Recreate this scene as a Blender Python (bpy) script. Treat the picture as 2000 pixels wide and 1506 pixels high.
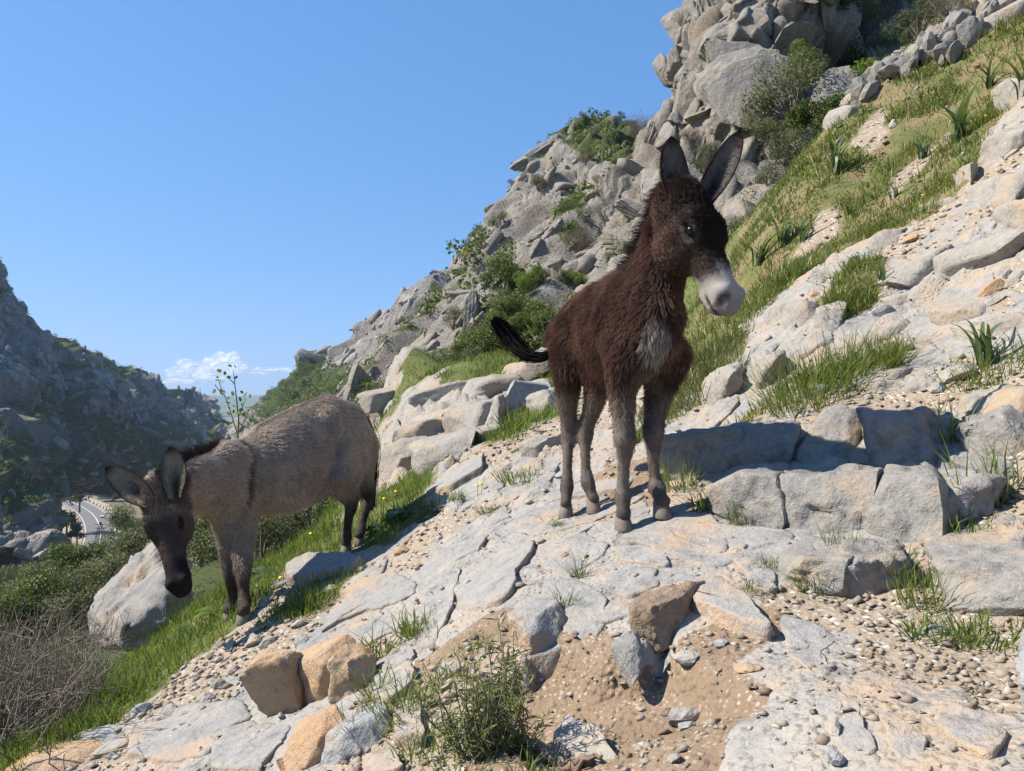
import bpy, math, random
import numpy as np
from mathutils import Vector, Matrix

random.seed(7)
RNG = np.random.default_rng(11)
SC = bpy.context.scene
COL = SC.collection
for o in list(bpy.data.objects):
    bpy.data.objects.remove(o)

# ------------------------------------------------------------------ camera
F = 1447.0            # focal length in pixels of the 2000 px wide photograph
HZ = 780.0            # image row of the true horizon
cam_d = bpy.data.cameras.new('camera')
cam_d.sensor_width = 36.0
cam_d.lens = 36.0 * F / 2000.0
cam_d.shift_y = (HZ - 753.0) / 2000.0
cam_d.clip_start = 0.05
cam_d.clip_end = 60000.0
cam = bpy.data.objects.new('camera', cam_d)
cam.rotation_euler = (math.pi / 2, 0, 0)
COL.objects.link(cam)
SC.camera = cam

# ------------------------------------------------------------------ light
SUN_EL = math.radians(44.0)
SUN_AZ = math.radians(3.0)       # degrees behind the left-right line
sun_vec = Vector((-math.cos(SUN_EL) * math.cos(SUN_AZ), math.cos(SUN_EL) * math.sin(SUN_AZ), math.sin(SUN_EL)))
world = bpy.data.worlds.new('World')
SC.world = world
world.use_nodes = True
nt = world.node_tree
nt.nodes.clear()
w_out = nt.nodes.new('ShaderNodeOutputWorld')
w_bg = nt.nodes.new('ShaderNodeBackground')
w_sky = nt.nodes.new('ShaderNodeTexSky')
w_sky.sky_type = 'NISHITA'
w_sky.sun_disc = False
w_sky.sun_elevation = SUN_EL
w_sky.sun_rotation = math.atan2(sun_vec.x, sun_vec.y)
w_sky.altitude = 600.0
w_sky.air_density = 1.2
w_sky.dust_density = 0.0
w_sky.ozone_density = 3.0
w_bg.inputs['Strength'].default_value = 0.0875
# response of the phone camera to the sky: the same gentle curve for the whole dome
w_sp = nt.nodes.new('ShaderNodeSeparateColor'); w_cb = nt.nodes.new('ShaderNodeCombineColor')
nt.links.new(w_sky.outputs['Color'], w_sp.inputs[0])
for k_, (g_, m_) in enumerate(((.68, .736), (.53, 1.40), (.50, 2.345))):
    w_p = nt.nodes.new('ShaderNodeMath'); w_p.operation = 'POWER'; w_p.inputs[1].default_value = g_
    w_m = nt.nodes.new('ShaderNodeMath'); w_m.operation = 'MULTIPLY'; w_m.inputs[1].default_value = m_
    nt.links.new(w_sp.outputs[k_], w_p.inputs[0]); nt.links.new(w_p.outputs[0], w_m.inputs[0]); nt.links.new(w_m.outputs[0], w_cb.inputs[k_])
nt.links.new(w_cb.outputs[0], w_bg.inputs['Color'])
nt.links.new(w_bg.outputs[0], w_out.inputs['Surface'])
sun_d = bpy.data.lights.new('sun', 'SUN')
sun_d.energy = 4.9
sun_d.angle = math.radians(0.53)
sun_d.color = (1.0, 0.92, 0.79)
sun = bpy.data.objects.new('sun', sun_d)
sun.rotation_euler = (-sun_vec).to_track_quat('-Z', 'Y').to_euler()
COL.objects.link(sun)
SC.view_settings.view_transform = 'Standard'
SC.view_settings.look = 'None'
SC.view_settings.exposure = 0.9
SC.view_settings.gamma = 1.0
SC.cycles.use_denoising = True
SC.cycles.max_bounces = 4
SC.cycles.diffuse_bounces = 2
SC.cycles.glossy_bounces = 2
SC.cycles.transmission_bounces = 3
SC.cycles.transparent_max_bounces = 8
SC.cycles.volume_bounces = 0
SC.cycles.caustics_reflective = False
SC.cycles.caustics_refractive = False

# ------------------------------------------------------------------ helpers
def P(px, py, d):
    """photo pixel and distance (metres along the view) -> point in the place"""
    return np.array([(px - 1000.0) / F * d, d, (HZ - py) / F * d])

def PX(p):
    p = np.asarray(p)
    return np.stack([p[..., 0] / p[..., 1] * F + 1000, HZ - p[..., 2] / p[..., 1] * F], -1)

def hash3(ix, iy, iz, seed):
    h = (ix.astype(np.int64) * 374761393 + iy.astype(np.int64) * 668265263 + iz.astype(np.int64) * 2147483647 + seed * 1274126177) & 0xffffffff
    h = ((h ^ (h >> 13)) * 1274126177) & 0xffffffff
    h = ((h ^ (h >> 16)) * 2246822519) & 0xffffffff
    return (h ^ (h >> 15)) & 0xffffffff

def hf(h):
    return (h & 0xffffff).astype(np.float64) / 16777216.0

def vnoise(p, seed=0):
    """gradient noise, about -1..1"""
    p = np.asarray(p, float)
    i = np.floor(p).astype(np.int64)
    f = p - i
    u = f * f * f * (f * (f * 6 - 15) + 10)
    res = 0
    for dx in (0, 1):
        wx = u[..., 0] if dx else 1 - u[..., 0]
        for dy in (0, 1):
            wy = u[..., 1] if dy else 1 - u[..., 1]
            for dz in (0, 1):
                wz = u[..., 2] if dz else 1 - u[..., 2]
                h = hash3(i[..., 0] + dx, i[..., 1] + dy, i[..., 2] + dz, seed)
                gx = (h & 255) / 127.5 - 1
                gy = ((h >> 8) & 255) / 127.5 - 1
                gz = ((h >> 16) & 255) / 127.5 - 1
                res = res + wx * wy * wz * (gx * (f[..., 0] - dx) + gy * (f[..., 1] - dy) + gz * (f[..., 2] - dz))
    return res * 1.3

def fbm(p, octaves=4, seed=0, gain=0.5, lac=2.03, ridged=False):
    p = np.asarray(p, float)
    a, s, tot = 1.0, 0.0, 0.0
    for k in range(octaves):
        n = vnoise(p, seed + k * 17)
        if ridged:
            n = 1 - 2 * np.abs(n)
        s = s + a * n
        tot += a
        a *= gain
        p = p * lac + 3.7
    return s / tot

def worley(p, seed=0, jitter=0.9):
    """F1, F2, hash of the nearest cell, offset to its centre"""
    p = np.asarray(p, float)
    i = np.floor(p).astype(np.int64)
    n = p.shape[:-1]
    f1 = np.full(n, 9.0); f2 = np.full(n, 9.0)
    hh = np.zeros(n, np.int64)
    dv = np.zeros(p.shape)
    for dx in (-1, 0, 1):
        for dy in (-1, 0, 1):
            for dz in (-1, 0, 1):
                c = i + np.array([dx, dy, dz])
                h = hash3(c[..., 0], c[..., 1], c[..., 2], seed)
                q = np.stack([((h & 1023) / 1023 - .5), (((h >> 10) & 1023) / 1023 - .5), (((h >> 20) & 1023) / 1023 - .5)], -1) * jitter + .5
                v = p - (c + q)
                d = np.sqrt((v * v).sum(-1))
                new = d < f1
                f2 = np.where(new, f1, np.minimum(f2, d))
                f1 = np.where(new, d, f1)
                hh = np.where(new, h, hh)
                dv = np.where(new[..., None], v, dv)
    return f1, f2, hh, dv

def crag(p, seed=0, tilt=1.0, ew=.33):
    """broken-rock relief: every cell is a block with its own height and tilted face, sinking into joints"""
    f1, f2, h, dv = worley(p + .22 * np.stack([vnoise(p * 1.7, seed + 61), vnoise(p * 1.7, seed + 62), vnoise(p * 1.7, seed + 63)], -1), seed)
    h2 = hash3(h & 0xffff, h >> 16, h & 0xff, seed + 5)
    r = np.stack([(h2 & 255) / 127.5 - 1, ((h2 >> 8) & 255) / 127.5 - 1, ((h2 >> 16) & 255) / 127.5 - 1], -1)
    e = np.clip((f2 - f1) / ew, 0, 1); e = e * (1.6 - .6 * e)
    return e * (.38 + .7 * hf(h) + tilt * 1.0 * (dv * r).sum(-1)) - .4

def sstep(a, b, x):
    t = np.clip((x - a) / (b - a), 0, 1)
    return t * t * (3 - 2 * t)

def mesh_obj(name, verts, faces, mat=None, parent=None, attrs=None, smooth=False, uniform=None):
    """faces: array (n,3) or (n,4), or a list of index lists"""
    me = bpy.data.meshes.new(name)
    verts = np.asarray(verts, np.float32).reshape(-1, 3)
    if isinstance(faces, np.ndarray):
        n, k = faces.shape
        me.vertices.add(len(verts)); me.vertices.foreach_set('co', verts.ravel())
        me.loops.add(n * k); me.loops.foreach_set('vertex_index', faces.astype(np.int32).ravel())
        me.polygons.add(n)
        me.polygons.foreach_set('loop_start', np.arange(0, n * k, k, dtype=np.int32))
        try:
            me.polygons.foreach_set('loop_total', np.full(n, k, np.int32))
        except Exception:
            pass
        me.update(calc_edges=True)
    else:
        me.from_pydata(verts.tolist(), [], [list(map(int, f)) for f in faces])
        me.update()
    if attrs:
        for k, v in attrs.items():
            v = np.asarray(v, np.float32)
            if v.ndim == 2:
                if v.shape[1] == 3:
                    v = np.concatenate([v, np.ones((len(v), 1), np.float32)], 1)
                a = me.attributes.new(k, 'FLOAT_COLOR', 'POINT'); a.data.foreach_set('color', v.ravel())
            else:
                a = me.attributes.new(k, 'FLOAT', 'POINT'); a.data.foreach_set('value', v)
    if smooth:
        me.polygons.foreach_set('use_smooth', np.ones(len(me.polygons), bool))
    o = bpy.data.objects.new(name, me)
    if mat:
        me.materials.append(mat)
    COL.objects.link(o)
    if parent:
        o.parent = parent
    return o

def tag(o, label=None, cat=None, group=None, kind=None):
    if label: o['label'] = label
    if cat: o['category'] = cat
    if group: o['group'] = group
    if kind: o['kind'] = kind
    return o

def empty(name, loc=(0, 0, 0), label=None, cat=None, group=None):
    e = bpy.data.objects.new(name, None)
    e.location = loc
    e.empty_display_size = 0.1
    COL.objects.link(e)
    return tag(e, label, cat, group)

def dup(o, parent=None, label=None, group=None):
    c = o.copy(); COL.objects.link(c)
    if parent is not None: c.parent = parent
    if label: c['label'] = label
    if group: c['group'] = group
    for ch in list(o.children):
        dup(ch, c)
    return c

def grid_faces(nr, nc):
    r = np.arange(nr - 1)[:, None] * nc + np.arange(nc - 1)[None, :]
    return np.stack([r, r + 1, r + nc + 1, r + nc], -1).reshape(-1, 4)

def grid_normals(g):
    du = np.gradient(g, axis=1); dv = np.gradient(g, axis=0)
    n = np.cross(du, dv)
    return n / (np.linalg.norm(n, axis=-1, keepdims=True) + 1e-9)

class Parts:
    """collects many little tris/quads of one piece of vegetation"""
    def __init__(self): self.v = []; self.f = []; self.n = 0; self.c = []
    def add(self, v, f, c=None):
        v = np.asarray(v, float).reshape(-1, 3)
        self.v.append(v); self.f.append(np.asarray(f, np.int64) + self.n); self.n += len(v)
        self.c.append(np.full(len(v), 0.5) if c is None else np.broadcast_to(np.asarray(c, float), (len(v),)))
    def build(self, name, mat, parent=None, smooth=False):
        return mesh_obj(name, np.concatenate(self.v), np.concatenate(self.f), mat, parent, {'tone': np.concatenate(self.c)}, smooth)

# ------------------------------------------------------------------ material helpers
class NB:
    def __init__(self, name):
        self.m = bpy.data.materials.new(name); self.m.use_nodes = True
        self.t = self.m.node_tree; self.t.nodes.clear()
        self.out = self.t.nodes.new('ShaderNodeOutputMaterial')
        self.b = self.t.nodes.new('ShaderNodeBsdfPrincipled')
        self.t.links.new(self.b.outputs[0], self.out.inputs[0])
        self.b.inputs['Specular IOR Level'].default_value = 0.25
    def n(self, typ, **kw):
        x = self.t.nodes.new(typ)
        for k, v in kw.items():
            if k in x.bl_rna.properties: setattr(x, k, v)
        return x
    def link(self, a, b): self.t.links.new(a, b)
    def pos(self): return self.n('ShaderNodeNewGeometry').outputs['Position']
    def obj(self): return self.n('ShaderNodeTexCoord').outputs['Object']
    def scale(self, v, s):
        m = self.n('ShaderNodeMapping'); m.inputs['Scale'].default_value = s if hasattr(s, '__len__') else (s, s, s)
        self.link(v, m.inputs['Vector']); return m.outputs[0]
    def noise(self, v, sc, det=4, rough=.55, dist=0):
        x = self.n('ShaderNodeTexNoise'); x.inputs['Scale'].default_value = sc; x.inputs['Detail'].default_value = det
        x.inputs['Roughness'].default_value = rough; x.inputs['Distortion'].default_value = dist
        self.link(v, x.inputs['Vector']); return x.outputs['Fac']
    def vor(self, v, sc, feature='F1', rand=1.0):
        x = self.n('ShaderNodeTexVoronoi'); x.feature = feature; x.inputs['Scale'].default_value = sc
        x.inputs['Randomness'].default_value = rand
        self.link(v, x.inputs['Vector']); return x.outputs[0]
    def ramp(self, f, stops, interp='LINEAR'):
        r = self.n('ShaderNodeValToRGB'); e = r.color_ramp.elements; r.color_ramp.interpolation = interp
        while len(e) < len(stops): e.new(0.5)
        for el, (p_, c) in zip(e, stops):
            el.position = p_; el.color = (c, c, c, 1) if not hasattr(c, '__len__') else (*c[:3], 1)
        self.link(f, r.inputs[0]); return r.outputs[0]
    def mix(self, f, a, b, blend='MIX'):
        x = self.n('ShaderNodeMix'); x.data_type = 'RGBA'; x.blend_type = blend
        for s, v in ((x.inputs[0], f), (x.inputs[6], a), (x.inputs[7], b)):
            if isinstance(v, (int, float)): s.default_value = v
            elif isinstance(v, tuple): s.default_value = (*v[:3], 1)
            else: self.link(v, s)
        return x.outputs[2]
    def math(self, op, a, b=None, clamp=False):
        x = self.n('ShaderNodeMath'); x.operation = op; x.use_clamp = clamp
        for s, v in ((x.inputs[0], a), (x.inputs[1], b)):
            if v is None: continue
            if isinstance(v, (int, float)): s.default_value = v
            else: self.link(v, s)
        return x.outputs[0]
    def attr(self, name):
        a = self.n('ShaderNodeAttribute'); a.attribute_name = name; return a
    def bump(self, h, strength=.4, dist=.02):
        b = self.n('ShaderNodeBump'); b.inputs['Strength'].default_value = strength; b.inputs['Distance'].default_value = dist
        self.link(h, b.inputs['Height']); self.link(b.outputs[0], self.b.inputs['Normal'])
    def color(self, c):
        if isinstance(c, tuple): self.b.inputs['Base Color'].default_value = (*c[:3], 1)
        else: self.link(c, self.b.inputs['Base Color'])
    def rough(self, r): self.b.inputs['Roughness'].default_value = r

def rock_layers(nb, v, s=1.0, grey=(.225, .215, .20), pale=(.335, .31, .275), tan=(.33, .235, .15), tan_amount=.5, rnd=None):
    """weathered limestone colour in the coordinates v (metres times s)"""
    n1 = nb.noise(v, 2.2 * s, 3, .6)
    n2 = nb.noise(v, 9 * s, 5, .66)
    n3 = nb.noise(v, 60 * s, 2, .7)
    c = nb.mix(nb.ramp(n2, [(.32, 0.), (.68, 1.)]), grey, pale)
    tm = nb.math('ADD', n1, nb.math('MULTIPLY', nb.math('SUBTRACT', n2, .5), .6))
    c = nb.mix(nb.math('MULTIPLY', nb.ramp(tm, [(.60 - .3 * tan_amount, 0.), (.82 - .3 * tan_amount, 1.)]), .85), c, tan)
    c = nb.mix(nb.math('MULTIPLY', nb.ramp(n3, [(.45, 0.), (.75, 1.)]), .3), c, (.43, .41, .38))
    dark = nb.ramp(n2, [(.30, 1.), (.40, 0.)])
    c = nb.mix(nb.math('MULTIPLY', dark, .45), c, (.10, .095, .09))
    return c, n1, n2, n3

def rock_mat(name, s=1.0, bump=.5, dist=.01, side=0., side_col=(.40, .275, .165), **kw):
    nb = NB(name)
    v = nb.pos()
    c, n1, n2, n3 = rock_layers(nb, v, s, **kw)
    if side:      # freshly broken side faces are ochre
        gn = nb.n('ShaderNodeNewGeometry'); sx = nb.n('ShaderNodeSeparateXYZ'); nb.link(gn.outputs['True Normal'], sx.inputs[0])
        c = nb.mix(nb.math('MULTIPLY', nb.ramp(sx.outputs[2], [(.10, 1.), (.45, 0.)]), side), c, side_col)
    n4 = nb.noise(v, 22 * s, 5, .72)
    h = nb.math('ADD', nb.math('MULTIPLY', n2, .9), nb.math('MULTIPLY', n4, .75))
    pit = nb.ramp(n4, [(.30, 1.), (.42, 0.)])
    c = nb.mix(nb.math('MULTIPLY', pit, .5), c, (.10, .085, .072))
    lich = nb.ramp(nb.noise(v, 5.5 * s, 5, .75), [(.60, 0.), (.68, 1.)])
    c = nb.mix(nb.math('MULTIPLY', lich, .45), c, (.13, .125, .115))
    nb.color(c); nb.rough(.9); nb.bump(h, bump, dist)
    return nb.m

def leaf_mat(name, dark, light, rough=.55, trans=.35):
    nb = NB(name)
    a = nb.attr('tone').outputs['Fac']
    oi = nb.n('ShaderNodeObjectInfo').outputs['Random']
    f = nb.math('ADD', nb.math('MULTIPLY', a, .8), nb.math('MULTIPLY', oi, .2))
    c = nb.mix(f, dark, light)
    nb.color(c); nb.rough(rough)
    tr = nb.n('ShaderNodeBsdfTranslucent')
    nb.link(nb.mix(.35, c, (.35, .42, .05)), tr.inputs[0])
    ms = nb.n('ShaderNodeMixShader'); ms.inputs[0].default_value = trans
    nb.link(nb.b.outputs[0], ms.inputs[1]); nb.link(tr.outputs[0], ms.inputs[2]); nb.link(ms.outputs[0], nb.out.inputs[0])
    return nb.m
# ------------------------------------------------------------------ near ground: smooth surface through surveyed points
CTRL = [
 (0,1500,2.75),(250,1500,2.25),(500,1500,1.86),(750,1500,1.58),(1000,1500,1.38),(1500,1500,1.10),(2000,1500,.92),
 (1218,1035,2.6),(1293,1008,2.62),(1105,1008,3.15),(1160,1000,3.12),(460,1207,3.85),(690,1072,4.4),
 (900,1150,2.75),(700,1200,3.0),(1050,1080,2.65),(1400,1300,1.5),(1150,1300,1.68),(850,1300,2.05),(640,1380,2.2),
 (1700,1200,1.62),(1950,1250,1.38),(2000,1400,1.06),(1700,1340,1.25),
 (1400,1010,2.5),(1700,1062,2.0),(1850,1085,1.8),(2000,1120,1.55),
 (1450,925,2.75),(1700,925,2.45),(1900,925,2.2),
 (1550,830,3.0),(1850,805,2.6),(2000,790,2.35),
 (1700,740,3.1),(1950,700,2.8),(1600,620,3.9),(1850,600,3.5),(2000,500,3.3),(2000,380,3.8),(1800,400,4.9),(2000,200,4.8),
 (1900,250,5.6),(1700,450,5.1),(1500,560,5.0),(1480,480,6.2),(1550,330,7.6),(1640,230,9),(1750,150,9.6),(1900,50,9.6),(2000,0,9.2),
 (1000,850,5),(950,950,4.2),(850,1000,4.2),(800,900,6),(750,815,9),(1000,765,8),(1040,800,6.5),(1100,705,9),(1300,720,6),
 (1400,650,6),(1350,760,4.3),(1200,840,4.4),(900,750,12),(740,795,12),
 (560,1110,4.2),(300,1330,3.3),(430,1230,3.65),(150,1430,2.95),(600,1060,4.9),(700,1000,5.3),(730,900,6.5),
]
XYZ = [tuple(P(*c)) for c in CTRL] + [
 (-2.6,4.6,-1.85),(-3.4,5,-2.7),(-2.6,3.2,-2.0),(-3.6,3.2,-3.0),(-5,8,-4.6),(-2.2,6.5,-1.9),(-2.6,8.5,-2.2),(-2.4,12,-1.9),(-6,3,-5),(-9,12,-9),(-5,14,-5),
 (-9,3,-8),(-1.5,1.2,-1.5),(-3,1,-2.6),(-6,.3,-5),
 (2.3,8.2,.9),(1,10,.62),(3,10.5,2.2),(4.3,12,3.2),(6,12,4.6),(8,12,6.4),(10,9,8.6),(10,4,7.6),(8,1.5,5.8),(3,.5,1.2),(6,.3,4),(2,14,.9),(5,14,2.8),(9,14,6.5),(0,14,.3)]
XYZ = np.array(XYZ)

def tps_fit(xy, z, lam=2e-3):
    n = len(xy)
    r2 = ((xy[:, None] - xy[None]) ** 2).sum(-1)
    K = r2 * np.log(r2 + 1e-9) * .5 + lam * np.eye(n)
    Pm = np.c_[np.ones(n), xy]
    A = np.block([[K, Pm], [Pm.T, np.zeros((3, 3))]])
    return np.linalg.solve(A, np.r_[z, 0, 0, 0])

TW = tps_fit(XYZ[:, :2], XYZ[:, 2])
def tps_eval(x, y):
    sh = x.shape
    x = x.ravel(); y = y.ravel()
    out = TW[-3] + TW[-2] * x + TW[-1] * y
    for (cx, cy, _), w in zip(XYZ, TW[:-3]):
        r2 = (x - cx) ** 2 + (y - cy) ** 2
        out = out + w * r2 * np.log(r2 + 1e-9) * .5
    return out.reshape(sh)

GX = np.arange(-9.5, 10.6, .04); GY = np.arange(.1, 14.2, .04)
_gx, _gy = np.meshgrid(GX, GY)
GZ = tps_eval(_gx, _gy)

def ground_z(x, y):
    x = np.asarray(x, float); y = np.asarray(y, float)
    fx = np.clip((x - GX[0]) / .04, 0, len(GX) - 1.001); fy = np.clip((y - GY[0]) / .04, 0, len(GY) - 1.001)
    ix = fx.astype(int); iy = fy.astype(int); fx = fx - ix; fy = fy - iy
    return (GZ[iy, ix] * (1 - fx) * (1 - fy) + GZ[iy, ix + 1] * fx * (1 - fy) + GZ[iy + 1, ix] * (1 - fx) * fy + GZ[iy + 1, ix + 1] * fx * fy)

def hit(px, py, dmin=.5, dmax=13.9):
    """where the line of sight through a photo pixel meets the near ground"""
    d = np.geomspace(dmin, dmax, 500)
    x = (px - 1000.0) / F * d; z = (HZ - py) / F * d
    below = z < ground_z(x, d)
    k = int(np.argmax(below)) if below.any() else len(d) - 1
    k = max(k, 1)
    a, b = d[k - 1], d[k]
    for _ in range(12):
        m = (a + b) / 2
        if (HZ - py) / F * m < ground_z((px - 1000.0) / F * m, m): b = m
        else: a = m
    p = P(px, py, (a + b) / 2)
    p[2] = ground_z(p[0], p[1])
    return p

def gnormal(x, y, e=.06):
    zx = (ground_z(x + e, y) - ground_z(x - e, y)) / (2 * e)
    zy = (ground_z(x, y + e) - ground_z(x, y - e)) / (2 * e)
    n = np.array([-zx, -zy, 1.0]); return n / np.linalg.norm(n)

# ground cover survey: r bedrock, d brown earth, o pale gravelly earth, g lush grass, h thin hillside grass, s stony
COVER = []
def cov(t, pts):
    for a in pts: COVER.append((t, *hit(*a)[:2]))
cov('r', [(900,1100),(800,1150),(1000,1150),(1100,1100),(1000,1050),(900,1040),(1150,1170),(1250,1130),(1350,1100),(1450,1060),(760,1200),(700,1150),(1250,1050),(1080,1020),(1550,1090),(880,1230),(1000,1000),(1300,1200),(1420,1180),(350,1440),(250,1450),(430,1400),(600,1490),(500,1460),(1550,1290),(1600,1330),(1650,1400),(1500,1450),(1750,1450),(1900,1450),(1800,1380),(620,1120),(820,850),(760,870),(850,800),(800,780),(900,770),(950,800),(900,830),(720,820),(1060,880),(970,960),(870,920),(1000,920),(1500,900),(1700,880),(1850,850),(1600,720),(1500,700),(1700,650),(1800,560),(1950,520),(1900,620),(1980,620),(1980,420),(1930,300),(1980,240),(1680,500),(1600,560),(1530,620),(1800,720),(1440,760),(750,940)])
cov('d', [(1250,1330),(1150,1400),(1300,1420),(1400,1380),(1350,1480),(1200,1480),(1100,1290),(1450,1240),(900,1260),(1150,995),(1400,1040)])
cov('o', [(930,1330),(880,1380),(800,1440),(1650,1220),(1750,1280),(1850,1300),(1950,1350),(1850,1220),(1600,1160),(720,1110),(780,1080),(860,970),(960,880),(1080,800),(1020,850),(900,1010),(1180,800),(1250,760),(640,1200),(600,1260),(680,1250),(1900,1150),(1900,760),(1750,780),(1600,790),(1850,440),(1900,380),(1800,470),(1550,600),(1700,700),(1960,560),(1600,460),(1780,330),(1700,250)])
cov('s', [(380,1370),(330,1400),(450,1280),(500,1240),(560,1230),(200,1470),(700,1340),(680,1420),(420,1330),(1650,780),(1950,800),(1880,720),(730,1480),(560,1160)])
cov('g', [(600,1070),(550,1100),(650,1040),(500,1140),(400,1180),(330,1250),(280,1320),(380,1260),(220,1380),(120,1440),(60,1480),(450,1200),(760,980),(820,950),(720,1000),(800,1010),(860,890),(1010,840),(1030,810),(920,720),(980,720),(1040,660),(960,690),(740,830),(620,1170),(690,960)])
cov('h', [(1500,540),(1450,600),(1400,640),(1480,500),(1550,420),(1600,380),(1650,420),(1600,500),(1700,380),(1750,300),(1700,330),(1800,250),(1850,200),(1900,150),(1980,100),(1700,220),(1640,280),(1850,300),(1900,330),(1560,340),(1380,700),(1360,750),(1350,650),(1300,700),(1450,520),(1750,420),(1650,560),(1600,740),(1700,720),(1500,450),(1780,180),(1950,50),(1850,100)])
CXY = np.array([c[1:] for c in COVER]); CT = np.array([c[0] for c in COVER])

def cover(x, y):
    """soft weights of each ground cover"""
    sh = np.shape(x); x = np.ravel(x); y = np.ravel(y)
    nz = np.stack([x * 2.2, y * 2.2, 0 * x], -1)
    s = np.clip(y, .8, 9)
    wx = x + .05 * s * fbm(nz, 3, 3); wy = y + .10 * s * fbm(nz, 3, 9)
    u = wx / s * 3.2; v = np.log(np.clip(wy, .3, 99)) * 3.0
    cu = CXY[:, 0] / np.clip(CXY[:, 1], .8, 9) * 3.2; cv = np.log(CXY[:, 1]) * 3.0
    out = {t: np.zeros(len(x)) for t in 'rdosgh'}
    for k in range(0, len(x), 40000):
        d2 = (u[k:k + 40000, None] - cu) ** 2 + (v[k:k + 40000, None] - cv) ** 2
        w = np.exp(-d2 / .010 + (d2.min(1) / .010)[:, None])
        tot = w.sum(1)
        for t in out: out[t][k:k + 40000] = w[:, CT == t].sum(1) / tot
    return {t: a.reshape(sh) for t, a in out.items()}

# ground sheet, finer towards the path
NR, NC = 460, 700
ys = np.geomspace(.3, 14.0, NR); ts = np.linspace(-1.9, 1.9, NC); ts = np.sign(ts) * np.abs(ts) ** 1.25 / (1.9 ** .25)
gx = np.clip(ts[None] * (ys[:, None] + .35), -9.4, 10.4); gy = np.repeat(ys[:, None], NC, 1)
# columns clipped at the rim collapse: spread them
cw = cover(gx, gy)
gz = ground_z(gx, gy)
q = np.stack([gx, gy, gz], -1)
rocky = cw['r'] + .5 * cw['s']
rel = np.clip(gy / 3.0, .5, 2.2)
lump = crag(q * [3.2, 3.2, 5], 31, .9) * .07 + crag(q * [9, 9, 14], 33, .9) * .028
soft = fbm(q * 1.6, 4, 41) * .05 + fbm(q * 9, 3, 43) * .008
hill = sstep(.4, 1.6, gz - .12 * (gy - 3)) 
gz2 = gz + soft * (1 - .5 * rocky) + lump * rocky * np.where(gy < 3.6, .25, .6) * rel + cw['h'] * hill * fbm(q * 2.6, 4, 45) * .16
pav = sstep(4.0, 3.2, gy) * sstep(-1.4, -1.0, gx) * rocky
gz2 = gz2 - .003 * pav
gz2 = gz2 + (cw['o'] + cw['d']) * (np.abs(fbm(q * 22, 3, 48)) * .018 - .01)
_pit = np.array([hit(*p)[:2] for p in [(940,1320),(1010,1290),(1060,1225),(1180,1275),(1240,1262),(1315,1185),(1335,1270),(1420,1310),(1500,1345),(1560,1360),(1500,1420),(1400,1506),(1250,1560),(1050,1520),(960,1430)]])
def poly_dist(x, y, poly):
    """signed distance to a polygon on the ground, negative inside"""
    d = np.full(x.shape, 1e9); ins = np.zeros(x.shape, bool)
    for (ax, ay), (bx, by) in zip(poly, np.roll(poly, -1, 0)):
        t = np.clip(((x - ax) * (bx - ax) + (y - ay) * (by - ay)) / ((bx - ax) ** 2 + (by - ay) ** 2 + 1e-12), 0, 1)
        d = np.minimum(d, np.hypot(x - ax - t * (bx - ax), y - ay - t * (by - ay)))
        ins ^= ((ay > y) != (by > y)) & (x < (bx - ax) * (y - ay) / (by - ay + 1e-12) + ax)
    return np.where(ins, -d, d)
gz2 = gz2 - .075 * sstep(.0, -.05, poly_dist(gx, gy, _pit) + .012 * fbm(q * 14, 2, 77)) * sstep(1.25, 1.5, gy)
NEAR_SHEET = (gx, gy, gz2)

nb = NB('path_ground')
v = nb.pos()
rockc, n1, n2, n3 = rock_layers(nb, v, 1.0, tan_amount=.45)
soil = nb.mix(nb.noise(v, 7, 3, .6), (.155, .108, .072), (.265, .195, .132))
peb = nb.vor(v, 75, 'F1'); pebr = nb.ramp(nb.noise(v, 14, 3), [(.42, 0.), (.6, 1.)])
soil = nb.mix(nb.math('MULTIPLY', nb.ramp(peb, [(.18, 1.), (.42, 0.)]), nb.math('MULTIPLY', pebr, .7)), soil, (.47, .42, .36))
gravel = nb.mix(nb.noise(v, 9, 3, .65), (.225, .175, .125), (.335, .275, .21))
gv = nb.n('ShaderNodeTexVoronoi'); gv.inputs['Scale'].default_value = 46; nb.link(v, gv.inputs['Vector'])
sepc = nb.n('ShaderNodeSeparateColor'); nb.link(gv.outputs['Color'], sepc.inputs[0])
stone_tint = nb.mix(sepc.outputs[0], (.30, .26, .22), (.55, .51, .46))
gravel = nb.mix(nb.math('MULTIPLY', nb.ramp(gv.outputs['Distance'], [(.25, 1.), (.5, 0.)]), nb.math('GREATER_THAN', sepc.outputs[1], .45)), gravel, stone_tint)
green = nb.mix(nb.noise(v, 11, 3, .7), (.055, .075, .022), (.16, .17, .055))
dry = nb.mix(n2, (.165, .12, .072), (.225, .18, .09))
hillc = nb.mix(nb.ramp(nb.noise(v, 3.3, 4, .65), [(.43, 1.), (.56, 0.)]), nb.mix(.4, green, (.14, .13, .05)), dry)
jn = nb.math('MULTIPLY', nb.math('SUBTRACT', nb.noise(v, 17, 4, .7), .5), .55)
c = soil
for a_, col in (('o', gravel), ('s', gravel), ('h', hillc), ('g', green), ('r', rockc)):
    at = nb.attr('cover_' + a_).outputs['Fac']
    jag = nb.math('ADD', at, jn)
    c = nb.mix(nb.ramp(jag, [(.40, 0.), (.58, 1.)]), c, col)
h = nb.math('ADD', nb.math('MULTIPLY', n2, .7), nb.math('MULTIPLY', n3, .5))
h = nb.math('ADD', h, nb.math('MULTIPLY', nb.ramp(gv.outputs['Distance'], [(.1, 1.), (.5, 0.)]), .35))
nb.color(c); nb.rough(.93); nb.bump(h, .8, .02)
GROUND_MAT = nb.m
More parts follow.
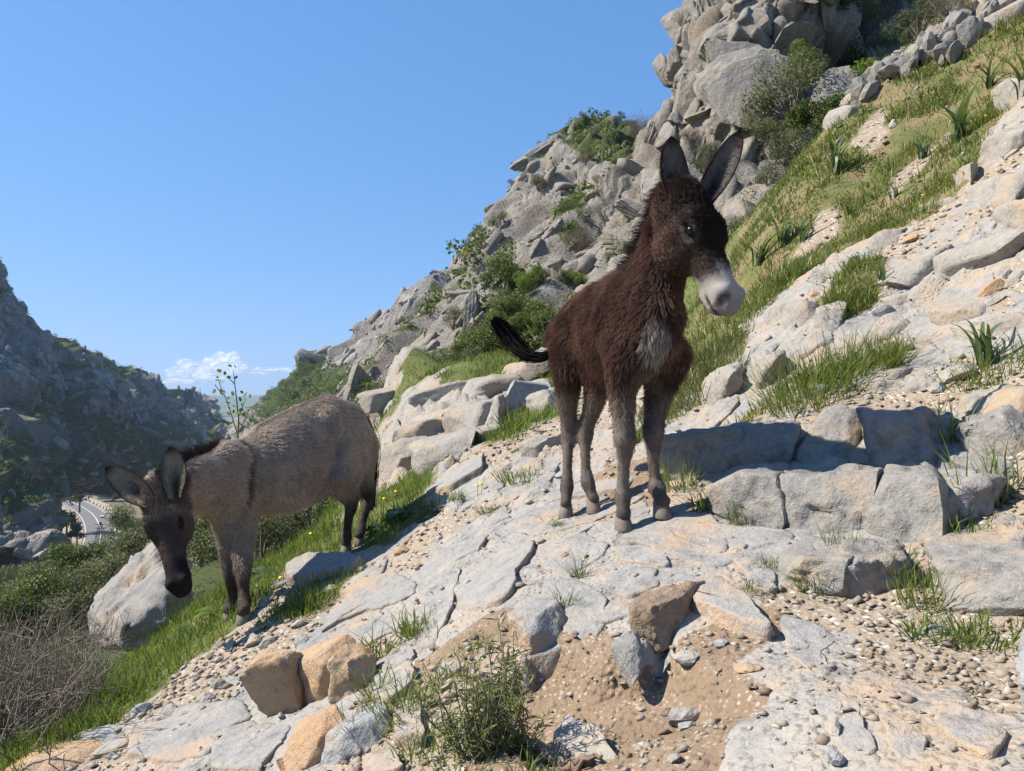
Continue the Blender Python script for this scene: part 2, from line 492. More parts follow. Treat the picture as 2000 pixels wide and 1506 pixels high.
ground = mesh_obj('ground', np.stack([gx, gy, gz2], -1).reshape(-1, 3), grid_faces(NR, NC), GROUND_MAT,
                  attrs={'cover_' + t: cw[t].ravel() for t in 'rosgh'}, smooth=True)
tag(ground, 'stony mountain path of pale bedrock, brown earth and gravel', 'ground', kind='structure')

def relief_z(x, y):
    """height of the finished ground sheet (with its relief) at a point"""
    d = np.clip(y, .3, 14); r = np.log(d / .3) / np.log(14 / .3) * (NR - 1)
    t = x / (d + .35); s = np.sign(t) * (np.abs(t) * 1.9 ** .25) ** (1 / 1.25)
    cidx = (s + 1.9) / 3.8 * (NC - 1)
    r0 = np.clip(np.floor(r).astype(int), 0, NR - 2); c0 = np.clip(np.floor(cidx).astype(int), 0, NC - 2)
    fr = np.clip(r - r0, 0, 1); fc = np.clip(cidx - c0, 0, 1)
    return gz2[r0, c0] * (1 - fr) * (1 - fc) + gz2[r0 + 1, c0] * fr * (1 - fc) + gz2[r0, c0 + 1] * (1 - fr) * fc + gz2[r0 + 1, c0 + 1] * fr * fc

# ------------------------------------------------------------------ lofted slopes of the gorge
def resample(poly, n):
    poly = np.array(poly, float)
    s = np.r_[0, np.cumsum(np.linalg.norm(np.diff(poly[:, :2], axis=0), axis=1))]
    t = np.linspace(0, s[-1], n)
    return np.stack([np.interp(t, s, poly[:, 0]), np.interp(t, s, poly[:, 1]), np.exp(np.interp(t, s, np.log(poly[:, 2])))], -1)

def loft(curves, nu, nv):
    rows = np.array([resample(c, nu) for c in curves])
    pts = np.stack([(rows[..., 0] - 1000) / F * rows[..., 2], rows[..., 2], (HZ - rows[..., 1]) / F * rows[..., 2]], -1)
    k = len(pts)
    tt = np.linspace(0, k - 1, nv)
    # catmull-rom across the curves
    out = []
    for t in tt:
        i = min(int(t), k - 2); f = t - i
        p0 = pts[max(i - 1, 0)]; p1 = pts[i]; p2 = pts[i + 1]; p3 = pts[min(i + 2, k - 1)]
        cr = .5 * ((2 * p1) + (-p0 + p2) * f + (2 * p0 - 5 * p1 + 4 * p2 - p3) * f * f + (-p0 + 3 * p1 - 3 * p2 + p3) * f ** 3)
        li = p1 * (1 - f) + p2 * f
        out.append(.6 * cr + .4 * li)
    return np.array(out)

def slope_mat(name, s, grey, pale, tan, g1, g2, bump=.6, dist=.1, tan_amount=.35):
    nb = NB(name); v = nb.pos()
    rc, n1, n2, n3 = rock_layers(nb, v, s, grey, pale, tan, tan_amount)
    gr = nb.mix(nb.noise(v, 14 * s, 3, .7), g1, g2)
    at = nb.attr('veg').outputs['Fac']
    jag = nb.math('ADD', at, nb.math('MULTIPLY', nb.math('SUBTRACT', nb.noise(v, 20 * s, 3, .7), .5), .5))
    c = nb.mix(nb.ramp(jag, [(.40, 0.), (.56, 1.)]), rc, gr)
    n4 = nb.noise(v, 38 * s, 5, .75)
    c = nb.mix(nb.math('MULTIPLY', nb.ramp(n4, [(.32, 1.), (.46, 0.)]), .42), c, (.075, .068, .06))
    sc = nb.attr('scree').outputs['Fac']
    scc = nb.mix(n3, (.17, .15, .13), (.30, .265, .225))
    c = nb.mix(sc, c, scc)
    h = nb.math('ADD', nb.math('MULTIPLY', n2, .8), nb.math('MULTIPLY', n4, .8))
    nb.color(c); nb.rough(.95); nb.bump(h, bump, dist)
    return nb.m

SLOPES = {}
def slope(name, curves, nu, nv, relief, mat, veg_bias=0., veg_scale=.1, seed=0, label=None, aniso=None, rock_pts=None, scree=None, dref=None):
    g = loft(curves, nu, nv)
    n = grid_normals(g)
    if n[..., 2].mean() < 0: n = -n
    if aniso is None: aniso = np.eye(3)
    q = g @ aniso
    disp = 0
    for sc_, amp, kind, sd in relief:
        if kind == 'crag': disp = disp + amp * crag(q * sc_, sd + seed, 1.15, .32)
        elif kind == 'strata':
            t_ = (g @ np.array([.35, .45, .82])) * sc_ + 1.3 * fbm(g * sc_ * .35, 3, sd)
            fr_ = t_ - np.floor(t_); disp = disp + amp * (sstep(.25, .6, fr_) - fr_) * (.4 + .8 * np.abs(fbm(g * sc_ * .5, 2, sd + 9)))
        elif kind == 'ridge': disp = disp + amp * fbm(q * sc_, 5, sd + seed, ridged=True)
        else: disp = disp + amp * fbm(q * sc_, 4, sd + seed)
    disp = np.broadcast_to(disp, g.shape[:2])
    fade = sstep(0, .06, np.linspace(0, 1, nu))[None]; disp = (disp - disp.mean() - (-.1 if name == 'far_ridge' else .35 if dref else .1) * disp.std()) * (.1 + .9 * fade) * (.55 + .45 * sstep(0, .08, np.linspace(0, 1, nv))[:, None])
    if name == 'cliff': disp = disp * (.35 + .65 * sstep(26.5, 22, g[..., 1]))
    if dref: disp = disp * np.clip(g[..., 1] / dref, .22, 1.3)
    g2 = g + n * disp[..., None]
    n2 = grid_normals(g2)
    if n2[..., 2].mean() < 0: n2 = -n2
    vn = fbm(g * veg_scale, 4, seed + 71)
    veg = np.clip(.5 + veg_bias + vn * 1.1 + (n2[..., 2] - n[..., 2]) * .9 - .35 * disp / (abs(disp).max() + 1e-6), 0, 1)
    px = PX(g2)
    if rock_pts is not None:          # surveyed bare rock / green places: (px, py, radius, +green or -rock)
        for (a, b, r, w) in rock_pts:
            d2 = ((px[..., 0] - a) ** 2 + (px[..., 1] - b) ** 2) / r ** 2
            veg = np.clip(veg + w * np.exp(-d2), 0, 1)
    scr = np.zeros(veg.shape)
    if scree is not None:
        for (ax, ay, bx, by, w) in scree:
            t = np.clip(((px[..., 0] - ax) * (bx - ax) + (px[..., 1] - ay) * (by - ay)) / ((bx - ax) ** 2 + (by - ay) ** 2), 0, 1)
            dd = np.hypot(px[..., 0] - ax - t * (bx - ax), px[..., 1] - ay - t * (by - ay))
            scr = np.maximum(scr, sstep(w * (1 + .8 * fbm(g * veg_scale * 4, 3, 5)), w * .4, dd))
    o = mesh_obj(name, g2.reshape(-1, 3), grid_faces(nv, nu), mat, attrs={'veg': veg.ravel(), 'scree': scr.ravel()}, smooth=False)
    tag(o, label, None, kind='structure')
    SLOPES[name] = (g2, n2, veg, px, scr)
    return o

M_CLIFF = slope_mat('cliff_rock', .45, (.19, .172, .15), (.315, .28, .237), (.29, .22, .15), (.06, .085, .025), (.15, .17, .05), 1., .10, .45)
M_MID = slope_mat('slope_rock', .22, (.21, .193, .173), (.34, .308, .268), (.29, .235, .175), (.045, .065, .02), (.115, .135, .042), 1., .18, .3)
M_FAR = slope_mat('ridge_rock', .05, (.18, .172, .168), (.32, .30, .275), (.27, .22, .17), (.035, .06, .018), (.09, .115, .035), 1., .9, .2)
M_LEFT = slope_mat('mountain_rock', .025, (.17, .158, .146), (.36, .325, .285), (.22, .17, .13), (.055, .08, .024), (.17, .18, .06), 1., 1.4, .25)

def along(v, k):
    v = unit_(v); return np.eye(3) - (1 - k) * np.outer(v, v)
def unit_(v): v = np.array(v, float); return v / np.linalg.norm(v)
an = along((-.62, -.35, -.72), .30); an2 = along((.35, .1, .9), .5)
slope('mid_slope', [
  [(735,800,62),(706,792,44),(698,790,38),(720,765,36),(770,703,40),(820,645,44),(870,568,48),(900,515,52),(930,465,54),(960,415,56),(1000,356,60),(1040,316,64),(1090,276,68),(1140,254,70),(1200,250,68),(1270,268,60),(1400,300,50)],
  [(740,830,46),(712,816,30),(704,814,25),(735,795,24),(800,740,25),(880,680,27),(950,610,30),(1000,535,33),(1050,460,36),(1110,395,39),(1180,345,41),(1260,325,38),(1400,350,32)],
  [(745,855,36),(718,840,19),(712,838,16),(760,800,15),(850,762,15.5),(910,730,16),(980,690,17),(1050,630,18),(1100,590,19),(1180,530,20),(1250,470,21),(1330,430,20),(1450,450,19)],
  [(750,890,29),(722,874,14),(718,872,12),(850,810,12),(950,770,12.5),(1050,720,13),(1150,680,13.5),(1250,640,14),(1350,590,14),(1500,560,14)],
  [(750,1010,25),(710,1002,11),(700,1000,9.5),(850,930,9.5),(950,890,10),(1050,850,10.2),(1150,820,10.4),(1250,800,10.4),(1350,760,10.4),(1500,720,10.4)]],
  480, 420, [(.10, 2.4, 'fbm', 1), (.22, 1.3, 'ridge', 2), (.30, 1.0, 'crag', 6), (.8, .35, 'ridge', 3), (.9, .22, 'crag', 4), (.6, .45, 'strata', 5)], M_MID, .05, .12, 3,
  'pale limestone slope with green ledges rising behind the brown donkey', an,
  [(1210,300,55,.9),(1130,330,35,-.9),(1060,400,40,-.8),(1150,420,40,.4),(1110,470,45,.5),(1180,390,30,-.6),(1050,480,40,-.7),(960,690,60,.9),(1040,660,50,.9),(1000,600,70,.5),(1120,530,40,-.6),(880,650,40,-.7),(820,720,50,-.8),(900,740,40,.5),(760,760,40,-.5),(930,580,50,-.3),(1200,430,60,-.7),(1000,420,50,-.8),(1150,265,60,.7),(1230,450,60,-.6),(940,700,40,.4)], dref=36)
slope('cliff', [
  [(1470,-120,40),(1395,-120,31),(1390,-110,27),(1460,-110,22),(1560,-110,21),(1640,-110,23),(1700,-110,28),(1760,-100,36)],
  [(1450,-40,40),(1370,-40,31),(1362,-30,27),(1450,-40,21.5),(1560,-40,20.5),(1640,-40,22.5),(1690,-40,27),(1760,-40,36)],
  [(1430,70,40),(1338,70,31),(1326,70,27),(1400,60,20.5),(1520,60,19.5),(1620,60,21),(1670,60,26),(1740,60,34)],
  [(1420,130,40),(1310,130,31),(1298,130,27),(1370,130,20),(1500,130,18.5),(1600,130,20),(1650,130,24),(1730,130,32)],
  [(1420,195,40),(1318,190,30),(1306,190,26),(1365,200,19.5),(1480,200,17.5),(1580,200,18.5),(1640,210,21),(1720,210,29)],
  [(1400,270,38),(1280,265,29),(1268,265,25),(1340,270,19),(1450,270,16.5),(1550,270,16.3),(1620,270,18),(1700,280,25)],
  [(1360,350,33),(1245,345,26),(1232,345,23),(1320,350,17.5),(1420,350,15),(1500,350,14.3),(1590,350,15),(1680,350,20)],
  [(1340,460,27),(1210,465,21),(1196,465,19),(1300,450,15.5),(1400,450,13.5),(1480,450,12.6),(1580,450,12.6),(1660,450,15)],
  [(1320,600,22),(1190,600,17),(1180,600,16),(1290,590,13),(1400,580,11.5),(1500,570,11),(1580,570,11),(1660,570,12)],
  [(1320,820,16),(1190,820,12.5),(1180,820,12),(1290,800,11),(1400,780,10.4),(1500,730,10.4),(1580,660,10.6),(1660,620,11.5)]],
  330, 330, [(.16, .9, 'fbm', 11), (.34, .7, 'ridge', 16), (.40, .7, 'crag', 12), (1.1, .3, 'crag', 13), (1.6, .16, 'ridge', 17), (2.7, .09, 'crag', 14)], M_CLIFF, -.42, .2, 9,
  'craggy limestone cliff standing behind the ears of the brown donkey', an2,
  [(1650,330,90,.6),(1490,500,80,.8),(1440,560,60,.8),(1280,540,40,.3)], dref=20)
slope('gully_slope', [
  [(1560,-200,60),(1700,-200,55),(1850,-260,48),(2000,-300,40),(2300,-400,32)],
  [(1580,-60,42),(1700,-70,38),(1850,-120,32),(2000,-170,26),(2300,-260,20)],
  [(1600,80,30),(1700,70,26),(1800,50,23),(1920,-20,19),(2200,-120,14)],
  [(1600,260,20),(1700,200,17.5),(1800,120,16),(1950,20,14),(2200,-60,12)],
  [(1560,420,15),(1700,320,14),(1800,240,13.2),(1950,120,12.2),(2200,40,10.5)]],
  220, 200, [(.2, .8, 'fbm', 21), (.6, .4, 'crag', 22), (2.2, .12, 'crag', 23)], M_CLIFF, .28, .25, 19,
  'green gully slope between the cliff and the near hillside')
slope('far_ridge', [
  [(440,835,470),(480,815,450),(520,777,420),(560,747,390),(600,724,360),(650,699,330),(700,671,290),(740,642,255),(770,612,235),(800,574,220),(830,550,210),(860,556,205),(900,560,200),(960,560,195),(1040,560,190)],
  [(460,870,340),(500,850,300),(560,800,260),(620,762,220),(680,725,180),(740,692,150),(800,642,130),(850,612,120),(920,590,112),(1040,580,108)],
  [(500,920,170),(560,880,140),(640,830,105),(700,800,82),(750,770,72),(810,720,66),(880,650,62),(950,600,60),(1040,590,60)]],
  330, 220, [(.02, 9, 'fbm', 31), (.05, 6, 'ridge', 36), (.06, 4, 'crag', 32), (.14, 3.0, 'ridge', 33), (.3, 1.3, 'crag', 34), (.07, 5, 'strata', 35)], M_FAR, -.05, .02, 29,
  'bluish rocky ridge stepping down towards the valley behind the grey donkey', an,
  [(620,740,60,.7),(560,780,60,.8),(820,570,30,-.6),(760,640,50,-.6),(700,700,50,-.4),(850,560,14,.9)], dref=230)
slope('left_mountain', [
  [(-500,150,420),(-150,390,340),(0,523,390),(30,560,400),(60,600,410),(110,640,430),(150,667,450),(200,697,480),(260,732,520),(330,766,570),(365,777,610),(395,775,640),(413,792,640),(434,818,620),(450,840,640)],
  [(-500,550,300),(-150,690,260),(0,730,310),(60,752,330),(120,776,350),(180,792,380),(250,815,430),(330,830,490),(400,835,550),(434,842,570),(450,850,580)],
  [(-500,800,240),(-150,850,210),(0,870,250),(60,890,280),(130,900,330),(200,900,390),(280,880,450),(360,866,510),(434,856,550),(455,856,560)],
  [(-500,1100,200),(-150,1010,190),(0,980,240),(80,975,290),(140,972,350),(200,960,420),(300,925,490),(380,900,540),(440,870,570),(460,862,575)]],
  420, 260, [(.010, 12, 'ridge', 41), (.022, 11, 'crag', 42), (.06, 8, 'crag', 43), (.16, 3.4, 'crag', 44), (.04, 8, 'strata', 45)], M_LEFT, .32, .012, 39,
  'shaded mountainside with scree chutes on the far side of the gorge', np.array([[1, 0, .2], [0, 1, .2], [.2, .1, .55]]),
  [(60,650,70,-.5),(20,700,60,-.5),(130,760,60,-.25),(280,790,50,-.3),(400,790,30,-.5),(80,800,70,.3),(300,860,80,.3),(200,850,60,.2)],
  [(0,790,120,880,14),(150,830,215,900,7),(270,830,350,870,6),(60,815,140,860,6),(215,890,240,910,8)])
slope('left_spur', [
  [(-500,700,170),(-190,790,175),(-45,850,190),(5,880,200),(45,920,205),(75,960,210),(95,1000,210),(112,1060,210),(122,1120,210)],
  [(-500,900,130),(-190,930,135),(-45,960,145),(5,990,150),(45,1020,155),(75,1050,158),(95,1090,160),(115,1150,160)],
  [(-500,1300,90),(-150,1180,90),(0,1150,100),(60,1150,105),(120,1160,110),(160,1190,115)]],
  220, 170, [(.02, 8, 'fbm', 51), (.045, 7, 'crag', 52), (.12, 3.0, 'crag', 53), (.35, 1.1, 'crag', 54)], M_LEFT, -.1, .03, 49,
  'dark shaded rock spur dropping to the road bend', None, [(30,960,60,.5),(60,1040,50,-.5),(20,880,40,.5)])
_vs = [(-9, 2.5), (-7, 3.6), (-5, 4.4), (-3.7, 5.0), (-3.0, 6.0), (-2.6, 7.5), (-2.3, 9.5), (-1.9, 11.5), (-1.2, 13.2)]
_vs = [np.array([x, y, float(ground_z(x, y)) - .25]) for x, y in _vs]
VS_TOP = [(*PX(p), p[1]) for p in _vs]
slope('valley_side', [
  VS_TOP,
  [(-500,1450,12),(-200,1320,12),(100,1210,14),(300,1120,16),(450,1020,18),(560,950,20),(700,860,22)],
  [(-500,1260,32),(-200,1190,35),(100,1150,40),(250,1095,45),(400,1000,50),(520,915,55),(640,850,60)],
  [(-500,1170,90),(-100,1130,110),(130,1125,130),(255,1085,150),(380,965,170),(480,892,180),(560,836,190)],
  [(-500,1110,260),(0,1105,270),(190,1100,290),(262,1065,330),(330,950,360),(420,885,380),(500,840,400)]],
  260, 260, [(.05, 1.2, 'fbm', 61), (.3, .5, 'crag', 62)], M_MID, .35, .1, 59,
  'bushy slope falling from the path into the valley', dref=25)

# valley floor to the horizon, distant hills
nb = NB('valley_floor'); v = nb.pos()
c = nb.mix(nb.noise(v, .02, 5, .6), (.09, .10, .05), (.24, .20, .15))
nb.color(c); nb.rough(.95)
gxv, gyv = np.meshgrid(np.linspace(-20000, 20000, 60), np.linspace(-15000, 30000, 60))
vf = mesh_obj('valley_floor', np.stack([gxv, gyv, np.full(gxv.shape, -72.)], -1).reshape(-1, 3), grid_faces(60, 60), nb.m)
tag(vf, 'valley floor beside the bending road', kind='structure')
slope('distant_hills', [
  [(-3000,720,5200),(-1500,740,5400),(0,752,5400),(380,772,5600),(430,775,5600),(480,776,5600),(520,774,5600),(620,768,5600),(1500,730,5200),(4000,690,5000)],
  [(-3000,760,4000),(0,778,4000),(430,792,4000),(520,793,4000),(1500,770,4000),(4000,760,4000)],
  [(-3000,808,3000),(0,808,3000),(430,812,3000),(520,812,3000),(1500,808,3000),(4000,808,3000)]],
  200, 60, [(.0008, 60, 'fbm', 81), (.003, 25, 'fbm', 82)], M_LEFT, .3, .001, 79, 'pale blue hills on the horizon at the end of the gorge')
# ------------------------------------------------------------------ animals: one continuous skin grown from limb sections
class Flesh:
    def __init__(self, lo, hi, h):
        self.lo = np.array(lo, float); self.h = h
        self.n = np.ceil((np.array(hi) - self.lo) / h).astype(int) + 1
        self.f = np.full(self.n, 1.0, np.float32)
    def box(self, lo, hi):
        a = np.clip(((np.array(lo) - self.lo) / self.h).astype(int), 0, self.n - 1)
        b = np.clip(((np.array(hi) - self.lo) / self.h).astype(int) + 2, 1, self.n)
        sl = tuple(slice(i, j) for i, j in zip(a, b))
        ax = [self.lo[k] + self.h * np.arange(a[k], b[k]) for k in range(3)]
        return sl, np.stack(np.meshgrid(*ax, indexing='ij'), -1)
    def chain(self, pts, k=.035, up=(0, 0, 1), sub=False):
        """pts: (xyz, ru, rv): ru along the given side vector, rv along up"""
        c = np.array([p[0] for p in pts], float)
        rad = np.array([[p[1], p[2]] for p in pts], float)
        m = rad.max() + .09
        sl, g = self.box(c.min(0) - m, c.max(0) + m)
        best = np.full(g.shape[:-1], 9.0)
        for i in range(len(c) - 1):
            A, B = c[i], c[i + 1]
            ab = B - A; L2 = ab @ ab; d = ab / math.sqrt(L2)
            u_ = np.array(up if not callable(up) else up(i), float)
            V = u_ - d * (u_ @ d); V /= np.linalg.norm(V); U = np.cross(d, V)
            w = g - A
            t = np.clip((w @ ab) / L2, 0, 1)
            w = w - t[..., None] * ab
            ru = rad[i, 0] * (1 - t) + rad[i + 1, 0] * t; rv = rad[i, 1] * (1 - t) + rad[i + 1, 1] * t
            rm = np.minimum(ru, rv)
            kk = np.sqrt((w @ U / ru) ** 2 + (w @ V / rv) ** 2 + (w @ d / rm) ** 2)
            best = np.minimum(best, (kk - 1) * rm)
        f = self.f[sl]
        if sub:
            hh = np.clip(.5 - .5 * (f + best) / k, 0, 1)
            self.f[sl] = f * (1 - hh) + (-best) * hh + k * hh * (1 - hh)
        else:
            hh = np.clip(.5 + .5 * (f - best) / k, 0, 1)
            self.f[sl] = f * (1 - hh) + best * hh - k * hh * (1 - hh)
    def mesh(self, smooth=2):
        f = self.f; n = f.shape
        s = f < 0
        cnt = np.zeros(np.array(n) - 1, np.int32); acc = np.zeros((*(np.array(n) - 1), 3))
        quads = []
        I = np.indices(np.array(n) - 1).transpose(1, 2, 3, 0).astype(float)
        corners = [(i, j, k) for i in (0, 1) for j in (0, 1) for k in (0, 1)]
        def cut(c): return tuple(slice(c[q], n[q] - 1 + c[q]) for q in range(3))
        for a in corners:
            for ax in range(3):
                if a[ax]: continue
                b = list(a); b[ax] = 1
                fa, fb = f[cut(a)], f[cut(b)]
                x = (fa < 0) != (fb < 0)
                t = np.where(x, fa / np.where(x, fa - fb, 1), 0)
                p = np.array(a, float) + 0 * I
                p[..., ax] += t
                acc += np.where(x[..., None], p, 0); cnt += x
        on = cnt > 0
        idx = np.full(on.shape, -1, np.int64); idx[on] = np.arange(on.sum())
        V = (I[on] + acc[on] / cnt[on][:, None]) * self.h + self.lo
        for ax in range(3):
            o1, o2 = [(1, 2), (2, 0), (0, 1)][ax]
            sa = [slice(None)] * 3; sb = [slice(None)] * 3
            sa[ax] = slice(0, n[ax] - 1); sb[ax] = slice(1, n[ax])
            x = s[tuple(sa)] != s[tuple(sb)]
            e = np.argwhere(x)
            ok = (e[:, o1] > 0) & (e[:, o2] > 0) & (e[:, o1] < n[o1] - 1) & (e[:, o2] < n[o2] - 1)
            e = e[ok]
            def cell(d1, d2):
                q = e.copy(); q[:, o1] -= d1; q[:, o2] -= d2
                return idx[q[:, 0], q[:, 1], q[:, 2]]
            qd = np.stack([cell(1, 1), cell(0, 1), cell(0, 0), cell(1, 0)], -1)
            flip = s[tuple(e.T)]
            qd[~flip] = qd[~flip][:, ::-1]
            quads.append(qd)
        Q = np.concatenate(quads)
        Q = Q[(Q >= 0).all(1)]
        E = np.concatenate([Q[:, [0, 1]], Q[:, [1, 2]], Q[:, [2, 3]], Q[:, [3, 0]]])
        deg = np.bincount(E.ravel(), minlength=len(V)).astype(float)
        for _ in range(smooth):
            S = np.zeros_like(V)
            for k in range(3):
                S[:, k] = np.bincount(E[:, 0], V[E[:, 1], k], len(V)) + np.bincount(E[:, 1], V[E[:, 0], k], len(V))
            V = V * .45 + .55 * S / np.maximum(deg, 1)[:, None]
        return V, Q

def unit(v): v = np.asarray(v, float); return v / np.linalg.norm(v)

def coat_mat(name, sheen=.12):
    nb = NB(name)
    c = nb.attr('col').outputs['Color']
    nb.color(c); nb.rough(.75); nb.b.inputs['Specular IOR Level'].default_value = .15
    return nb.m
def hair_mat(name):
    nb = NB(name)
    c = nb.attr('col').outputs['Color']
    d = nb.n('ShaderNodeBsdfDiffuse'); nb.link(c, d.inputs[0])
    hr = nb.n('ShaderNodeBsdfHair'); hr.component = 'Reflection'
    hr.inputs['RoughnessU'].default_value = .35; hr.inputs['RoughnessV'].default_value = .8
    nb.link(nb.mix(.05, c, (.5, .42, .36)), hr.inputs[0])
    ms = nb.n('ShaderNodeMixShader'); ms.inputs[0].default_value = .22
    nb.link(d.outputs[0], ms.inputs[1]); nb.link(hr.outputs[0], ms.inputs[2]); nb.link(ms.outputs[0], nb.out.inputs[0])
    return nb.m
M_COAT = coat_mat('donkey_skin'); M_HAIR = hair_mat('donkey_hair')
nb = NB('hoof_horn'); v = nb.pos()
nb.color(nb.mix(nb.noise(nb.scale(v, (30, 30, 160)), 1, 4), (.10, .083, .066), (.235, .195, .155))); nb.rough(.7); nb.bump(nb.noise(nb.scale(v, (20, 20, 220)), 1, 3), .3, .003)
M_HOOF = nb.m
nb = NB('eye_dark'); nb.color((.008, .006, .005)); nb.rough(.12); nb.b.inputs['Specular IOR Level'].default_value = .12; M_EYE = nb.m

def strands(name, parent, pts, rad, col):
    """hair: pts (n, k, 3), rad (n, k), col (n, 3) or (n, k, 3)"""
    n, k, _ = pts.shape
    hc = bpy.data.hair_curves.new(name)
    hc.add_curves([k] * n)
    hc.attributes['position'].data.foreach_set('vector', np.ascontiguousarray(pts, np.float32).ravel())
    ra = hc.attributes.get('radius') or hc.attributes.new('radius', 'FLOAT', 'POINT')
    ra.data.foreach_set('value', np.ascontiguousarray(np.broadcast_to(rad, (n, k)), np.float32).ravel())
    if col.ndim == 2: col = np.repeat(col[:, None], k, 1)
    ca = hc.attributes.new('col', 'FLOAT_COLOR', 'POINT')
    ca.data.foreach_set('color', np.concatenate([col, np.ones((n, k, 1))], -1).astype(np.float32).ravel())
    hc.materials.append(M_HAIR)
    o = bpy.data.objects.new(name, hc); COL.objects.link(o); o.parent = parent
    return o

def sample_faces(V, Q, n, rng, weight=None):
    a = V[Q[:, 0]]; b = V[Q[:, 1]]; c = V[Q[:, 2]]; d = V[Q[:, 3]]
    nr = np.cross(c - a, d - b); ar = np.linalg.norm(nr, axis=1); N = nr / (ar[:, None] + 1e-12)
    w = ar if weight is None else ar * weight
    f = rng.choice(len(Q), n, p=w / w.sum())
    u = rng.random((n, 1)); v = rng.random((n, 1))
    p = (a[f] * (1 - u) + b[f] * u) * (1 - v) + (d[f] * (1 - u) + c[f] * u) * v
    return p, N[f], f

def grow_fur(name, parent, p, N, flow, length, col, rng, lift=.35, clump=.016, k=5, width=.0009, tipcol=None, cl_=.30):
    n = len(p)
    T = flow - N * (flow * N).sum(-1, keepdims=True)
    T /= np.linalg.norm(T, axis=-1, keepdims=True) + 1e-9
    T = T + .22 * rng.normal(size=T.shape) + .45 * np.stack([vnoise(p * 16, s) for s in (5, 6, 7)], -1)
    L = length * (.65 + .6 * rng.random(n)) * (1 + .35 * vnoise(p * 22, 12))
    tip = p + (T * (1 - lift) + N * (lift + .25 * rng.random((n, 1)))) * L[:, None]
    if clump:
        cell = np.floor(p / clump).astype(np.int64)
        key = hash3(cell[:, 0], cell[:, 1], cell[:, 2], 3)
        _, inv = np.unique(key, return_inverse=True)
        cnt = np.bincount(inv).astype(float)
        mean = np.stack([np.bincount(inv, tip[:, j]) / cnt for j in range(3)], -1)
        tip = tip + (mean[inv] - tip) * (cl_ + .30 * rng.random((n, 1)))
    s = np.linspace(0, 1, k)[None, :, None]
    mid = p + (T * (1 - lift) * .35 + N * (lift + .5) * .62) * (L * .55)[:, None]
    pts = (1 - s) ** 2 * (p - N * .002)[:, None] + 2 * s * (1 - s) * mid[:, None] + s ** 2 * tip[:, None]
    rad = width * np.clip(length / .022, .45, 1)[:, None] * (1 - .85 * s[..., 0] ** 1.5) * (.7 + .6 * rng.random((n, 1)))
    tc = col if tipcol is None else tipcol
    cc = col[:, None] * (1 - s) * .9 + tc[:, None] * s
    cc = cc * (.8 + .4 * rng.random((n, 1, 1)))
    return strands(name, parent, pts, rad, cc)

def make_ear(parent, base, tip, face, width, rng, dark, inner, rim, name='ear'):
    """cupped leaf-shaped ear with thickness; face = direction the opening looks to"""
    base = np.array(base); tip = np.array(tip)
    ax = tip - base; L = np.linalg.norm(ax); ax /= L
    fc = unit(np.array(face) - ax * (np.array(face) @ ax)); sd = np.cross(ax, fc)
    nu, nv = 17, 22
    s = np.linspace(0, 1, nv); u = np.linspace(-1, 1, nu)
    prof = np.interp(s, [0, .08, .25, .45, .65, .82, .93, 1], [.50, .62, .90, 1., .93, .74, .48, .06]) * width
    cup = np.interp(s, [0, .2, .5, 1], [1.25, 1.0, .75, .35])
    S, U = np.meshgrid(s, u, indexing='ij')
    ang = U * cup[:, None] * 1.35
    w = prof[:, None]
    fr = base + ax * (S * L)[..., None] + sd * (w * np.sin(ang) / np.sin(np.minimum(cup * 1.35, 1.5))[:, None])[..., None] + fc * (w * (1 - np.cos(ang)) * .95 - .25 * w)[..., None]
    fr = fr + fc * (-.05 * L * np.sin(S * math.pi))[..., None]
    th = .009 * (1 - .5 * S) * (1 - .55 * np.abs(U) ** 3)
    bk = fr - (fc * np.cos(ang)[..., None] - sd * np.sin(ang)[..., None]) * th[..., None]
    V = np.concatenate([fr.reshape(-1, 3), bk.reshape(-1, 3)])
    Qf = grid_faces(nv, nu); Qb = Qf[:, ::-1] + nv * nu
    e = []
    for j in range(nv - 1):
        e.append([j * nu, (j + 1) * nu, (j + 1) * nu + nv * nu, j * nu + nv * nu])
        e.append([j * nu + nu - 1, j * nu + nu - 1 + nv * nu, (j + 1) * nu + nu - 1 + nv * nu, (j + 1) * nu + nu - 1])
    Q = np.concatenate([Qf, Qb, np.array(e)])
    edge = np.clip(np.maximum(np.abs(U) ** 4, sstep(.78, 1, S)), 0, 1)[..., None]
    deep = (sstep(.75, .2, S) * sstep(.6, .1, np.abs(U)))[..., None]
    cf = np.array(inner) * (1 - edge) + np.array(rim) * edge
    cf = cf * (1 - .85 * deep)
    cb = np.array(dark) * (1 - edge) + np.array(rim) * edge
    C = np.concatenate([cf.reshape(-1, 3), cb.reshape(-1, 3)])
    o = mesh_obj(name, V, Q, M_COAT, parent, {'col': C}, True)
    # fringe of hair
    p, N, f = sample_faces(V, Q, 2600, rng)
    ci = C[Q[f, 0]]
    inside = f < len(Qf)
    fl = np.where(inside[:, None], ax * .7 + fc * .5, ax)
    ln = np.where(inside, .016, .009)
    grow_fur('ear_fur', o, p, N, fl, ln, ci, rng, .3, .008, 4, .0006)
    return o

